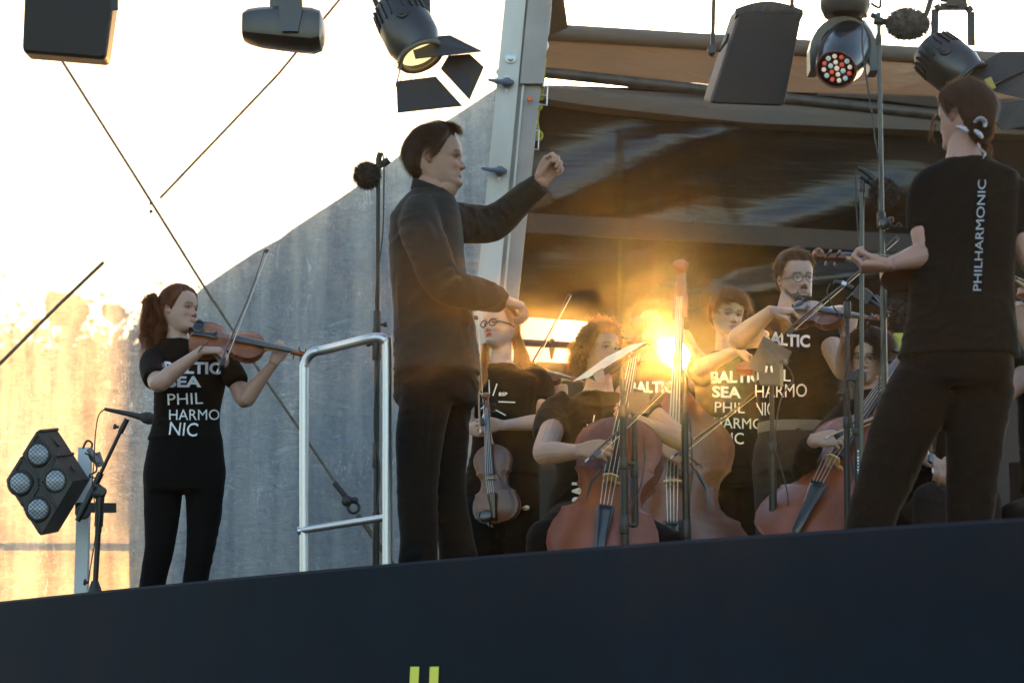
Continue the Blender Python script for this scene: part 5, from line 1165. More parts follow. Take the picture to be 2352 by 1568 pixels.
SKIN_D = (0.303, 0.181, 0.130)
def chair(p, yaw, label, gr='musicians chairs'):
    o = empty('musician_chair', p, label, 'chair', gr); o.rotation_euler = (0, 0, R(yaw)); m = mat('chair_black', (.015, .015, .016), .6)
    q = MB(); q.box((0, 0, .45), (.44, .44, .05)); q.build('seat', m, o, local=True)
    q = MB(); q.box((0, .21, .70), (.42, .03, .26)); q.build('backrest', m, o, local=True)
    for a in (-1, 1):
        for b_ in (-1, 1): q = MB(); q.tube([V(a * .19, b_ * .19, 0), V(a * .19, b_ * .19, .43)], .011, 8); q.build('leg', m, o, local=True)
    for a in (-1, 1): q = MB(); q.tube([V(a * .19, .205, .43), V(a * .19, .22, .80)], .010, 8); q.build('back_post', m, o, local=True)
def seated_legs(o, hip, kneeL, kneeR, D, m=M_TROUSER, seed=1, rr=.09):
    hip = Vector(hip); tr = MB(); tr.sphere(hip, (.18, .16, .12), 16, 10)
    for sd, k in ((-1, Vector(kneeL)), (1, Vector(kneeR))):
        f = V(k.x + sd * .02, k.y + .02, STAGE_Z + .06); tr.tube([hip + V(sd * .08, 0, 0), hip.lerp(k, .5) + V(0, 0, .02), k], [rr * 1.1, rr, rr * .82], 16, smooth=4, round_ends=True); tr.tube([k, k.lerp(f, .4), f], [rr * .82, rr * .72, rr * .66], 14, smooth=3)
        p = V(f.x, f.y - .03, STAGE_Z); shoe(o, p, 5 * sd)
    fabric(o, 'trousers', tr, m, voxel=.010, amp=.005, seed=seed)
def curly_cellist():
    D = 10.7
    o = empty('person', (P(1385, 1450, D).x, D, STAGE_Z), 'seated cellist with backlit curly hair behind the white music desk', 'person')
    h = Head(P(1380, 806, D), 0.222, yaw=34, pitch=6, roll=-4, nose=1.0)
    sk = MB(); h.mesh(sk)
    sk.tube([h.w(0, -.02, .28), P(1376, 880, D), P(1374, 915, D)], [.058, .060, .085], 16, smooth=3)
    sk.loft(torso_rings([(P(1375, 905, D), .072, .055), (P(1375, 950, D), .13, .08), (P(1370, 1120, D), .14, .10)], 12))
    wr = P(1332, 1037, D - .72); a, r = arm_pts(P(1276, 960, D - .02), P(1250, 1040, D - .46), wr, (.055, .053, .050, .048, .038, .029)); limb(sk, a, r)
    hand(sk, wr, V(.92, -.25, .06), V(.2, 1, -.3), V(.1, .3, .9), L=.185, curls=((40, 60, 30), (48, 60, 35), (55, 55, 30), (55, 45, 25)), thumb=(.8, .2, 40), fat=1.1)
    wr = P(1462, 965, D - .16); a, r = arm_pts(P(1474, 935, D), P(1574, 1016, D - .12), wr, (.055, .052, .045, .045, .036, .028)); limb(sk, a, r)
    hand(sk, wr, V(-.7, .2, .55), V(-.2, 1, .2), V(-.5, -.3, .8), L=.18, curls=((50, 70, 40),) * 4)
    skin_body(o, sk, h, voxel=.0042, skin=SKIN_D, lips=(.40, .18, .15), brow=(.10, .055, .03), beard=.12, beard_col=(.2, .12, .08))
    eyes(o, h, look=(-8, 0), open_=.8, skin=SKIN_D, iris=(.08, .05, .03))
    hm = hair_mat('curly_brown_hair', (0.13, 0.058, 0.022))
    HL = ([0, 25, 45, 62, 75, 85, 95, 104, 112, 128, 150, 180], [.80, .80, .76, .64, .52, .46, .50, .50, .36, .2, .12, .10])
    hair_cap(o, h, HL, hm, thick=.10, amp=.035, freq=14, top_extra=.03, back_extra=.05, strands=3200, slen=.30, curl=.034, skip_front=1.15, lift=.6, sw=.0042, seed=15, fall=.3, dirfn=lambda ph, u: Vector(rng.normal(size=3)) * .6 + (h.u * .5 if abs(ph) < 1.1 else -h.u * .7))
    q = MB()
    for i in range(70):
        rr = np.random.RandomState(i + 300); ph = rr.choice([-1, 1]) * rr.uniform(1.7, 3.1) if rr.rand() < .5 else rr.choice([-1, 1]) * rr.uniform(1.5, 2.6); u = rr.uniform(.3, .75)
        p = h.surf(ph, u, .10); out = nrm(p - h.w(0, -.05, .5)); dn = -h.u
        pts = [p + out * .01 * k + dn * .014 * k + Vector(rr.normal(size=3)) * .008 for k in range(5)]; lock(q, pts, .010, .003, 12, .004, i, 1.5)
    q.build('curls', hm, o, angle=180)
    st = MB()
    secs = smooth_secs([(P(1374, 902, D), .082, .075), (P(1375, 916, D), .115, .088), (P(1374, 934, D), .175, .105), (P(1376, 960, D), .205, .12), (P(1376, 1020, D), .195, .135), (P(1368, 1090, D), .175, .13), (P(1352, 1140, D + .02), .175, .135), (P(1345, 1190, D + .03), .175, .14)], 4)
    st.loft(torso_rings(secs, 8))
    st.tube([P(1310, 928, D), P(1278, 950, D - .02), P(1266, 985, D - .12), P(1268, 1004, D - .16)], [.072, .080, .082, .080], 16, smooth=3)
    st.tube([P(1440, 920, D), P(1472, 938, D - .01), P(1500, 958, D - .04)], [.066, .072, .066], 16, smooth=3)
    shirt, bv_ = fabric(o, 't_shirt', st, M_BLACK, voxel=.0068, amp=.0035, seed=16, folds=[(P(1330, 1050, D - .1), V(.2, 0, 1), .1, .014, .006), (P(1330, 1150, D - .1), V(1, 0, .2), .1, .012, .006), (P(1300, 1130, D - .1), V(.8, 0, .6), .1, .012, .006)])
    star(shirt, bv_, [[(1365, 953.6), (1359, 988)], [(1348, 973.6), (1357, 989)], [(1340, 983.6), (1355, 992.6)], [(1342.6, 1006), (1355, 995)]], D, 2.2)
    print_text(shirt, bv_, 'BAL', 1348, 1158, 62, 34, D, bold=.04, vert=True)
    hip = V(P(1350, 1200, D + .05).x, D + .06, STAGE_Z + .56)
    seated_legs(o, hip, P(1252, 1240, D - .42), P(1540, 1262, D - .38), D, seed=17, rr=.10)
    chair((hip.x, hip.y + .05, STAGE_Z), 0, 'black chair under the curly-haired cellist behind the cello')
    B = P(1374, 1354, D - .66); T = P(1474, 768, D - .12)
    fiddle('cello', B, T, V(-.12, -.96, .2), 'reddish cello played in the middle of the picture by the curly-haired player', 'cello', V_RED, kind='cello', group='cellos')
    q = MB(); q.torus(P(1384, 1038, D - .80), V(1, 0, -.3), .011, .0018, 14, 5); q.build('ring', m_chrome, o)
    bow(P(1352, 1052, D - .84), P(1530, 880, D - .72), V(.5, -.1, -.8), 'cello bow of the curly-haired player rising to the sun', r=.0055)
curly_cellist()

def bassist():
    D = 12.9; SK = (0.255, 0.141, 0.092)
    o = empty('person', (P(1497, 1440, D).x, D, STAGE_Z), 'double bass player with short dark curly hair in the sun glare', 'person')
    h = Head(P(1489, 745, D), 0.218, yaw=12, pitch=2, roll=-3)
    sk = MB(); h.mesh(sk, 56, 64); sk.tube([h.w(0, -.02, .28), P(1492, 810, D), P(1495, 840, D)], [.06, .06, .08], 14, smooth=3)
    sk.loft(torso_rings([(P(1496, 835, D), .072, .055), (P(1497, 870, D), .13, .08), (P(1497, 1060, D), .14, .10)], 5))
    wr = P(1526, 1038, D - .98); a, r = arm_pts(P(1430, 890, D), P(1452, 985, D - .45), wr); limb(sk, a, r)
    hand(sk, wr + V(-.01, 0, .01), V(.75, -.1, -.35), V(.1, .7, -.5), V(.5, -.6, .3), L=.195, curls=((14, 22, 12), (20, 25, 12), (25, 30, 15), (30, 30, 15)), thumb=(.7, .4, 20), spread=.2)
    wr = P(1590, 800, D - .42); a, r = arm_pts(P(1566, 890, D), P(1640, 868, D - .26), wr); limb(sk, a, r)
    hand(sk, wr, V(-.4, 0, .7), V(-.6, .8, 0), V(-.2, .2, .9), L=.18, curls=((50, 60, 40),) * 4)
    skin_body(o, sk, h, voxel=.0048, skin=SK, lips=(.33, .14, .12), brow=(.03, .02, .015))
    eyes(o, h, look=(-5, 0), open_=.9, skin=SK)
    HL = ([0, 25, 45, 62, 75, 85, 95, 104, 112, 128, 150, 180], [.80, .80, .76, .64, .52, .46, .50, .50, .36, .26, .2, .18])
    hair_cap(o, h, HL, hair_mat('black_curly_hair', (.03, .018, .012)), thick=.12, amp=.02, freq=22, strands=2200, slen=.16, curl=.02, lift=.9, seed=18, dirfn=lambda ph, u: Vector(rng.normal(size=3)))
    st = MB(); secs = smooth_secs([(P(1494, 832, D), .08, .07), (P(1496, 848, D), .13, .09), (P(1497, 870, D), .20, .11), (P(1497, 930, D), .20, .13), (P(1497, 1040, D), .18, .13), (P(1497, 1090, D), .2, .14)], 4)
    st.loft(torso_rings(secs, 3)); st.tube([P(1445, 868, D), P(1430, 895, D), P(1436, 935, D - .08)], [.07, .075, .07], 14, smooth=3); st.tube([P(1545, 868, D), P(1568, 886, D), P(1600, 884, D - .1)], [.07, .072, .068], 14, smooth=3)
    shirt, bv_ = fabric(o, 't_shirt', st, M_BLACK, voxel=.008, amp=.004, seed=19)
    print_text(shirt, bv_, 'BALTIC', 1446, 901, 101, 25, D, bold=.035); print_text(shirt, bv_, 'SEA', 1446, 932, 60, 23, D, bold=.035); print_text(shirt, bv_, 'PHIL', 1446, 962, 66, 24, D)
    tr = MB(); tr.loft(torso_rings([(P(1497, 1080, D), .17, .13), (P(1497, 1140, D), .19, .14)], 3))
    for x0 in (1460, 1535): tr.tube([P(x0, 1120, D), P(x0, 1250, D), P(x0, 1420, D)], [.1, .085, .075], 12, smooth=3)
    fabric(o, 'trousers', tr, M_TROUSER, voxel=.012, amp=.004, seed=20)
    fiddle('double_bass', P(1566, 1412, 12.25), P(1577, 622, 12.55), V(-.22, -.97, .05), 'large orange-brown double bass standing against the setting sun', 'double bass', V_BASS, kind='bass', yw=1.22)
    bow(P(1548, 1046, D - 1.06), P(1745, 888, D - 1.0), V(.5, -.1, -.8), 'double bass bow slanting up to the dark music desk', r=.007)
bassist()
SKIN_E = (0.339, 0.209, 0.163)
def boy():
    D = 12.3; SK = (0.316, 0.198, 0.146)
    o = empty('person', (P(1690, 1450, D).x, D, STAGE_Z), 'young string player with a brown fringe half hidden behind the bearded violinist raised elbow', 'person')
    h = Head(P(1671, 724, D), 0.242, yaw=16, pitch=-3, roll=-5)
    sk = MB(); h.mesh(sk); sk.tube([h.w(0, -.02, .28), P(1668, 790, D), P(1672, 820, D)], [.055, .056, .08], 14, smooth=3)
    sk.loft(torso_rings([(P(1675, 815, D), .072, .055), (P(1680, 850, D), .13, .08), (P(1690, 1040, D), .14, .10)], 5))
    wr = P(1692, 806, D - .46); a, r = arm_pts(P(1612, 845, D - .02), P(1612, 842, D - .34), wr, (.055, .05, .044, .042, .034, .026)); limb(sk, a, r)
    hand(sk, wr, V(.95, .15, -.1), V(.1, .5, -.8), V(.1, -.6, .5), L=.185, curls=((30, 45, 25),) * 4)
    wr = P(1800, 850, D - .40); a, r = arm_pts(P(1755, 850, D), P(1790, 930, D - .2), wr); limb(sk, a, r); hand(sk, wr, V(0, 0, 1), V(-.6, .8, 0), V(-1, 0, 0), L=.18, curls=((60, 70, 40),) * 4)
    skin_body(o, sk, h, voxel=.0045, skin=SK, lips=(.40, .18, .15), brow=(.06, .035, .02))
    eyes(o, h, look=(-5, 0), open_=.8, skin=SK)
    HL = ([0, 20, 40, 55, 66, 78, 86, 94, 104, 112, 125, 150, 180], [.76, .72, .70, .68, .60, .52, .50, .60, .60, .46, .28, .2, .18])
    hair_cap(o, h, HL, hair_mat('brown_fringe_hair', (.075, .036, .016)), thick=.085, amp=.02, freq=10, top_extra=.03, strands=1700, slen=.32, lift=.12, seed=22, dirfn=lambda ph, u: (h.s * .8 - h.u * .5 + h.f * .2))
    st = MB(); secs = smooth_secs([(P(1671, 806, D), .078, .07), (P(1675, 824, D), .13, .09), (P(1682, 850, D), .20, .11), (P(1688, 920, D), .20, .13), (P(1690, 1030, D), .18, .13), (P(1690, 1080, D), .2, .14)], 4)
    st.loft(torso_rings(secs, 8)); st.tube([P(1625, 832, D), P(1608, 850, D - .03), P(1612, 852, D - .2)], [.062, .07, .07], 14, smooth=3); st.tube([P(1735, 838, D), P(1758, 860, D), P(1772, 895, D - .1)], [.07, .072, .068], 14, smooth=3)
    shirt, bv_ = fabric(o, 't_shirt', st, M_BLACK, voxel=.0075, amp=.0045, seed=23)
    T = lambda *a, **k: print_text(shirt, bv_, *a, **k)
    T('BALTIC', 1632, 879, 116, 26, D, bold=.035, slope=.02); T('SEA', 1636, 911, 66, 25, D, bold=.035, slope=-.04); T('PHIL', 1642, 946, 68, 25, D, slope=-.04); T('HARMO', 1640, 982, 112, 25, D, slope=-.03); T('NIC', 1652, 1018, 56, 27, D, slope=-.03)
    tr = MB(); tr.loft(torso_rings([(P(1690, 1060, D), .17, .13), (P(1690, 1120, D), .19, .14)], 3))
    for x0 in (1655, 1725): tr.tube([P(x0, 1110, D), P(x0, 1250, D), P(x0, 1440, D)], [.1, .085, .075], 12, smooth=3)
    fabric(o, 'trousers', tr, M_TROUSER, voxel=.012, amp=.004, seed=24)
    fiddle('violin', P(1700, 846, D - .42), P(1905, 872, D - .75), V(0, -.45, .89), 'violin end showing below the bearded man elbow, held by the fringed boy', 'violin', V_VIO, group='violins of the players')
boy()
def bearded():
    D = 11.2
    o = empty('person', (P(1835, 1470, D).x, D, STAGE_Z), 'bearded violinist in round spectacles with a grey leather belt', 'person')
    h = Head(P(1826, 642, D), 0.247, yaw=17, pitch=-1, roll=4, jaw=1.12, wide=1.0)
    sk = MB(); h.mesh(sk); sk.tube([h.w(0, -.03, .28), P(1818, 710, D), P(1822, 745, D)], [.064, .068, .09], 16, smooth=3)
    sk.loft(torso_rings([(P(1825, 740, D), .075, .06), (P(1830, 780, D), .15, .09), (P(1835, 960, D), .15, .11)], 8))
    wr = P(1770, 716, D - .46); a, r = arm_pts(P(1762, 765, D - .03), P(1696, 778, D - .30), wr, (.062, .058, .050, .048, .038, .029)); limb(sk, a, r)
    hand(sk, wr, V(.93, .1, .05), V(.25, .35, -.9), V(.2, -.8, .3), L=.190, curls=((42, 50, 20), (48, 50, 25), (54, 48, 25), (58, 45, 20)), thumb=(.7, .25, 45), fat=1.05)
    wr = P(1946, 772, D - .52); a, r = arm_pts(P(1898, 770, D), P(1938, 850, D - .28), wr, (.060, .055, .048, .044, .036, .028)); limb(sk, a, r)
    hand(sk, wr, V(.12, .05, 1), V(-.25, .95, .1), V(-1, -.1, 0), L=.188, curls=((48, 70, 50), (50, 72, 50), (52, 74, 50), (54, 74, 50)), thumb=(.9, .25, 15), fat=1.05)
    skin_body(o, sk, h, voxel=.0042, skin=SKIN_E, lips=(.42, .18, .16), brow=(.08, .045, .03), beard=.85, beard_col=(.045, .026, .018))
    eyes(o, h, look=(22, -2), open_=1.0, skin=SKIN_E, iris=(.06, .06, .05))
    glasses(o, h, mat('thin_black_wire_frame', (.012, .011, .011), .3), r=.098, thick=.0055, round_=.92)
    hm = hair_mat('short_brown_hair', (.075, .046, .028))
    HL = ([0, 20, 38, 50, 62, 74, 84, 94, 104, 112, 125, 150, 180], [.83, .84, .86, .84, .74, .62, .54, .62, .62, .48, .34, .28, .26])
    hair_cap(o, h, HL, hm, thick=.014, amp=.006, freq=12, top_extra=.10, strands=3000, slen=.11, lift=.4, sw=.005, seed=25, dirfn=lambda ph, u: (h.f * .3 + h.s * .8 * (1 if u > .8 else 0) - h.u * (.8 if u < .7 else 0)))
    bd = MB(); rg = np.random.RandomState(5); vs = []; fs = []
    for _ in range(700):
        a_ = rg.uniform(-.12, .12); u_ = rg.uniform(.0, .19 if abs(a_) > .12 else .135) if rg.rand() < .85 else rg.uniform(.278, .29)
        if u_ > .26: a_ *= .45
        W_ = float(smooth_interp(max(u_, 0), Head.W_U, Head.W_W)); ph = math.asin(max(-1, min(1, a_ / W_))) if abs(a_) < W_ else math.copysign(1.4, a_)
        p = h.surf(ph, max(u_, .0), .012); out = nrm(p - h.w(0, .1, .2)); d = nrm(-h.u * .8 + out * .35 + Vector(rg.normal(size=3)) * .15); L_ = (.020 if u_ < .2 else .008) * rg.uniform(.6, 1.2); b_ = nrm(d.cross(out)) * .0012; k = len(vs)
        vs += [p - b_, p + b_, p + d * L_]; fs += [(k, k + 1, k + 2)]
    bd.add(vs, fs); bb = bd.build('beard', hair_mat('dark_beard', (.032, .018, .012)), o, angle=180)
    st = MB()
    secs = smooth_secs([(P(1822, 728, D), .088, .08), (P(1824, 744, D), .13, .095), (P(1830, 762, D), .19, .11), (P(1832, 790, D), .215, .125), (P(1832, 860, D), .205, .145), (P(1833, 930, D), .190, .142), (P(1834, 985, D), .182, .138)], 4)
    st.loft(torso_rings(secs, 8))
    st.tube([P(1785, 758, D), P(1760, 772, D - .06), P(1738, 778, D - .15)], [.080, .086, .084], 16, smooth=3); st.tube([P(1875, 760, D), P(1900, 775, D - .02), P(1914, 802, D - .08)], [.075, .080, .078], 16, smooth=3)
    F_ = [(P(1850, 880, D - .13), V(.8, 0, .5), .16, .014, .006), (P(1870, 930, D - .12), V(.9, 0, .2), .15, .013, .006), (P(1840, 960, D - .12), V(1, 0, .1), .14, .012, .005), (P(1900, 850, D - .1), V(.3, 0, 1), .12, .014, .006), (P(1780, 830, D - .12), V(.1, 0, 1), .12, .014, .005)]
    shirt, bv_ = fabric(o, 't_shirt', st, M_BLACK, voxel=.0068, amp=.004, seed=26, folds=F_)
    T = lambda *a, **k: print_text(shirt, bv_, *a, **k)
    T('BALTIC', 1752, 787, 108, 27, D, bold=.035, slope=-.12, curve=-14); T('SEA', 1744, 830, 66, 26, D, bold=.035, slope=-.08); T('PHIL', 1740, 872, 76, 28, D, slope=-.05); T('HARMO', 1736, 913, 117, 31, D, slope=0.02, curve=0); T('NIC', 1738, 954, 40, 31, D, slope=.03)
    q = MB(); q.loft(torso_rings([(P(1834, 972, D), .190, .146), (P(1834, 995, D), .190, .146), (P(1834, 996, D), .185, .14), (P(1834, 971, D), .185, .14)], 8)); q.build('belt', mat('grey_brown_leather', (.10, .085, .07), .6, noise_s=30, noise_amt=.15), o)
    tr = MB(); tr.loft(torso_rings(smooth_secs([(P(1834, 985, D), .184, .14), (P(1832, 1040, D), .205, .155), (P(1832, 1090, D), .205, .155)], 3), 8))
    for x0, x1 in ((1786, 1782), (1880, 1884)): tr.tube([P(x0, 1060, D), P(x0, 1160, D), P(x1, 1260, D), P(x1, 1450, D)], [.118, .108, .09, .08], 16, smooth=3)
    fabric(o, 'trousers', tr, M_BRNTR, voxel=.008, amp=.004, seed=27, folds=[(P(1765, 1120, D - .1), V(.02, 0, 1), .25, .01, .006)])
    for px in (1782, 1884): p = P(px, 1470, D); p.z = STAGE_Z; shoe(o, p, 5)
    fiddle('violin', P(1824, 728, D - .36), P(2024, 744, D - .74), V(-.25, -.70, .66), 'reddish violin under the chin of the bearded violinist', 'violin', V_DK2, group='violins of the players')
    bow(P(1797, 768, D - .56), P(2056, 545, D - .48), V(.5, -.3, -.7), 'bow of the bearded violinist slanting up past the microphone stands', r=.0045)
V_DK2 = varnish('red_brown_violin_varnish', (0.20, 0.065, 0.026), (0.10, 0.03, 0.014))
bearded()
SKIN_F = (0.328, 0.215, 0.168)
def seated_cellist():
    D = 10.7
    o = empty('person', (P(1990, 1450, D).x, D, STAGE_Z), 'seated cellist with straight dark hair and thin wire spectacles in a black long-sleeved top', 'person')
    h = Head(P(1999, 822, D), 0.240, yaw=-27, pitch=-6, roll=-6, jaw=.95)
    sk = MB(); h.mesh(sk); sk.tube([h.w(0, -.02, .28), P(2010, 890, D), P(2016, 925, D)], [.054, .055, .08], 16, smooth=3)
    sk.loft(torso_rings([(P(2016, 920, D), .072, .055), (P(2018, 960, D), .13, .08), (P(2010, 1120, D), .14, .10)], -15))
    wr = P(1868, 1012, D - .62); a, r = arm_pts(P(1945, 955, D), P(1858, 1080, D - .38), wr, (.05, .046, .042, .04, .034, .026)); limb(sk, a, r)
    hand(sk, wr, V(.95, -.1, .10), V(.1, 1, -.5), V(.2, .2, .9), L=.180, curls=((35, 50, 30), (42, 52, 30), (48, 50, 30), (54, 45, 25)), thumb=(.8, .2, 40))
    wr = P(2070, 890, D - .15); a, r = arm_pts(P(2085, 960, D), P(2130, 1010, D - .2), wr); limb(sk, a, r); hand(sk, wr, V(-.3, 0, .9), V(-.6, .6, 0), V(0, -.6, .6), L=.18, curls=((55, 70, 40),) * 4)
    skin_body(o, sk, h, voxel=.0042, skin=SKIN_F, lips=(.42, .19, .16), brow=(.025, .018, .015), brow_amt=.95, blush=.5)
    eyes(o, h, look=(0, -4), open_=.75, skin=SKIN_F, iris=(.03, .02, .015))
    glasses(o, h, mat('thin_black_wire_frame', (.012, .011, .011), .3), r=.080, thick=.0045, round_=1.15, down=.01)
    hm = hair_mat('straight_black_hair', (.022, .013, .011))
    HL = ([0, 18, 40, 55, 66, 78, 86, 94, 104, 112, 125, 150, 180], [.80, .77, .66, .58, .50, .44, .40, .46, .48, .36, .22, .15, .12])
    hair_cap(o, h, HL, hm, thick=.085, amp=.010, freq=7, top_extra=.025, strands=2400, slen=.42, lift=.03, sw=.004, seed=28, dirfn=lambda ph, u: (-h.u * .9 + h.s * (.9 if ph > 0 else -.9) * (1 if u > .75 else .1) + h.f * .1))
    q = MB()
    for i in range(22):
        rr = np.random.RandomState(i + 700); sd = -1 if i % 2 else 1; ph = sd * rr.uniform(.55, 1.35)
        a_ = h.surf(sd * .1, .985, .09); b_ = h.surf(ph * .8, .84, .11); c_ = h.surf(ph, .68, .085); d_ = h.surf(ph * 1.08, rr.uniform(.46, .56), .065); lock(q, [a_, b_, c_, d_], .011, .003, 18, .001, i, 1.2)
    q.build('parted_fringe', hm, o, angle=180)
    st = MB(); secs = smooth_secs([(P(2010, 896, D), .066, .066), (P(2013, 915, D), .08, .075), (P(2014, 930, D), .12, .085), (P(2016, 948, D), .185, .10), (P(2016, 985, D), .20, .12), (P(2012, 1080, D), .18, .13), (P(2005, 1170, D + .02), .17, .135)], 4)
    st.loft(torso_rings(secs, -15))
    st.tube([P(1960, 942, D), P(1935, 965, D - .06), P(1880, 1030, D - .28), P(1852, 1078, D - .40), P(1850, 1050, D - .52), P(1866, 1018, D - .60)], [.066, .070, .064, .062, .054, .050], 16, smooth=4)
    st.tube([P(2065, 945, D), P(2090, 970, D), P(2130, 1010, D - .2), P(2085, 925, D - .16)], [.066, .068, .058, .042], 16, smooth=4)
    fabric(o, 'long_sleeved_top', st, M_BLACK, voxel=.0070, amp=.004, seed=29, folds=[(P(1850, 1060, D - .5), V(1, 0, .4), .06, .012, .007), (P(1865, 1075, D - .45), V(1, 0, -.4), .06, .012, .007)])
    hip = V(P(2000, 1200, D + .05).x, D + .06, STAGE_Z + .56); seated_legs(o, hip, P(1905, 1250, D - .42), P(2130, 1240, D - .40), D, seed=30)
    chair((hip.x, hip.y + .05, STAGE_Z), 0, 'black chair under the seated cellist with wire spectacles')
    fiddle('cello', P(1836, 1302, D - .66), P(2112, 818, D - .02), V(-.42, -.86, .30), 'reddish cello at right leaning across the seated cellist with wire spectacles', 'cello', V_RED, kind='cello', group='cellos')
    bow(P(1905, 1002, D - .74), P(2160, 888, D - .60), V(.35, -.1, -.9), 'cello bow held by the seated cellist, ending behind the standing woman', r=.0055, stick=mat('pale_bow_stick', (.30, .22, .14), .4, coat=.3))
seated_cellist()
SKIN_G = (0.316, 0.169, 0.130)
def standing_woman():
    D = 8.3
    o = empty('person', (P(2200, 1450, D).x, D, STAGE_Z), 'woman standing with her back turned, hair in a bun, white lettering down her shirt', 'person')
    h = Head(P(2215, 268, D), 0.232, yaw=-142, pitch=-2, roll=3, fem=1)
    sk = MB(); h.mesh(sk); sk.tube([h.w(0, -.06, .30), P(2214, 345, D), P(2216, 385, D)], [.056, .058, .08], 16, smooth=3)
    sk.loft(torso_rings([(P(2216, 375, D), .072, .055), (P(2215, 410, D), .13, .08), (P(2215, 700, D), .13, .10)], 165))
    wr = P(2042, 607, D - .10); a, r = arm_pts(P(2126, 455, D), P(2130, 583, D - .02), wr, (.040, .057, .047, .043, .032, .024)); limb(sk, a, r)
    hand(sk, wr, V(-.95, .1, -.10), V(-.05, .25, 1), V(-.15, -.8, .2), L=.182, curls=((50, 70, 40), (54, 70, 40), (58, 70, 40), (62, 70, 40)), thumb=(.9, .3, 20), fat=.98)
    wr = P(2420, 640, D + .12); a, r = arm_pts(P(2322, 470, D), P(2372, 600, D - .02), wr, (.046, .054, .047, .043, .032, .024)); limb(sk, a, r)
    hand(sk, wr, V(.4, .5, .3), V(0, .3, -1), V(-.6, 0, 0), L=.175)
    skin_body(o, sk, h, voxel=.0042, skin=SKIN_G, lips=(.4, .15, .13), blush=1.0)
    eyes(o, h, skin=SKIN_G)
    hm = hair_mat('dark_auburn_hair', (.062, .030, .017))
    HL = ([0, 25, 45, 62, 75, 85, 95, 104, 112, 128, 150, 180], [.86, .85, .80, .70, .56, .50, .56, .58, .42, .28, .22, .20])
    bunc = P(2252, 296, D - .05)
    hair_cap(o, h, HL, hm, thick=.045, amp=.008, freq=8, top_extra=.03, back_extra=.05, strands=2600, slen=.34, lift=.04, sw=.004, seed=41, dirfn=lambda ph, u: (bunc - h.surf(ph, min(u, .99), .05)))
    q = MB()
    for i in range(16):
        a_ = i * 2 * math.pi / 16; rr = np.random.RandomState(i); pts = []
        for k in range(7): t_ = a_ + k * .75; rad = .040 - .003 * k + rr.uniform(-.004, .004); pts.append(bunc + V(math.cos(t_) * rad, -.012 + .012 * math.sin(i), math.sin(t_) * rad * 1.15))
        lock(q, pts, .012, .005, 16, .001, i, 1.2)
    q.sphere(bunc + V(0, .01, 0), (.042, .03, .045), 14, 10); q.build('bun', hm, o, angle=180); q = MB()
    for i in range(12): rr = np.random.RandomState(i + 60); lock(q, [bunc + V(-.01, .03, -.03), P(2262 + rr.uniform(-10, 16), 335, D), P(2262 + rr.uniform(-16, 20), 352 + rr.uniform(0, 14), D)], .004, .001, 6, .003, i, 1.5)
    for i in range(8): rr = np.random.RandomState(i + 80); p = P(2150, 262 + i * 4, D + .03); lock(q, [p, P(2142 + rr.uniform(-6, 5), 275 + i * 5, D), P(2138 + rr.uniform(-10, 8), 296 + i * 5, D)], .0012, .0006, 2, .003, i, 2.5)
    q.build('stray_strands', hm, o, angle=180, kind='stuff')
    ms_ = mat('silver_ribbon', (.30, .29, .35), .35, noise_s=60, noise_amt=.3, sheen=.4); q = MB()
    q.tube([P(2200, 291, D - .06), P(2212, 294, D - .10), P(2224, 302, D - .10)], [.009, .012, .007], 8, smooth=4, flat=.5); q.tube([P(2238, 282, D - .12), P(2250, 272, D - .13), P(2262, 280, D - .12), P(2262, 292, D - .12)], [.008, .012, .012, .008], 8, smooth=4, flat=.5)
    q.tube([P(2240, 300, D - .12), P(2250, 308, D - .13), P(2256, 316, D - .12)], [.009, .014, .008], 8, smooth=4, flat=.6); q.tube([P(2246, 328, D - .08), P(2254, 346, D - .08), P(2262, 352, D - .08), P(2258, 364, D - .08)], [.004, .007, .007, .005], 8, smooth=4, flat=.5); q.build('ribbon', ms_, o)
    st = MB()
    secs = smooth_secs([(P(2219, 366, D), .082, .066), (P(2218, 378, D), .11, .08), (P(2216, 394, D), .165, .092), (P(2215, 420, D), .186, .105), (P(2215, 500, D), .184, .125), (P(2212, 600, D), .178, .125), (P(2208, 700, D), .182, .13), (P(2205, 780, D), .20, .142), (P(2200, 822, D), .212, .15)], 4)
    st.loft(torso_rings(secs, 165))
    st.tube([P(2175, 400, D), P(2140, 418, D), P(2126, 445, D), P(2122, 490, D), P(2125, 528, D - .01)], [.050, .056, .062, .064, .060], 16, smooth=3); st.tube([P(2262, 402, D), P(2300, 420, D), P(2326, 448, D), P(2340, 495, D), P(2350, 545, D - .01)], [.050, .056, .062, .064, .060], 16, smooth=3)
    shirt, bv_ = fabric(o, 't_shirt', st, M_BLACK, voxel=.0068, amp=.0035, seed=42, folds=[(P(2200, 560, D - .12), V(.3, 0, 1), .2, .018, .006), (P(2270, 640, D - .1), V(-.5, 0, 1), .2, .018, .006)])
    print_text(shirt, bv_, 'PHILHARMONIC', 2253, 668, 254, 19, D, vert=True, lean=-.045, m=mat('grey_back_print', (.26, .28, .32), .7))
    tr = MB(); tr.loft(torso_rings(smooth_secs([(P(2200, 800, D), .185, .13), (P(2195, 850, D), .200, .145), (P(2192, 890, D), .190, .14)], 3), 165))
    tr.tube([P(2128, 880, D), P(2072, 990, D), P(2034, 1100, D), P(1998, 1209, D), P(1965, 1440, D)], [.120, .112, .098, .085, .088], 16, smooth=3); tr.tube([P(2252, 880, D), P(2240, 990, D), P(2232, 1100, D), P(2226, 1220, D), P(2222, 1440, D)], [.118, .104, .090, .078, .082], 16, smooth=3)
    fabric(o, 'trousers', tr, M_TROUSER, voxel=.010, amp=.004, seed=43)
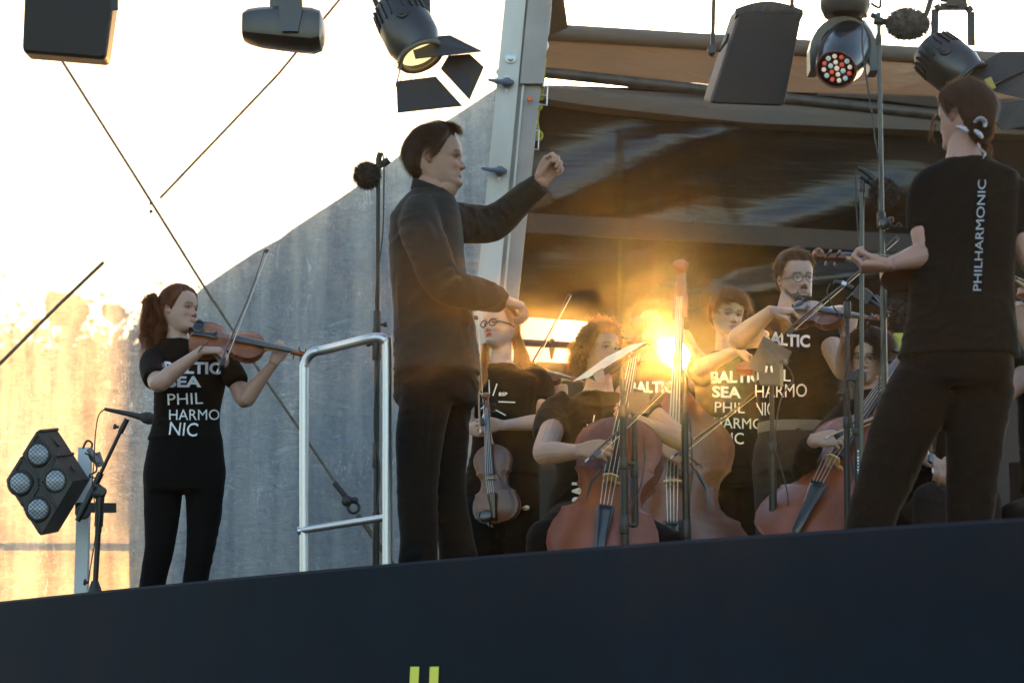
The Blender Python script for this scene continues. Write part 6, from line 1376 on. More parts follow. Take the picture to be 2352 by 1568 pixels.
    for px in (1985, 2220): p = P(px, 1455, D); p.z = STAGE_Z; shoe(o, p, 165, .25)
    fiddle('violin', P(2262, 664, D + .12), P(1870, 602, D - .06), V(.05, .42, .90), 'violin held by the neck in the hand of the woman with the bun', 'violin', V_DK, group='violins of the players', chin=True)
standing_woman()
def edge_player():
    D = 10.4; SK = (0.279, 0.158, 0.114)
    o = empty('person', (P(2440, 1450, D).x, D, STAGE_Z), 'player at the right picture edge, only a black sleeve and bare forearm showing', 'person')
    h = Head(P(2440, 680, D), 0.235, yaw=-40)
    sk = MB(); h.mesh(sk, 40, 40); sk.tube([h.w(0, -.02, .28), P(2440, 760, D), P(2440, 800, D)], [.055, .056, .08], 12, smooth=3); sk.loft(torso_rings([(P(2440, 790, D), .072, .055), (P(2440, 850, D), .13, .08), (P(2440, 1040, D), .14, .1)], -20))
    wr = P(2288, 932, D - .3); a, r = arm_pts(P(2385, 820, D), P(2350, 868, D - .1), wr, (.05, .05, .052, .045, .034, .026)); limb(sk, a, r); hand(sk, wr, V(-.6, .5, -.5), V(.2, 1, 0), V(-.5, 0, .7), L=.18)
    wr = P(2346, 752, D - .35); a, r = arm_pts(P(2480, 830, D), P(2420, 900, D - .3), wr); limb(sk, a, r); hand(sk, wr, V(-.2, 0, 1), V(.5, .7, 0), V(-.8, 0, 0), L=.175, curls=((60, 70, 40),) * 4)
    skin_body(o, sk, h, voxel=.006, skin=SK, lips=(.4, .16, .13)); eyes(o, h, skin=SK)
    hair_cap(o, h, ([0, 60, 90, 110, 180], [.86, .74, .5, .3, .2]), hair_mat('brown_hair', (.05, .026, .014)), strands=100, seed=44)
    st = MB(); st.loft(torso_rings(smooth_secs([(P(2440, 785, D), .08, .07), (P(2440, 810, D), .17, .10), (P(2440, 860, D), .2, .12), (P(2440, 1000, D), .18, .13), (P(2440, 1130, D), .18, .14)], 4), -20)); st.tube([P(2400, 808, D), P(2375, 830, D), P(2340, 858, D - .08)], [.07, .078, .076], 14, smooth=3)
    fabric(o, 't_shirt', st, M_BLACK, voxel=.009, amp=.004, seed=45)
    hip = V(P(2440, 1180, D).x, D + .05, STAGE_Z + .56); seated_legs(o, hip, P(2330, 1195, D - .45), P(2520, 1195, D - .45), D, seed=46); chair((hip.x, hip.y + .05, STAGE_Z), -15, 'black chair of the player at the right picture edge')
    fiddle('violin', P(2425, 720, D - .28), P(2305, 640, D - .62), V(-.2, -.4, .9), 'orange violin fragment at the right picture edge', 'violin', V_VIO, group='violins of the players')
edge_player()
def legs_player():
    D = 10.2; SK = (0.279, 0.158, 0.114)
    o = empty('person', (P(2150, 1450, D).x, D + .3, STAGE_Z), 'seated player hidden behind the standing woman, only dark knees and lap showing', 'person')
    h = Head(P(2185, 800, D + .2), 0.23, yaw=-10); sk = MB(); h.mesh(sk, 40, 40); sk.tube([h.w(0, -.02, .28), P(2185, 880, D + .2), P(2185, 910, D + .2)], [.055, .056, .08], 12, smooth=3); sk.loft(torso_rings([(P(2185, 905, D + .2), .072, .055), (P(2185, 950, D + .2), .13, .08), (P(2185, 1100, D + .2), .14, .1)], 0))
    for sd in (-1, 1):
        wr = P(2160 + sd * 20, 1060, D - .25); a, r = arm_pts(P(2185 + sd * 60, 930, D + .2), P(2185 + sd * 70, 1040, D), wr); limb(sk, a, r); hand(sk, wr, V(-.2 * sd, -.8, -.3), V(0, .3, -1), V(-sd, 0, 0), L=.175)
    skin_body(o, sk, h, voxel=.006, skin=SK, lips=(.4, .16, .13)); eyes(o, h, skin=SK); hair_cap(o, h, ([0, 60, 90, 110, 180], [.86, .74, .5, .3, .2]), hair_mat('brown_hair', (.05, .026, .014)), strands=100, seed=47)
    st = MB(); st.loft(torso_rings(smooth_secs([(P(2185, 895, D + .2), .08, .07), (P(2185, 920, D + .2), .17, .10), (P(2185, 980, D + .2), .2, .12), (P(2180, 1090, D + .2), .18, .13), (P(2170, 1160, D + .2), .18, .14)], 4), 0))
    for sd in (-1, 1): st.tube([P(2185 + sd * 45, 920, D + .2), P(2185 + sd * 62, 935, D + .2), P(2185 + sd * 70, 1035, D), P(2165 + sd * 28, 1058, D - .2)], [.07, .072, .06, .045], 14, smooth=3)
    fabric(o, 'black_top', st, M_BLACK, voxel=.009, amp=.004, seed=48)
    hip = V(P(2185, 1190, D).x, D + .25, STAGE_Z + .56); seated_legs(o, hip, P(2135, 1150, D - .3), P(2260, 1150, D - .3), D, seed=49, m=cloth('charcoal_trouser', (.008, .008, .009))); chair((hip.x, hip.y + .05, STAGE_Z), 0, 'black chair hidden behind the standing woman legs')
    bow(P(2142, 1075, D - .42), P(2118, 700, D - .1), V(-.5, -.5, 0), 'pale bow resting upright behind the standing woman legs', r=.005)
legs_player()
# ---------------------------------------------------------------- stage equipment
m_stand = mat('black_stand_metal', (0.014, 0.0135, 0.013), 0.42, metal=0.5, noise_s=20, noise_amt=.2)
m_plast = mat('black_plastic', (0.010, 0.0095, 0.009), 0.5)
m_steel = mat('brushed_stainless_tube', (0.44, 0.46, 0.49), 0.42, metal=1.0, noise_s=30, noise_amt=.10, stretch=(8, 8, .4))
# handrail
rl = empty('handrail', (P(790, 1320, 9.1).x, 9.1, STAGE_Z), 'brushed steel tube handrail with one crossbar beside the conductor', 'handrail')
dL, dR = 9.80, 9.42
r = .0195
q = MB(); q.tube([P(702, 1560, dL), P(699, 1200, dL), P(699, 870, dL), P(700, 842, dL), P(706, 822, dL - .005), P(722, 808, dL - .02), P(750, 802, dL - .05), P(835, 781, dR + .05), P(868, 775, dR + .01), P(884, 782, dR), P(890, 806, dR), P(890, 1100, dR), P(890, 1560, dR)], [r] * 7 + [r * 1.0] * 6, 20, smooth=5)
q.build('frame_tube', m_steel, rl)
q = MB(); q.tube([P(697, 1217, dL - .005), P(885, 1188, dR + .005)], .0145, 16); q.build('crossbar', m_steel, rl)
q = MB(); q.tube([P(684, 1219, dL), P(697, 1217, dL)], .0165, 16); q.build('end_collar', m_steel, rl)

def fur_ball(q, c, r, n=2600, L_=.018, squash=(1, 1, 1), seed=0, w=.0016):
    rg = np.random.RandomState(seed); vs = []; fs = []; c = Vector(c)
    q.sphere(c, tuple(r * k * .93 for k in squash), 20, 14)
    for _ in range(n):
        v = nrm(rg.normal(size=3)); p = c + Vector((v.x * r * squash[0], v.y * r * squash[1], v.z * r * squash[2])) * .92; d = nrm(v + Vector(rg.normal(size=3)) * .35); l = L_ * rg.uniform(.5, 1.3); s_ = nrm(d.cross(Vector(rg.normal(size=3)))) * w; o = len(vs)
        vs += [p - s_, p + s_, p + d * l + Vector(rg.normal(size=3)) * .002]; fs.append((o, o + 1, o + 2))
    q.add(vs, fs)
m_fur = mat('grey_fur_windshield', (.10, .085, .075), .9, noise_s=40, noise_amt=.5); m_fur_d = mat('dark_fur_windshield', (.035, .030, .028), .9, noise_s=40, noise_amt=.5)
def stand_base(o, x, y, m=m_stand, legs=True):
    q = MB(); q.lathe(V(x, y, STAGE_Z), (0, 0, 1), [(0, .03), (.3, .028), (.32, .018)], 12); q.build('base_hub', m, o)
    if legs:
        for k in range(3):
            a = .5 + k * 2.094; q = MB(); q.tube([V(x, y, STAGE_Z + .28), V(x + .34 * math.cos(a), y + .34 * math.sin(a), STAGE_Z + .012)], .009, 8); q.build('leg', m, o)
def pole(o, px0, y0, px1, y1, d, segs, name='pole'):
    """vertical pole from the top picture point down to the stage, segs: (fraction, radius)"""
    a = P(px0, y0, d); b_ = V(P(px1, y1, d).x, d, STAGE_Z + .2)
    for i, (f0, f1, rr) in enumerate(segs):
        q = MB(); q.tube([a.lerp(b_, f0), a.lerp(b_, f1)], rr, 12); q.build(name, m_stand, o)
    return a, b_
def clutch(o, px, py, d, r=.017, h=.075, knob=1):
    c = P(px, py, d); q = MB(); q.lathe(c + V(0, 0, -h / 2), (0, 0, 1), [(0, r * .85), (.006, r), (h - .006, r), (h, r * .85)], 14); k = q.build('clutch', m_plast, o)
    if knob: q = MB(); q.tube([c, c + V(.035 * knob, 0, 0)], .006, 8); q.lathe(c + V(.028 * knob, 0, 0), V(knob, 0, 0), [(0, .011), (.014, .011), (.016, .008)], 12); q.build('knob', m_plast, k)
def cable_tube(o, pts, d, r=.0035, name='cable'):
    q = MB(); q.tube([P(p[0], p[1], d + (p[2] if len(p) > 2 else 0)) for p in pts], r, 6, smooth=5); q.build(name, m_dark, o)
def furry_mic(x, y, r, d, label, dirv, seed, fm=m_fur_d, squash=(1, 1, 1)):
    o = empty('microphone', P(x, y, d), label, 'microphone', 'furry microphones'); q = MB(); fur_ball(q, P(x, y, d), r, seed=seed, squash=squash); q.build('furry_windshield', fm, o, angle=180)
    dv = nrm(dirv); c = P(x, y, d); q = MB(); q.tube([c + dv * r * .8, c + dv * (r + .025), c + dv * (r + .03), c + dv * (r + .06)], [.012, .012, .017, .016], 12); q.build('mic_body', m_plast, o)
    return o
# stand A behind the conductor
D = 10.3; o = empty('microphone_stand', (P(866, 400, D).x, D, STAGE_Z), 'tall black microphone stand between the handrail and the conductor', 'microphone stand', 'microphone stands')
pole(o, 869, 395, 862, 1400, D, [(0, .36, .0095), (.36, .80, .0125), (.80, 1, .016)]); clutch(o, 866, 745, D, .017, .12, 1); clutch(o, 865, 790, D, .019, .14, -1); clutch(o, 863, 1045, D, .015, .11, 0); clutch(o, 868, 388, D, .014, .03, 0)
q = MB(); q.tube([P(868, 390, D), P(870, 365, D), P(874, 352, D)], [.010, .013, .012], 10, smooth=3); q.build('mic_clip', m_plast, o); stand_base(o, P(862, 1400, D).x, D)
cable_tube(o, [(874, 352), (880, 356), (882, 400), (880, 520), (873, 590), (864, 660), (864, 720), (873, 790), (862, 900), (860, 1000), (872, 1070), (868, 1150), (858, 1230), (860, 1380)], D - .02)
furry_mic(843, 403, .056, D, 'small dark furry microphone on the tall stand left of the conductor', V(.75, 0, .55), 1)
# boom stand at left
D = 11.95; o = empty('microphone_stand', (P(220, 1300, D).x, D, STAGE_Z), 'black boom microphone stand in front of the four-lens lamp', 'microphone stand', 'microphone stands')
pole(o, 231, 1130, 215, 1400, D, [(0, .28, .022), (.28, .33, .017), (.33, 1, .014)])
q = MB(); q.tube([P(178, 1196, D), P(200, 1152, D), P(232, 1085, D)], [.014, .018, .017], 10); q.tube([P(232, 1085, D), P(278, 988, D), P(285, 975, D)], .0095, 10); q.tube([P(276, 994, D), P(292, 962, D)], .014, 10); q.build('boom', m_stand, o)
q = MB(); q.sphere(P(228, 1133, D), (.033, .028, .033), 14, 10); q.lathe(P(234, 1128, D) + V(0, .01, 0), (0, -1, 0), [(0, .024), (.035, .022)], 14); q.tube([P(215, 1110, D), P(238, 1128, D)], .018, 10); q.build('swivel_joint', m_plast, o)
q = MB(); q.lathe(P(273, 981, D), V(-1, 0, .2), [(0, .007), (.012, .007), (.014, .013), (.026, .013)], 12); q.build('knob', m_plast, o)
q = MB(); q.lathe(V(P(218, 1350, D).x, D, P(218, 1385, D).z), (0, 0, 1), [(0, .050), (.03, .048), (.06, .036), (.10, .021), (.11, .018)], 20); q.build('base_cone', m_plast, o); stand_base(o, P(215, 1400, D).x, D)
q = MB(); q.lathe(P(203, 1337, D), V(-1, 0, .1), [(0, .007), (.01, .007), (.012, .016), (.022, .016)], 12); q.build('knob', m_plast, o)
cable_tube(o, [(241, 939), (226, 955), (219, 1000), (216, 1060), (212, 1120), (222, 1180), (218, 1240), (208, 1300), (203, 1340)], D - .03, .0032)
o = empty('microphone', P(300, 950, D), 'black handheld-style microphone with foam tip pointing at the left violinist', 'microphone'); q = MB(); q.tube([P(240, 939, D), P(250, 941, D), P(300, 951, D), P(322, 957, D)], [.007, .010, .0135, .0165], 12, smooth=2); q.build('mic_body', m_plast, o)
q = MB(); q.lathe(P(318, 955, D), P(359, 964, D) - P(318, 955, D), [(0, .014), (.012, .018), (.030, .028), (.055, .0315), (.075, .026), (.086, .012), (.088, .002)], 18); q.build('foam_windshield', m_fur_d, o)
# four-lens lamp at left
D = 12.3; o = empty('blinder_lamp', P(120, 1105, D), 'black four-lens blinder lamp tilted on its corner at lower left', 'stage lamp')
m_case = mat('black_lamp_case', (.014, .013, .012), .55, noise_s=20, noise_amt=.2)
m_lens = mat('lamp_glass_grey', (.36, .41, .47), .22, coat=.4, noise_s=14, noise_amt=.22)
fp = [(40, 1102 - 22), (112, 983), (225, 1104), (110, 1228)]
FA = [P(15, 1104, D), P(88, 987, D), P(166, 1108, D - .02), P(93, 1229, D)]           # front face corners: left, top, right, bottom
dep = P(206, 1102, D + .2) - FA[2]
q = MB(); q.prism(FA, dep); q.v = [tuple(Vector(v) + V(0, .0, 0)) for v in q.v]; q.build('housing', m_case, o, smooth=False)
cx = (FA[0] + FA[2]) / 2; ax = nrm(FA[1] - FA[0]); ay = nrm(FA[3] - FA[0]); nn_ = nrm(ax.cross(ay)); nn_ = nn_ if nn_.y < 0 else -nn_
for a, b_ in ((0, 0), (0, 1), (1, 0), (1, 1)):
    c0 = FA[0] + (FA[1] - FA[0]) * (a * .5 + .02) + (FA[3] - FA[0]) * (b_ * .5 + .02); e1 = (FA[1] - FA[0]) * .46; e2 = (FA[3] - FA[0]) * .46
    q = MB()
    for s_, t_ in ((c0, c0 + e1), (c0 + e1, c0 + e1 + e2), (c0 + e1 + e2, c0 + e2), (c0 + e2, c0)): q.beam(s_ + nn_ * .006, t_ + nn_ * .006, .014, .016, up=nn_)
    fr = q.build('cell_frame', m_case, o)
for cx_, cy_ in ((89, 1043), (47, 1109), (129, 1103), (88, 1169)):
    c = P(cx_, cy_, D) + nn_ * .012; x, y = frame_for(nn_, (0, 0, 1)); rr = .054
    q = MB(); q.torus(c, nn_, rr * 1.06, .007, 28, 8); q.torus(c - nn_ * .012, nn_, rr * 1.17, .006, 28, 8); rg_ = q.build('lens_ring', m_case, o)
    q = MB(); rings = [[c + (x * math.cos(a) + y * math.sin(a)) * rr * k + nn_ * (.014 * (1 - k * k)) for a in [2 * math.pi * i / 28 for i in range(28)]] for k in (1.0, .8, .5, .2, .01)]; q.loft(rings, cap=False); q.build('lens', m_lens, rg_)
    q = MB(); u1 = nrm(x + y * .9); u2 = nrm(x - y * .9)
    for uu, vv in ((u1, nn_.cross(u1)), (u2, nn_.cross(u2))):
        for k in range(-3, 4):
            off = k * rr * .29; h_ = math.sqrt(max(0, rr * rr - off * off)); q.tube([c + vv * off - uu * h_ + nn_ * .016, c + vv * off + uu * h_ + nn_ * .016], .0013, 4)
    q.build('wire_guard', m_case, rg_)
sd_ = (FA[1], FA[2], dep)
q = MB()
for k in (.15, .45, .72):
    c = FA[1] + (FA[2] - FA[1]) * k + dep * .45; q.beam(c, c + (FA[2] - FA[1]) * .12, .03, .006, up=nrm((FA[2] - FA[1]).cross(dep)))
nt_ = nrm((FA[2] - FA[1]).cross(dep)); nt_ = nt_ if nt_.z > 0 else -nt_
for k in (.03, .5, .97): c = FA[1] + (FA[2] - FA[1]) * k; q.beam(c + nt_ * .005, c + dep + nt_ * .005, .012, .010, up=nt_)
for k in (.28, .76): q.lathe(FA[1] + (FA[2] - FA[1]) * k + dep * .5, nt_, [(0, .02), (.008, .02), (.009, .01)], 12)
q.build('side_trim', m_case, o)
q = MB(); q.lathe(P(190, 1175, D + .1), (0.3, -1, 0), [(0, .04), (.03, .04), (.035, .03), (.05, .03)], 16); q.beam(P(178, 1165, D + .15), P(262, 1166, D + .3), .045, .05); q.build('yoke', m_case, o)
cable_tube(o, [(190, 1030), (200, 1012), (212, 1020), (205, 1045), (216, 1060), (222, 1040)], D + .1, .006); cable_tube(o, [(195, 1040), (214, 1052), (222, 1080), (205, 1092), (230, 1100)], D + .08, .005)
q = MB(); q.tube([P(205, 1030, D + .1), P(225, 1062, D + .1)], .016, 10); q.tube([P(222, 1040, D + .2), P(232, 1070, D + .2)], .02, 10); q.build('plug', mat('grey_plug', (.12, .12, .13), .5), o)

# ---- hung from the truss above the picture
TZ = P(1200, -160, 9.8).z
tr_ = empty('lighting_truss', (0, 10.0, TZ), 'black truss pipe above the picture carrying lamps and speakers', 'truss')
for yy, zz in ((9.85, TZ), (10.15, TZ), (10.0, TZ + .26)): q = MB(); q.tube([V(-3.2, yy, zz), V(3.2, yy, zz)], .024, 12); q.build('chord', m_stand, tr_)
q = MB()
for i in range(16):
    x = -3.2 + i * .4; q.tube([V(x, 9.85, TZ), V(x + .2, 10.0, TZ + .26), V(x + .4, 10.15, TZ)], .010, 6)
q.build('lacing', m_stand, tr_)
for sx in (-3.1, 3.1):
    q = MB(); q.tube([V(sx, 10.0, TZ + .26), V(sx, 10.0, TZ + 3.4)], .012, 6); q.build('hanging_chain', m_stand, tr_)
def hang(o, px, d, y0): q = MB(); q.tube([P(px, y0, d), V(P(px, y0, d).x, d, TZ)], .012, 8); q.build('hanging_rod', m_stand, o)
m_grille = mat('black_speaker_grille', (.010, .0075, .006), .75, noise_s=500, noise_amt=.35, bump=.4, bump_s=600)
m_cab = mat('black_speaker_cabinet', (.012, .010, .009), .6, bump=.2, bump_s=200)
def cabinet(front, depv, bev, o):
    """front face polygon corners lifted to a rounded cabinet"""
    c = sum((Vector(p) for p in front), Vector()) / len(front); n = len(front)
    def rounded(k, sh):
        out = []
        for i, p in enumerate(front):
            p = Vector(p); a = Vector(front[i - 1]); b_ = Vector(front[(i + 1) % n])
            for t_ in (0, .25, .5, .75, 1):
                u = p + nrm(a - p) * bev * (1 - t_) ** 2 + nrm(b_ - p) * bev * t_ ** 2
                out.append(c + (u - c) * k + sh)
        return out
    q = MB(); q.loft([rounded(.94, nrm(depv) * -.012), rounded(.975, nrm(depv) * -.010), rounded(1.0, V(0, 0, 0)), rounded(1, depv * .15)]); q.build('grille', m_grille, o, angle=50)
    q = MB(); q.loft([rounded(1.012, depv * .10), rounded(1.012, depv * .7), rounded(.85, depv)]); q.build('cabinet', m_cab, o, angle=50)
D = 9.4; o = empty('speaker', P(150, 60, D), 'black speaker hanging at top left, cut by the picture edge', 'speaker', 'hanging speakers')
cabinet([P(62, -110, D), P(275, -110, D), P(241, 134, D - .08), P(52, 118, D - .08)], V(-.03, .33, .05), .02, o)
q = MB(); q.beam(P(258, -90, D - .05), P(263, 24, D - .05), .012, .03); q.build('bracket', m_stand, o); hang(o, 160, D + .1, -105)
D = 9.4; o = empty('speaker', P(1740, 130, D), 'black wedge speaker hanging at upper right of centre', 'speaker', 'hanging speakers')
cabinet([P(1700, 30, D), P(1842, 30, D), P(1801, 243, D - .10), P(1633, 237, D - .10)], V(-.02, .30, .085), .022, o)
q = MB(); rings = []
for i in range(9): t_ = i / 8; a = P(1690 + 155 * t_, 30, D); h_ = .048 * math.sin(math.pi * (t_ * .8 + .12)); rings.append([a + V(0, 0, -.01), a + V(0, 0, h_), a + V(0, .24, h_ + .02), a + V(0, .24, 0)])
q.loft(rings); q.build('top_cover', m_cab, o)
q = MB()
for k in range(5): x = 1728 + k * 22; q.beam(P(x, 26, D - .006), P(x + 7, 12, D - .006), .010, .004, up=(0, 1, 0))
q.build('vent_slot', m_dark, o)
for px in (1641, 1819):
    q = MB(); q.beam(P(px, -60, D - .01), P(px - (5 if px < 1700 else 0), 130 if px < 1700 else 14, D - .01), .016, .016); q.build('hanging_arm', m_stand, o)
q = MB(); q.lathe(P(1636, 112, D - .05), (0, 1, 0), [(0, .018), (.04, .018), (.045, .012), (.07, .012)], 12); q.tube([P(1652, 118, D), P(1668, 95, D + .04), P(1672, 80, D + .08)], .006, 6); q.build('hinge_bolt', m_plast, o)
# moving-head light at top left
m_lampd = mat('dark_lamp_body', (.016, .013, .012), .38, noise_s=8, noise_amt=.15, coat=.15)
D = 9.6; o = empty('moving_head_lamp', P(650, 60, D), 'black moving-head lamp hanging above the white tarp, seen side-on', 'stage lamp', 'stage lamps')
def oct_ring(px, y0, y1, dd, d): 
    a = P(px, y0, d); b_ = P(px, y1, d); h_ = (a.z - b_.z) / 2; c = (a + b_) / 2; pts = []
    for k in range(12):
        t_ = 2 * math.pi * k / 12; pts.append(c + V(0, math.copysign(abs(math.cos(t_)) ** .6, math.cos(t_)) * dd, math.copysign(abs(math.sin(t_)) ** .6, math.sin(t_)) * h_))
    return pts
q = MB(); q.loft([oct_ring(563, 42, 88, .06, D), oct_ring(560, 34, 92, .075, D), oct_ring(572, 27, 98, .085, D), oct_ring(600, 24, 105, .10, D), oct_ring(660, 22, 113, .105, D), oct_ring(718, 25, 119, .105, D), oct_ring(738, 32, 112, .10, D), oct_ring(744, 48, 95, .08, D)]); q.build('head', m_lampd, o, angle=35)
q = MB(); q.sphere(P(561, 65, D), (.008, .05, .038), 14, 10); q.build('front_lens', m_lens, o)
q = MB()
for k in range(8): q.beam(P(668 + k * 6, 107, D - .106), P(666 + k * 6, 114, D - .10), .004, .004)
q.build('vent', m_dark, o)
q = MB(); q.prism([P(638, -140, D - .11), P(692, -140, D - .11), P(694, 22, D - .12), P(684, 72, D - .125), P(648, 72, D - .125), P(640, 22, D - .12)], V(0, .035, 0)); q.build('yoke_arm', m_lampd, o, angle=30)
q = MB(); q.prism([P(617, -140, D + .10), P(640, -140, D + .10), P(642, 40, D + .12), P(620, 40, D + .12)], V(0, .03, 0)); q.build('yoke_arm', m_lampd, o, angle=30)
q = MB(); q.box(P(655, -150, D), (.16, .25, .12)); q.build('yoke_base', m_lampd, o)
# par cans with barn doors
m_door = mat('matt_black_barn_door', (.017, .014, .014), .62); m_warm = bpy.data.materials.new('warm_lit_lens'); m_warm.use_nodes = True
_b = m_warm.node_tree.nodes['Principled BSDF']; _b.inputs['Base Color'].default_value = (.5, .42, .24, 1); _b.inputs['Roughness'].default_value = .2; _b.inputs['Emission Color'].default_value = (1, .78, .35, 1); _b.inputs['Emission Strength'].default_value = .28
def par_can(tail, mouth, r0, r1, D, label, doors, lens=True, yoke=None):
    o = empty('par_lamp', P(*tail, D), label, 'stage lamp', 'stage lamps'); a = P(*tail, D); b_ = P(mouth[0], mouth[1], D - mouth[2]); d = b_ - a; L_ = d.length; d = nrm(d)
    q = MB(); q.lathe(a, d, [(0, r0 * .55), (.01, r0 * .8), (.035, r0 * .96), (.06, r0), (L_ * .42, r0 * 1.04), (L_ * .43, r0 * 1.09), (L_ * .72, r0 * 1.09), (L_ * .93, r1 * .96), (L_ * .95, r1 * 1.05), (L_, r1 * 1.05), (L_, r1 * .9), (L_ - .03, r1 * .88)], 32, cap=False); q.lathe(a, d, [(-.001, r0 * .2), (0, r0 * .57)], 32); can = q.build('can', m_lampd, o, angle=30)
    x, y = frame_for(d)
    for i in range(22):
        t_ = 2 * math.pi * i / 22; e_ = x * math.cos(t_) + y * math.sin(t_); q = MB(); q.beam(a + d * .035 + e_ * r0 * 1.0, a + d * (L_ * .40) + e_ * r0 * 1.05, .006, .012, up=e_); q.build('cooling_fin', m_lampd, can)
    for sg in (-1, 1):
        e_ = nrm(V(0, -1, 0) - d * V(0, -1, 0).dot(d)) * sg; q = MB(); q.lathe(a + d * L_ * .48 + e_ * r0 * 1.03, e_, [(0, .026), (.014, .026), (.018, .018), (.024, .018)], 16); q.build('tilt_knob', m_plast, o)
    q = MB(); q.lathe(a + d * (L_ - .028), d, [(0, r1 * .88), (.004, r1 * .6), (.010, .002)], 28); q.build('lens', m_warm if lens else m_lens, o)
    q = MB(); q.torus(a + d * (L_ - .004), d, r1 * .95, .010, 32, 8); q.build('colour_ring', mat('ochre_ring', (.16, .11, .05), .5) if lens else m_lampd, o)
    for pts, th in doors:
        q = MB(); p3 = [P(u, v, D - mouth[2] - w) for u, v, w in pts]; q.prism(p3, nrm((p3[1] - p3[0]).cross(p3[2] - p3[0])) * .0025); q.build('barn_door', m_door, o, smooth=False)
    if yoke:
        q = MB(); pts = [P(*k[:2], D + k[2]) for k in yoke]
        for s_, t_ in zip(pts[:-1], pts[1:]): q.beam(s_, t_, .030, .008, up=(0, 1, 0))
        q.build('yoke', m_stand, o)
    return o
D = 9.2
o = par_can((905, 5), (968, 132, .10), .098, .090, D, 'black par lamp with open barn doors and warm lens above the conductor', [
    ([(941, 89, -.02), (1034, 81, -.02), (1108, 118, .10), (954, 135, .06)], 0), ([(1030, 128, -.02), (1079, 124, .02), (1111, 154, .12), (1078, 229, .12), (1012, 158, 0)], 0),
    ([(910, 187, .02), (1001, 176, 0), (1062, 243, .10), (913, 259, .12)], 0), ([(939, 98, -.02), (934, 112, .0), (912, 190, .10), (898, 234, .14), (916, 165, .1), (929, 110, .02)], 0)],
    yoke=[(978, -130, .0), (980, 30, .0), (985, 62, .02)])
q = MB(); q.tube([P(855, -20, D), P(866, 12, D), P(880, 20, D)], [.012, .010, .008], 8, smooth=3); q.build('tail_cable', m_plast, o)
q = MB(); q.tube([P(905, 130, D - .05), P(914, 130, D - .05), P(916, 160, D - .1)], .003, 6); q.torus(P(912, 150, D - .1), (0, -1, 0), .010, .0022, 12, 5); q.torus(P(932, 182, D - .12), (0, -1, 0), .02, .002, 14, 5); q.build('door_clip', m_stand, o)
hang(o, 980, D + .02, -100)
D = 9.6
o = par_can((2128, 108), (2230, 190, .10), .098, .092, D, 'black par lamp with barn doors at the top right behind the woman with the bun', [
    ([(2198, 178, 0), (2300, 118, .02), (2400, 118, .1), (2400, 145, .1), (2262, 200, .08)], 0), ([(2262, 205, .05), (2400, 140, .1), (2400, 240, .1), (2300, 215, .08)], 0), ([(2270, 240, .05), (2352, 230, .1), (2420, 275, .1), (2300, 300, .1)], 0)], lens=False,
    yoke=[(2146, 95, .0), (2148, 22, .0), (2160, 16, .0), (2222, 16, .0), (2230, 28, .0), (2231, 105, .0)])
q = MB(); q.box(P(2188, 4, D), (.05, .05, .05)); q.beam(P(2160, -2, D), P(2220, 4, D), .02, .02); q.tube([P(2188, -10, D), P(2188, -150, D)], .014, 8); q.build('clamp', m_stand, o)
q = MB(); q.tube([P(2150, -40, D), P(2132, 20, D), P(2118, 60, D)], [.010, .012, .006], 8); q.build('safety_wire', m_plast, o)
m_ytape = mat('yellow_tape', (.30, .22, .03), .6); q = MB(); q.beam(P(2268, 180, D - .2), P(2280, 205, D - .2), .03, .004, up=(0, 1, 0)); q.build('yellow_tab', m_ytape, o)
# led moving head
D = 9.3; o = empty('led_moving_head_lamp', P(1925, 90, D), 'black moving-head wash lamp with a cluster of red and white lenses', 'stage lamp', 'stage lamps')
q = MB(); q.lathe(P(1942, 44, D), (0, 0, 1), [(0, .035), (.005, .045), (.012, .085), (.045, .098), (.075, .10), (.08, .085), (.20, .085)], 28); q.build('base', m_lampd, o)
q = MB(); rings = []
for i in range(15):
    t_ = math.pi * i / 14; c = P(1936, 125, D); R_ = .118; p = c + V(-math.cos(t_) * R_ * 1.06, .02, math.sin(t_) * R_ * 1.15); n_ = nrm(V(-math.cos(t_), 0, math.sin(t_)))
    rings.append([p - n_ * .024 + V(0, -.05, 0), p + n_ * .010 + V(0, -.055, 0), p + n_ * .010 + V(0, .055, 0), p - n_ * .024 + V(0, .05, 0)])
for sx, idx in ((-1, 0), (1, -1)):
    e = [v + V(0, 0, -.075) for v in rings[idx]]
    if idx == 0: rings.insert(0, e)
    else: rings.append(e)
q.loft(rings); q.build('yoke', m_lampd, o, angle=30)
hc = P(1948, 100, D + .04); lc = P(1921, 160, D - .14); hd = nrm(lc - hc); q = MB(); LL = (lc - hc).length
q.lathe(hc - hd * .10, hd, [(0, .03), (.015, .07), (.05, .098), (.10, .104), (LL * .75 + .1, .097), (LL + .1, .080), (LL + .1, .074), (LL + .085, .073)], 36, cap=False); q.build('head', mat('gloss_black_head', (.012, .012, .014), .22, coat=.6), o, angle=40)
x, y = frame_for(hd); q = MB(); q.lathe(lc - hd * .014, hd, [(0, .073), (.002, .001)], 32); fc = q.build('lens_plate', mat('dark_lens_plate', (.05, .016, .014), .25, coat=.6, noise_s=30, noise_amt=.6), o)
def led(name, c, e):
    m = mat(name, c, .2, coat=.5); b_ = m.node_tree.nodes['Principled BSDF']; b_.inputs['Emission Color'].default_value = (*c, 1); b_.inputs['Emission Strength'].default_value = e; return m
lm = [led('led_white', (.55, .46, .36), .12), led('led_red', (.45, .06, .03), .12), led('led_cool', (.30, .38, .36), .10)]
k = 0
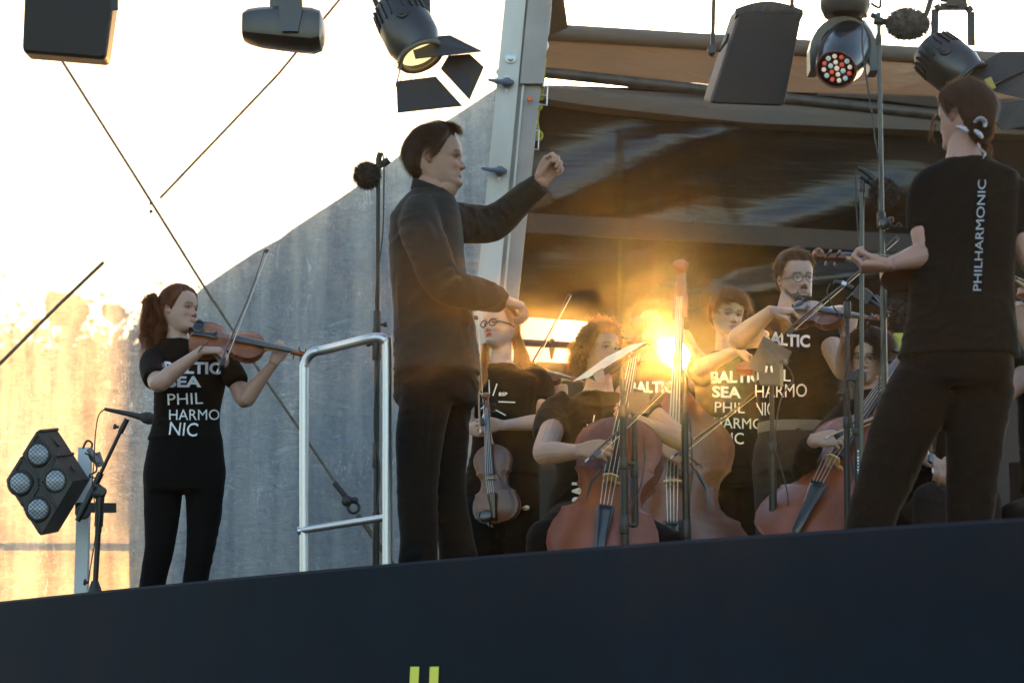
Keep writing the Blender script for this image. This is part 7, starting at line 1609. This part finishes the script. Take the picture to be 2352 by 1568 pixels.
for ri, nn2 in ((0, 1), (.026, 6), (.052, 12)):
    for j in range(nn2):
        t_ = 2 * math.pi * j / nn2 + ri * 20; c = lc - hd * .010 + (x * math.cos(t_) + y * math.sin(t_)) * ri; q = MB(); q.sphere(c, .0095 if k % 3 else .0105, 10, 8); q.build('led_lens', lm[(k * 7 + j) % 3], fc); k += 1
q = MB(); q.torus(lc + hd * .0, hd, .077, .004, 32, 6); q.build('lens_rim', mat('red_brown_rim', (.12, .03, .02), .3), o)
hang(o, 1942, D, -30)
q = MB(); q.tube([P(2000, 8, D), P(2020, 18, D), P(2022, -6, D), P(2024, -60, D)], .006, 8, smooth=4); q.build('power_cable', m_plast, o)
# right-hand stands
D = 8.7; o = empty('microphone_stand', (P(2022, 700, D).x, D, STAGE_Z), 'tallest grey microphone stand, left of the woman with the bun', 'microphone stand', 'microphone stands')
m_grey = mat('grey_stand_tube', (.05, .052, .048), .35, metal=.7)
a = P(2018, 30, D); b_ = V(P(2036, 1200, D).x, D, STAGE_Z + .2)
for f0, f1, rr in ((0, .50, .0085), (.50, 1, .011)): q = MB(); q.tube([a.lerp(b_, f0), a.lerp(b_, f1)], rr, 12); q.build('pole', m_grey, o)
clutch(o, 2018, 92, D, .012, .04, 0); clutch(o, 2024, 505, D, .016, .06, 1); clutch(o, 2022, 612, D, .014, .05, 0); stand_base(o, P(2036, 1200, D).x, D)
q = MB(); q.lathe(P(2032, 515, D - .02), (0, -1, 0), [(0, .022), (.02, .022), (.024, .015)], 16); q.tube([P(2040, 518, D - .02), P(2056, 520, D - .02), P(2064, 512, D - .02), P(2070, 520, D - .02)], .004, 6, smooth=3); q.build('bracket', m_grey, o)
q = MB(); q.tube([P(2018, 50, D), P(2012, 40, D), P(2000, 34, D)], [.008, .012, .010], 8, smooth=2); q.build('mic_clip', m_plast, o)
cable_tube(o, [(1998, 34), (1984, 50), (1980, 100), (1990, 180), (2004, 270), (2012, 330), (2024, 400), (2018, 480), (2034, 560), (2036, 700), (2026, 800), (2018, 900), (2022, 1000)], D - .02, .0032)
furry_mic(2084, 56, .064, D, 'pale brown furry microphone at the top of the tallest stand', V(-1, 0, .1), 3, m_fur, (1.3, 1, .92))
D = 9.7; o = empty('microphone_stand', (P(1976, 600, D).x, D, STAGE_Z), 'slim grey microphone stand with furry microphone, behind the tallest stand', 'microphone stand', 'microphone stands')
q = MB(); q.tube([P(1980, 410, D), V(P(1974, 1200, D).x, D, STAGE_Z + .2)], .0088, 10); q.build('pole', m_grey, o); clutch(o, 1980, 428, D, .013, .05, 0); stand_base(o, P(1974, 1200, D).x, D)
cable_tube(o, [(1972, 387), (1966, 395), (1966, 450), (1972, 560), (1978, 640)], D - .02, .003)
q = MB(); q.tube([P(1970, 386, D), P(1990, 396, D), P(2008, 412, D)], [.008, .012, .016], 10, smooth=3); q.build('mic_clip', m_plast, o)
furry_mic(2030, 443, .055, D, 'dark furry microphone hanging from the slim stand at mid height', V(-.75, 0, .6), 4)
D = 9.9; o = empty('microphone_stand', (P(1946, 900, D).x, D, STAGE_Z), 'black microphone stand with boom in front of the seated cellist', 'microphone stand', 'microphone stands')
q = MB(); q.tube([P(1947, 705, D), P(1945, 905, D)], .0100, 10); q.tube([P(1945, 905, D), V(P(1944, 1200, D).x, D, STAGE_Z + .2)], .013, 10); q.build('pole', m_stand, o); clutch(o, 1946, 905, D, .018, .05, -1); clutch(o, 1946, 970, D, .018, .05, 0); clutch(o, 1946, 712, D, .016, .07, 0); stand_base(o, P(1944, 1200, D).x, D)
q = MB(); q.tube([P(1946, 690, D), P(1975, 665, D), P(2000, 675, D), P(2040, 728, D)], .008, 8, smooth=3); q.build('boom', m_stand, o)
cable_tube(o, [(1908, 650), (1900, 670), (1912, 700), (1936, 740), (1948, 800), (1940, 880), (1955, 960), (1960, 1000)], D - .03, .0035)
o = empty('microphone', P(1980, 678, D), 'square-bodied black microphone below the raised hand of the woman with the bun', 'microphone'); q = MB(); c = P(1980, 678, D - .03); rot = Matrix.Rotation(R(35), 3, 'Y'); q.box(c, (.075, .03, .055), rot=rot); q.tube([P(1915, 648, D - .03), P(1935, 652, D - .03), P(1958, 664, D - .03)], [.010, .013, .013], 10); q.tube([P(1998, 690, D - .03), P(2040, 720, D - .03)], .009, 8); q.build('mic_body', m_plast, o)
q = MB(); q.tube([P(1932, 651, D - .03), P(1942, 656, D - .03)], .0145, 12); q.build('connector_ring', m_chrome, o)
D = 9.85; o = empty('microphone_stand', (P(1970, 950, D).x, D, STAGE_Z), 'thick black telescopic stand with white lettering beside the boom stand', 'microphone stand', 'microphone stands')
q = MB(); q.tube([P(1971, 870, D), P(1970, 985, D)], .0150, 12); q.tube([P(1970, 985, D), V(P(1969, 1200, D).x, D, STAGE_Z + .2)], .0135, 12); q.build('pole', m_stand, o); clutch(o, 1970, 992, D, .022, .03, 0)
q = MB(); q.lathe(P(1972, 866, D + .02), (0, -1, 0), [(0, .030), (.03, .030), (.036, .020)], 18); q.beam(P(1946, 862, D), P(1972, 866, D), .03, .035); q.build('swivel_joint', m_plast, o); stand_base(o, P(1969, 1200, D).x, D)
q = MB()
for i in range(14):
    z0 = P(1970, 1130 - i * 7.2, D); q.box(V(z0.x, D - .0150, z0.z), (.007 if i % 3 else .004, .002, .008 if i % 4 else .004))
q.build('printed_mark', M_PRINT, o, smooth=False)
furry_mic(2056, 722, .058, 10.3, 'dark furry microphone half hidden behind the woman with the bun', V(-.7, 0, .6), 5, m_fur_d, (.9, .9, 1.1))
q = MB(); o = empty('yellow_case', P(2062, 790, 11.6), 'yellow-green object edge beside the seated cellist hair', 'case'); q.box(P(2066, 790, 11.6), (.06, .06, .10)); q.build('case_side', mat('lime_plastic', (.30, .32, .03), .5), o)
# stands in front of the cellist, with the white-paged desk
D = 9.9
o = empty('music_stand', (P(1430, 900, D).x, D, STAGE_Z), 'music stand with white sheets seen edge-on before the curly-haired cellist', 'music stand', 'music stands')
q = MB(); q.tube([P(1429, 842, D), P(1431, 940, D)], .011, 10); q.tube([P(1431, 940, D), V(P(1436, 1200, D).x, D, STAGE_Z + .2)], .016, 12); q.build('post', m_stand, o); clutch(o, 1431, 945, D, .020, .05, 1); clutch(o, 1433, 1065, D, .019, .05, 1); clutch(o, 1434, 1205, D, .02, .08, 1); stand_base(o, P(1436, 1200, D).x, D)
q = MB(); q.prism([P(1352, 866, D - .06), P(1484, 790, D - .06), P(1492, 794, D + .22), P(1366, 874, D + .22)], nrm(V(.5, 0, -.86)) * .004); q.build('desk', m_stand, o, smooth=False)
m_page = trans_mat('white_sheet_music', (.80, .80, .82), (.8, .8, .8), .4, 0.02)
q = MB(); q.prism([P(1316, 875, D - .12), P(1392, 820, D - .11), P(1448, 792, D - .10), P(1484, 785, D - .09), P(1452, 804, D - .09), P(1386, 846, D - .10), P(1352, 866, D - .12)], V(.0, .012, 0.0)); q.build('sheet_music', m_page, o, smooth=False)
q = MB(); q.prism([P(1362, 858, D - .13), P(1384, 844, D - .13), P(1390, 864, D - .13), P(1370, 878, D - .13)], V(0, .02, 0)); q.build('page_clip', mat('brown_grey_clip', (.18, .15, .14), .5), o, smooth=False)
q = MB(); q.tube([P(1400, 858, D), P(1429, 842, D), P(1445, 818, D)], .008, 8); q.build('tilt_joint', m_plast, o)
o = empty('microphone_stand', (P(1457, 1000, D + .1).x, D + .1, STAGE_Z), 'black microphone stand right beside the white-paged music stand', 'microphone stand', 'microphone stands')
q = MB(); q.tube([P(1456, 945, D + .1), V(P(1460, 1200, D + .1).x, D + .1, STAGE_Z + .2)], .0135, 12); q.build('pole', m_stand, o); clutch(o, 1457, 1080, D + .1, .017, .06, 0); stand_base(o, P(1460, 1200, D + .1).x, D + .1)
q = MB(); q.box(P(1468, 925, D + .1), (.085, .03, .085)); q.build('mic_preamp_box', m_plast, o)
cable_tube(o, [(1478, 1000), (1480, 1060), (1470, 1120), (1445, 1180), (1436, 1260)], D, .003)
D = 10.2; o = empty('microphone_stand', (P(1574, 1000, D).x, D, STAGE_Z), 'grey-brown stand pole in front of the double bass, below the sun', 'microphone stand', 'microphone stands')
q = MB(); q.tube([P(1571, 860, D), P(1573, 960, D)], .009, 10); q.tube([P(1573, 960, D), V(P(1576, 1200, D).x, D, STAGE_Z + .2)], .0155, 12); q.build('pole', m_stand, o); clutch(o, 1573, 960, D, .018, .05, 0); clutch(o, 1575, 1215, D, .021, .08, 0); stand_base(o, P(1576, 1200, D).x, D)
cable_tube(o, [(1585, 960), (1590, 1080), (1584, 1150), (1588, 1250)], D, .003)
# dark desk at right of the bass
D = 10.1; o = empty('music_stand', (P(1773, 1000, D).x, D, STAGE_Z), 'dark music desk seen from behind in front of the bearded violinist', 'music stand', 'music stands')
m_desk = mat('brown_black_desk', (.040, .032, .027), .55)
q = MB(); q.tube([P(1772, 880, D), P(1774, 1020, D)], .010, 10); q.tube([P(1774, 1020, D), V(P(1775, 1200, D).x, D, STAGE_Z + .2)], .0165, 12); q.build('post', m_stand, o); clutch(o, 1774, 1028, D, .019, .05, 0); stand_base(o, P(1775, 1200, D).x, D)
q = MB(); q.prism([P(1746, 789, D), P(1811, 824, D), P(1791, 830, D - .04), P(1791, 884, D - .05), P(1744, 882, D - .05), P(1742, 856, D - .05), P(1717, 843, D)], V(.02, .05, .0)); q.build('desk_back', m_desk, o, smooth=False)
q = MB(); q.beam(P(1746, 787, D + .02), P(1812, 822, D + .02), .012, .06, up=(0, 0, 1)); q.build('desk_lip', m_desk, o)
q = MB(); q.lathe(P(1766, 834, D - .05), (0, -1, 0), [(0, .017), (.012, .017), (.016, .010)], 16); q.build('pivot_knob', m_desk, o)
for sx in (-1, 1): q = MB(); q.tube([P(1766 + sx * 5, 840, D - .06), P(1766 + sx * 7, 855, D - .06)], .0045, 8); q.build('clip_prong', m_chrome, o)
q = MB(); q.sphere(P(1803, 832, D - .03), .014, 10, 8); q.build('clip_lamp', mat('green_grey', (.08, .11, .07), .5), o)
cable_tube(o, [(1804, 838), (1815, 850), (1822, 875), (1808, 890), (1790, 930), (1780, 1020), (1796, 1080), (1810, 1150), (1800, 1240)], D - .03, .003)
# ---------------------------------------------------------------- dusty evening air
hz = MB(); hz.box((0, 38, 17.5), (130, 120, 37.2))
mh = bpy.data.materials.new('dusty_air'); mh.use_nodes = True; t = mh.node_tree; t.nodes.clear()
pv = t.nodes.new('ShaderNodeVolumePrincipled'); pv.inputs['Color'].default_value = (1.0, 0.78, 0.48, 1)
pv.inputs['Density'].default_value = 0.00064; pv.inputs['Anisotropy'].default_value = 0.962
oo = t.nodes.new('ShaderNodeOutputMaterial'); t.links.new(pv.outputs[0], oo.inputs['Volume'])
hazeo = hz.build('haze', mh, smooth=False, kind='stuff')
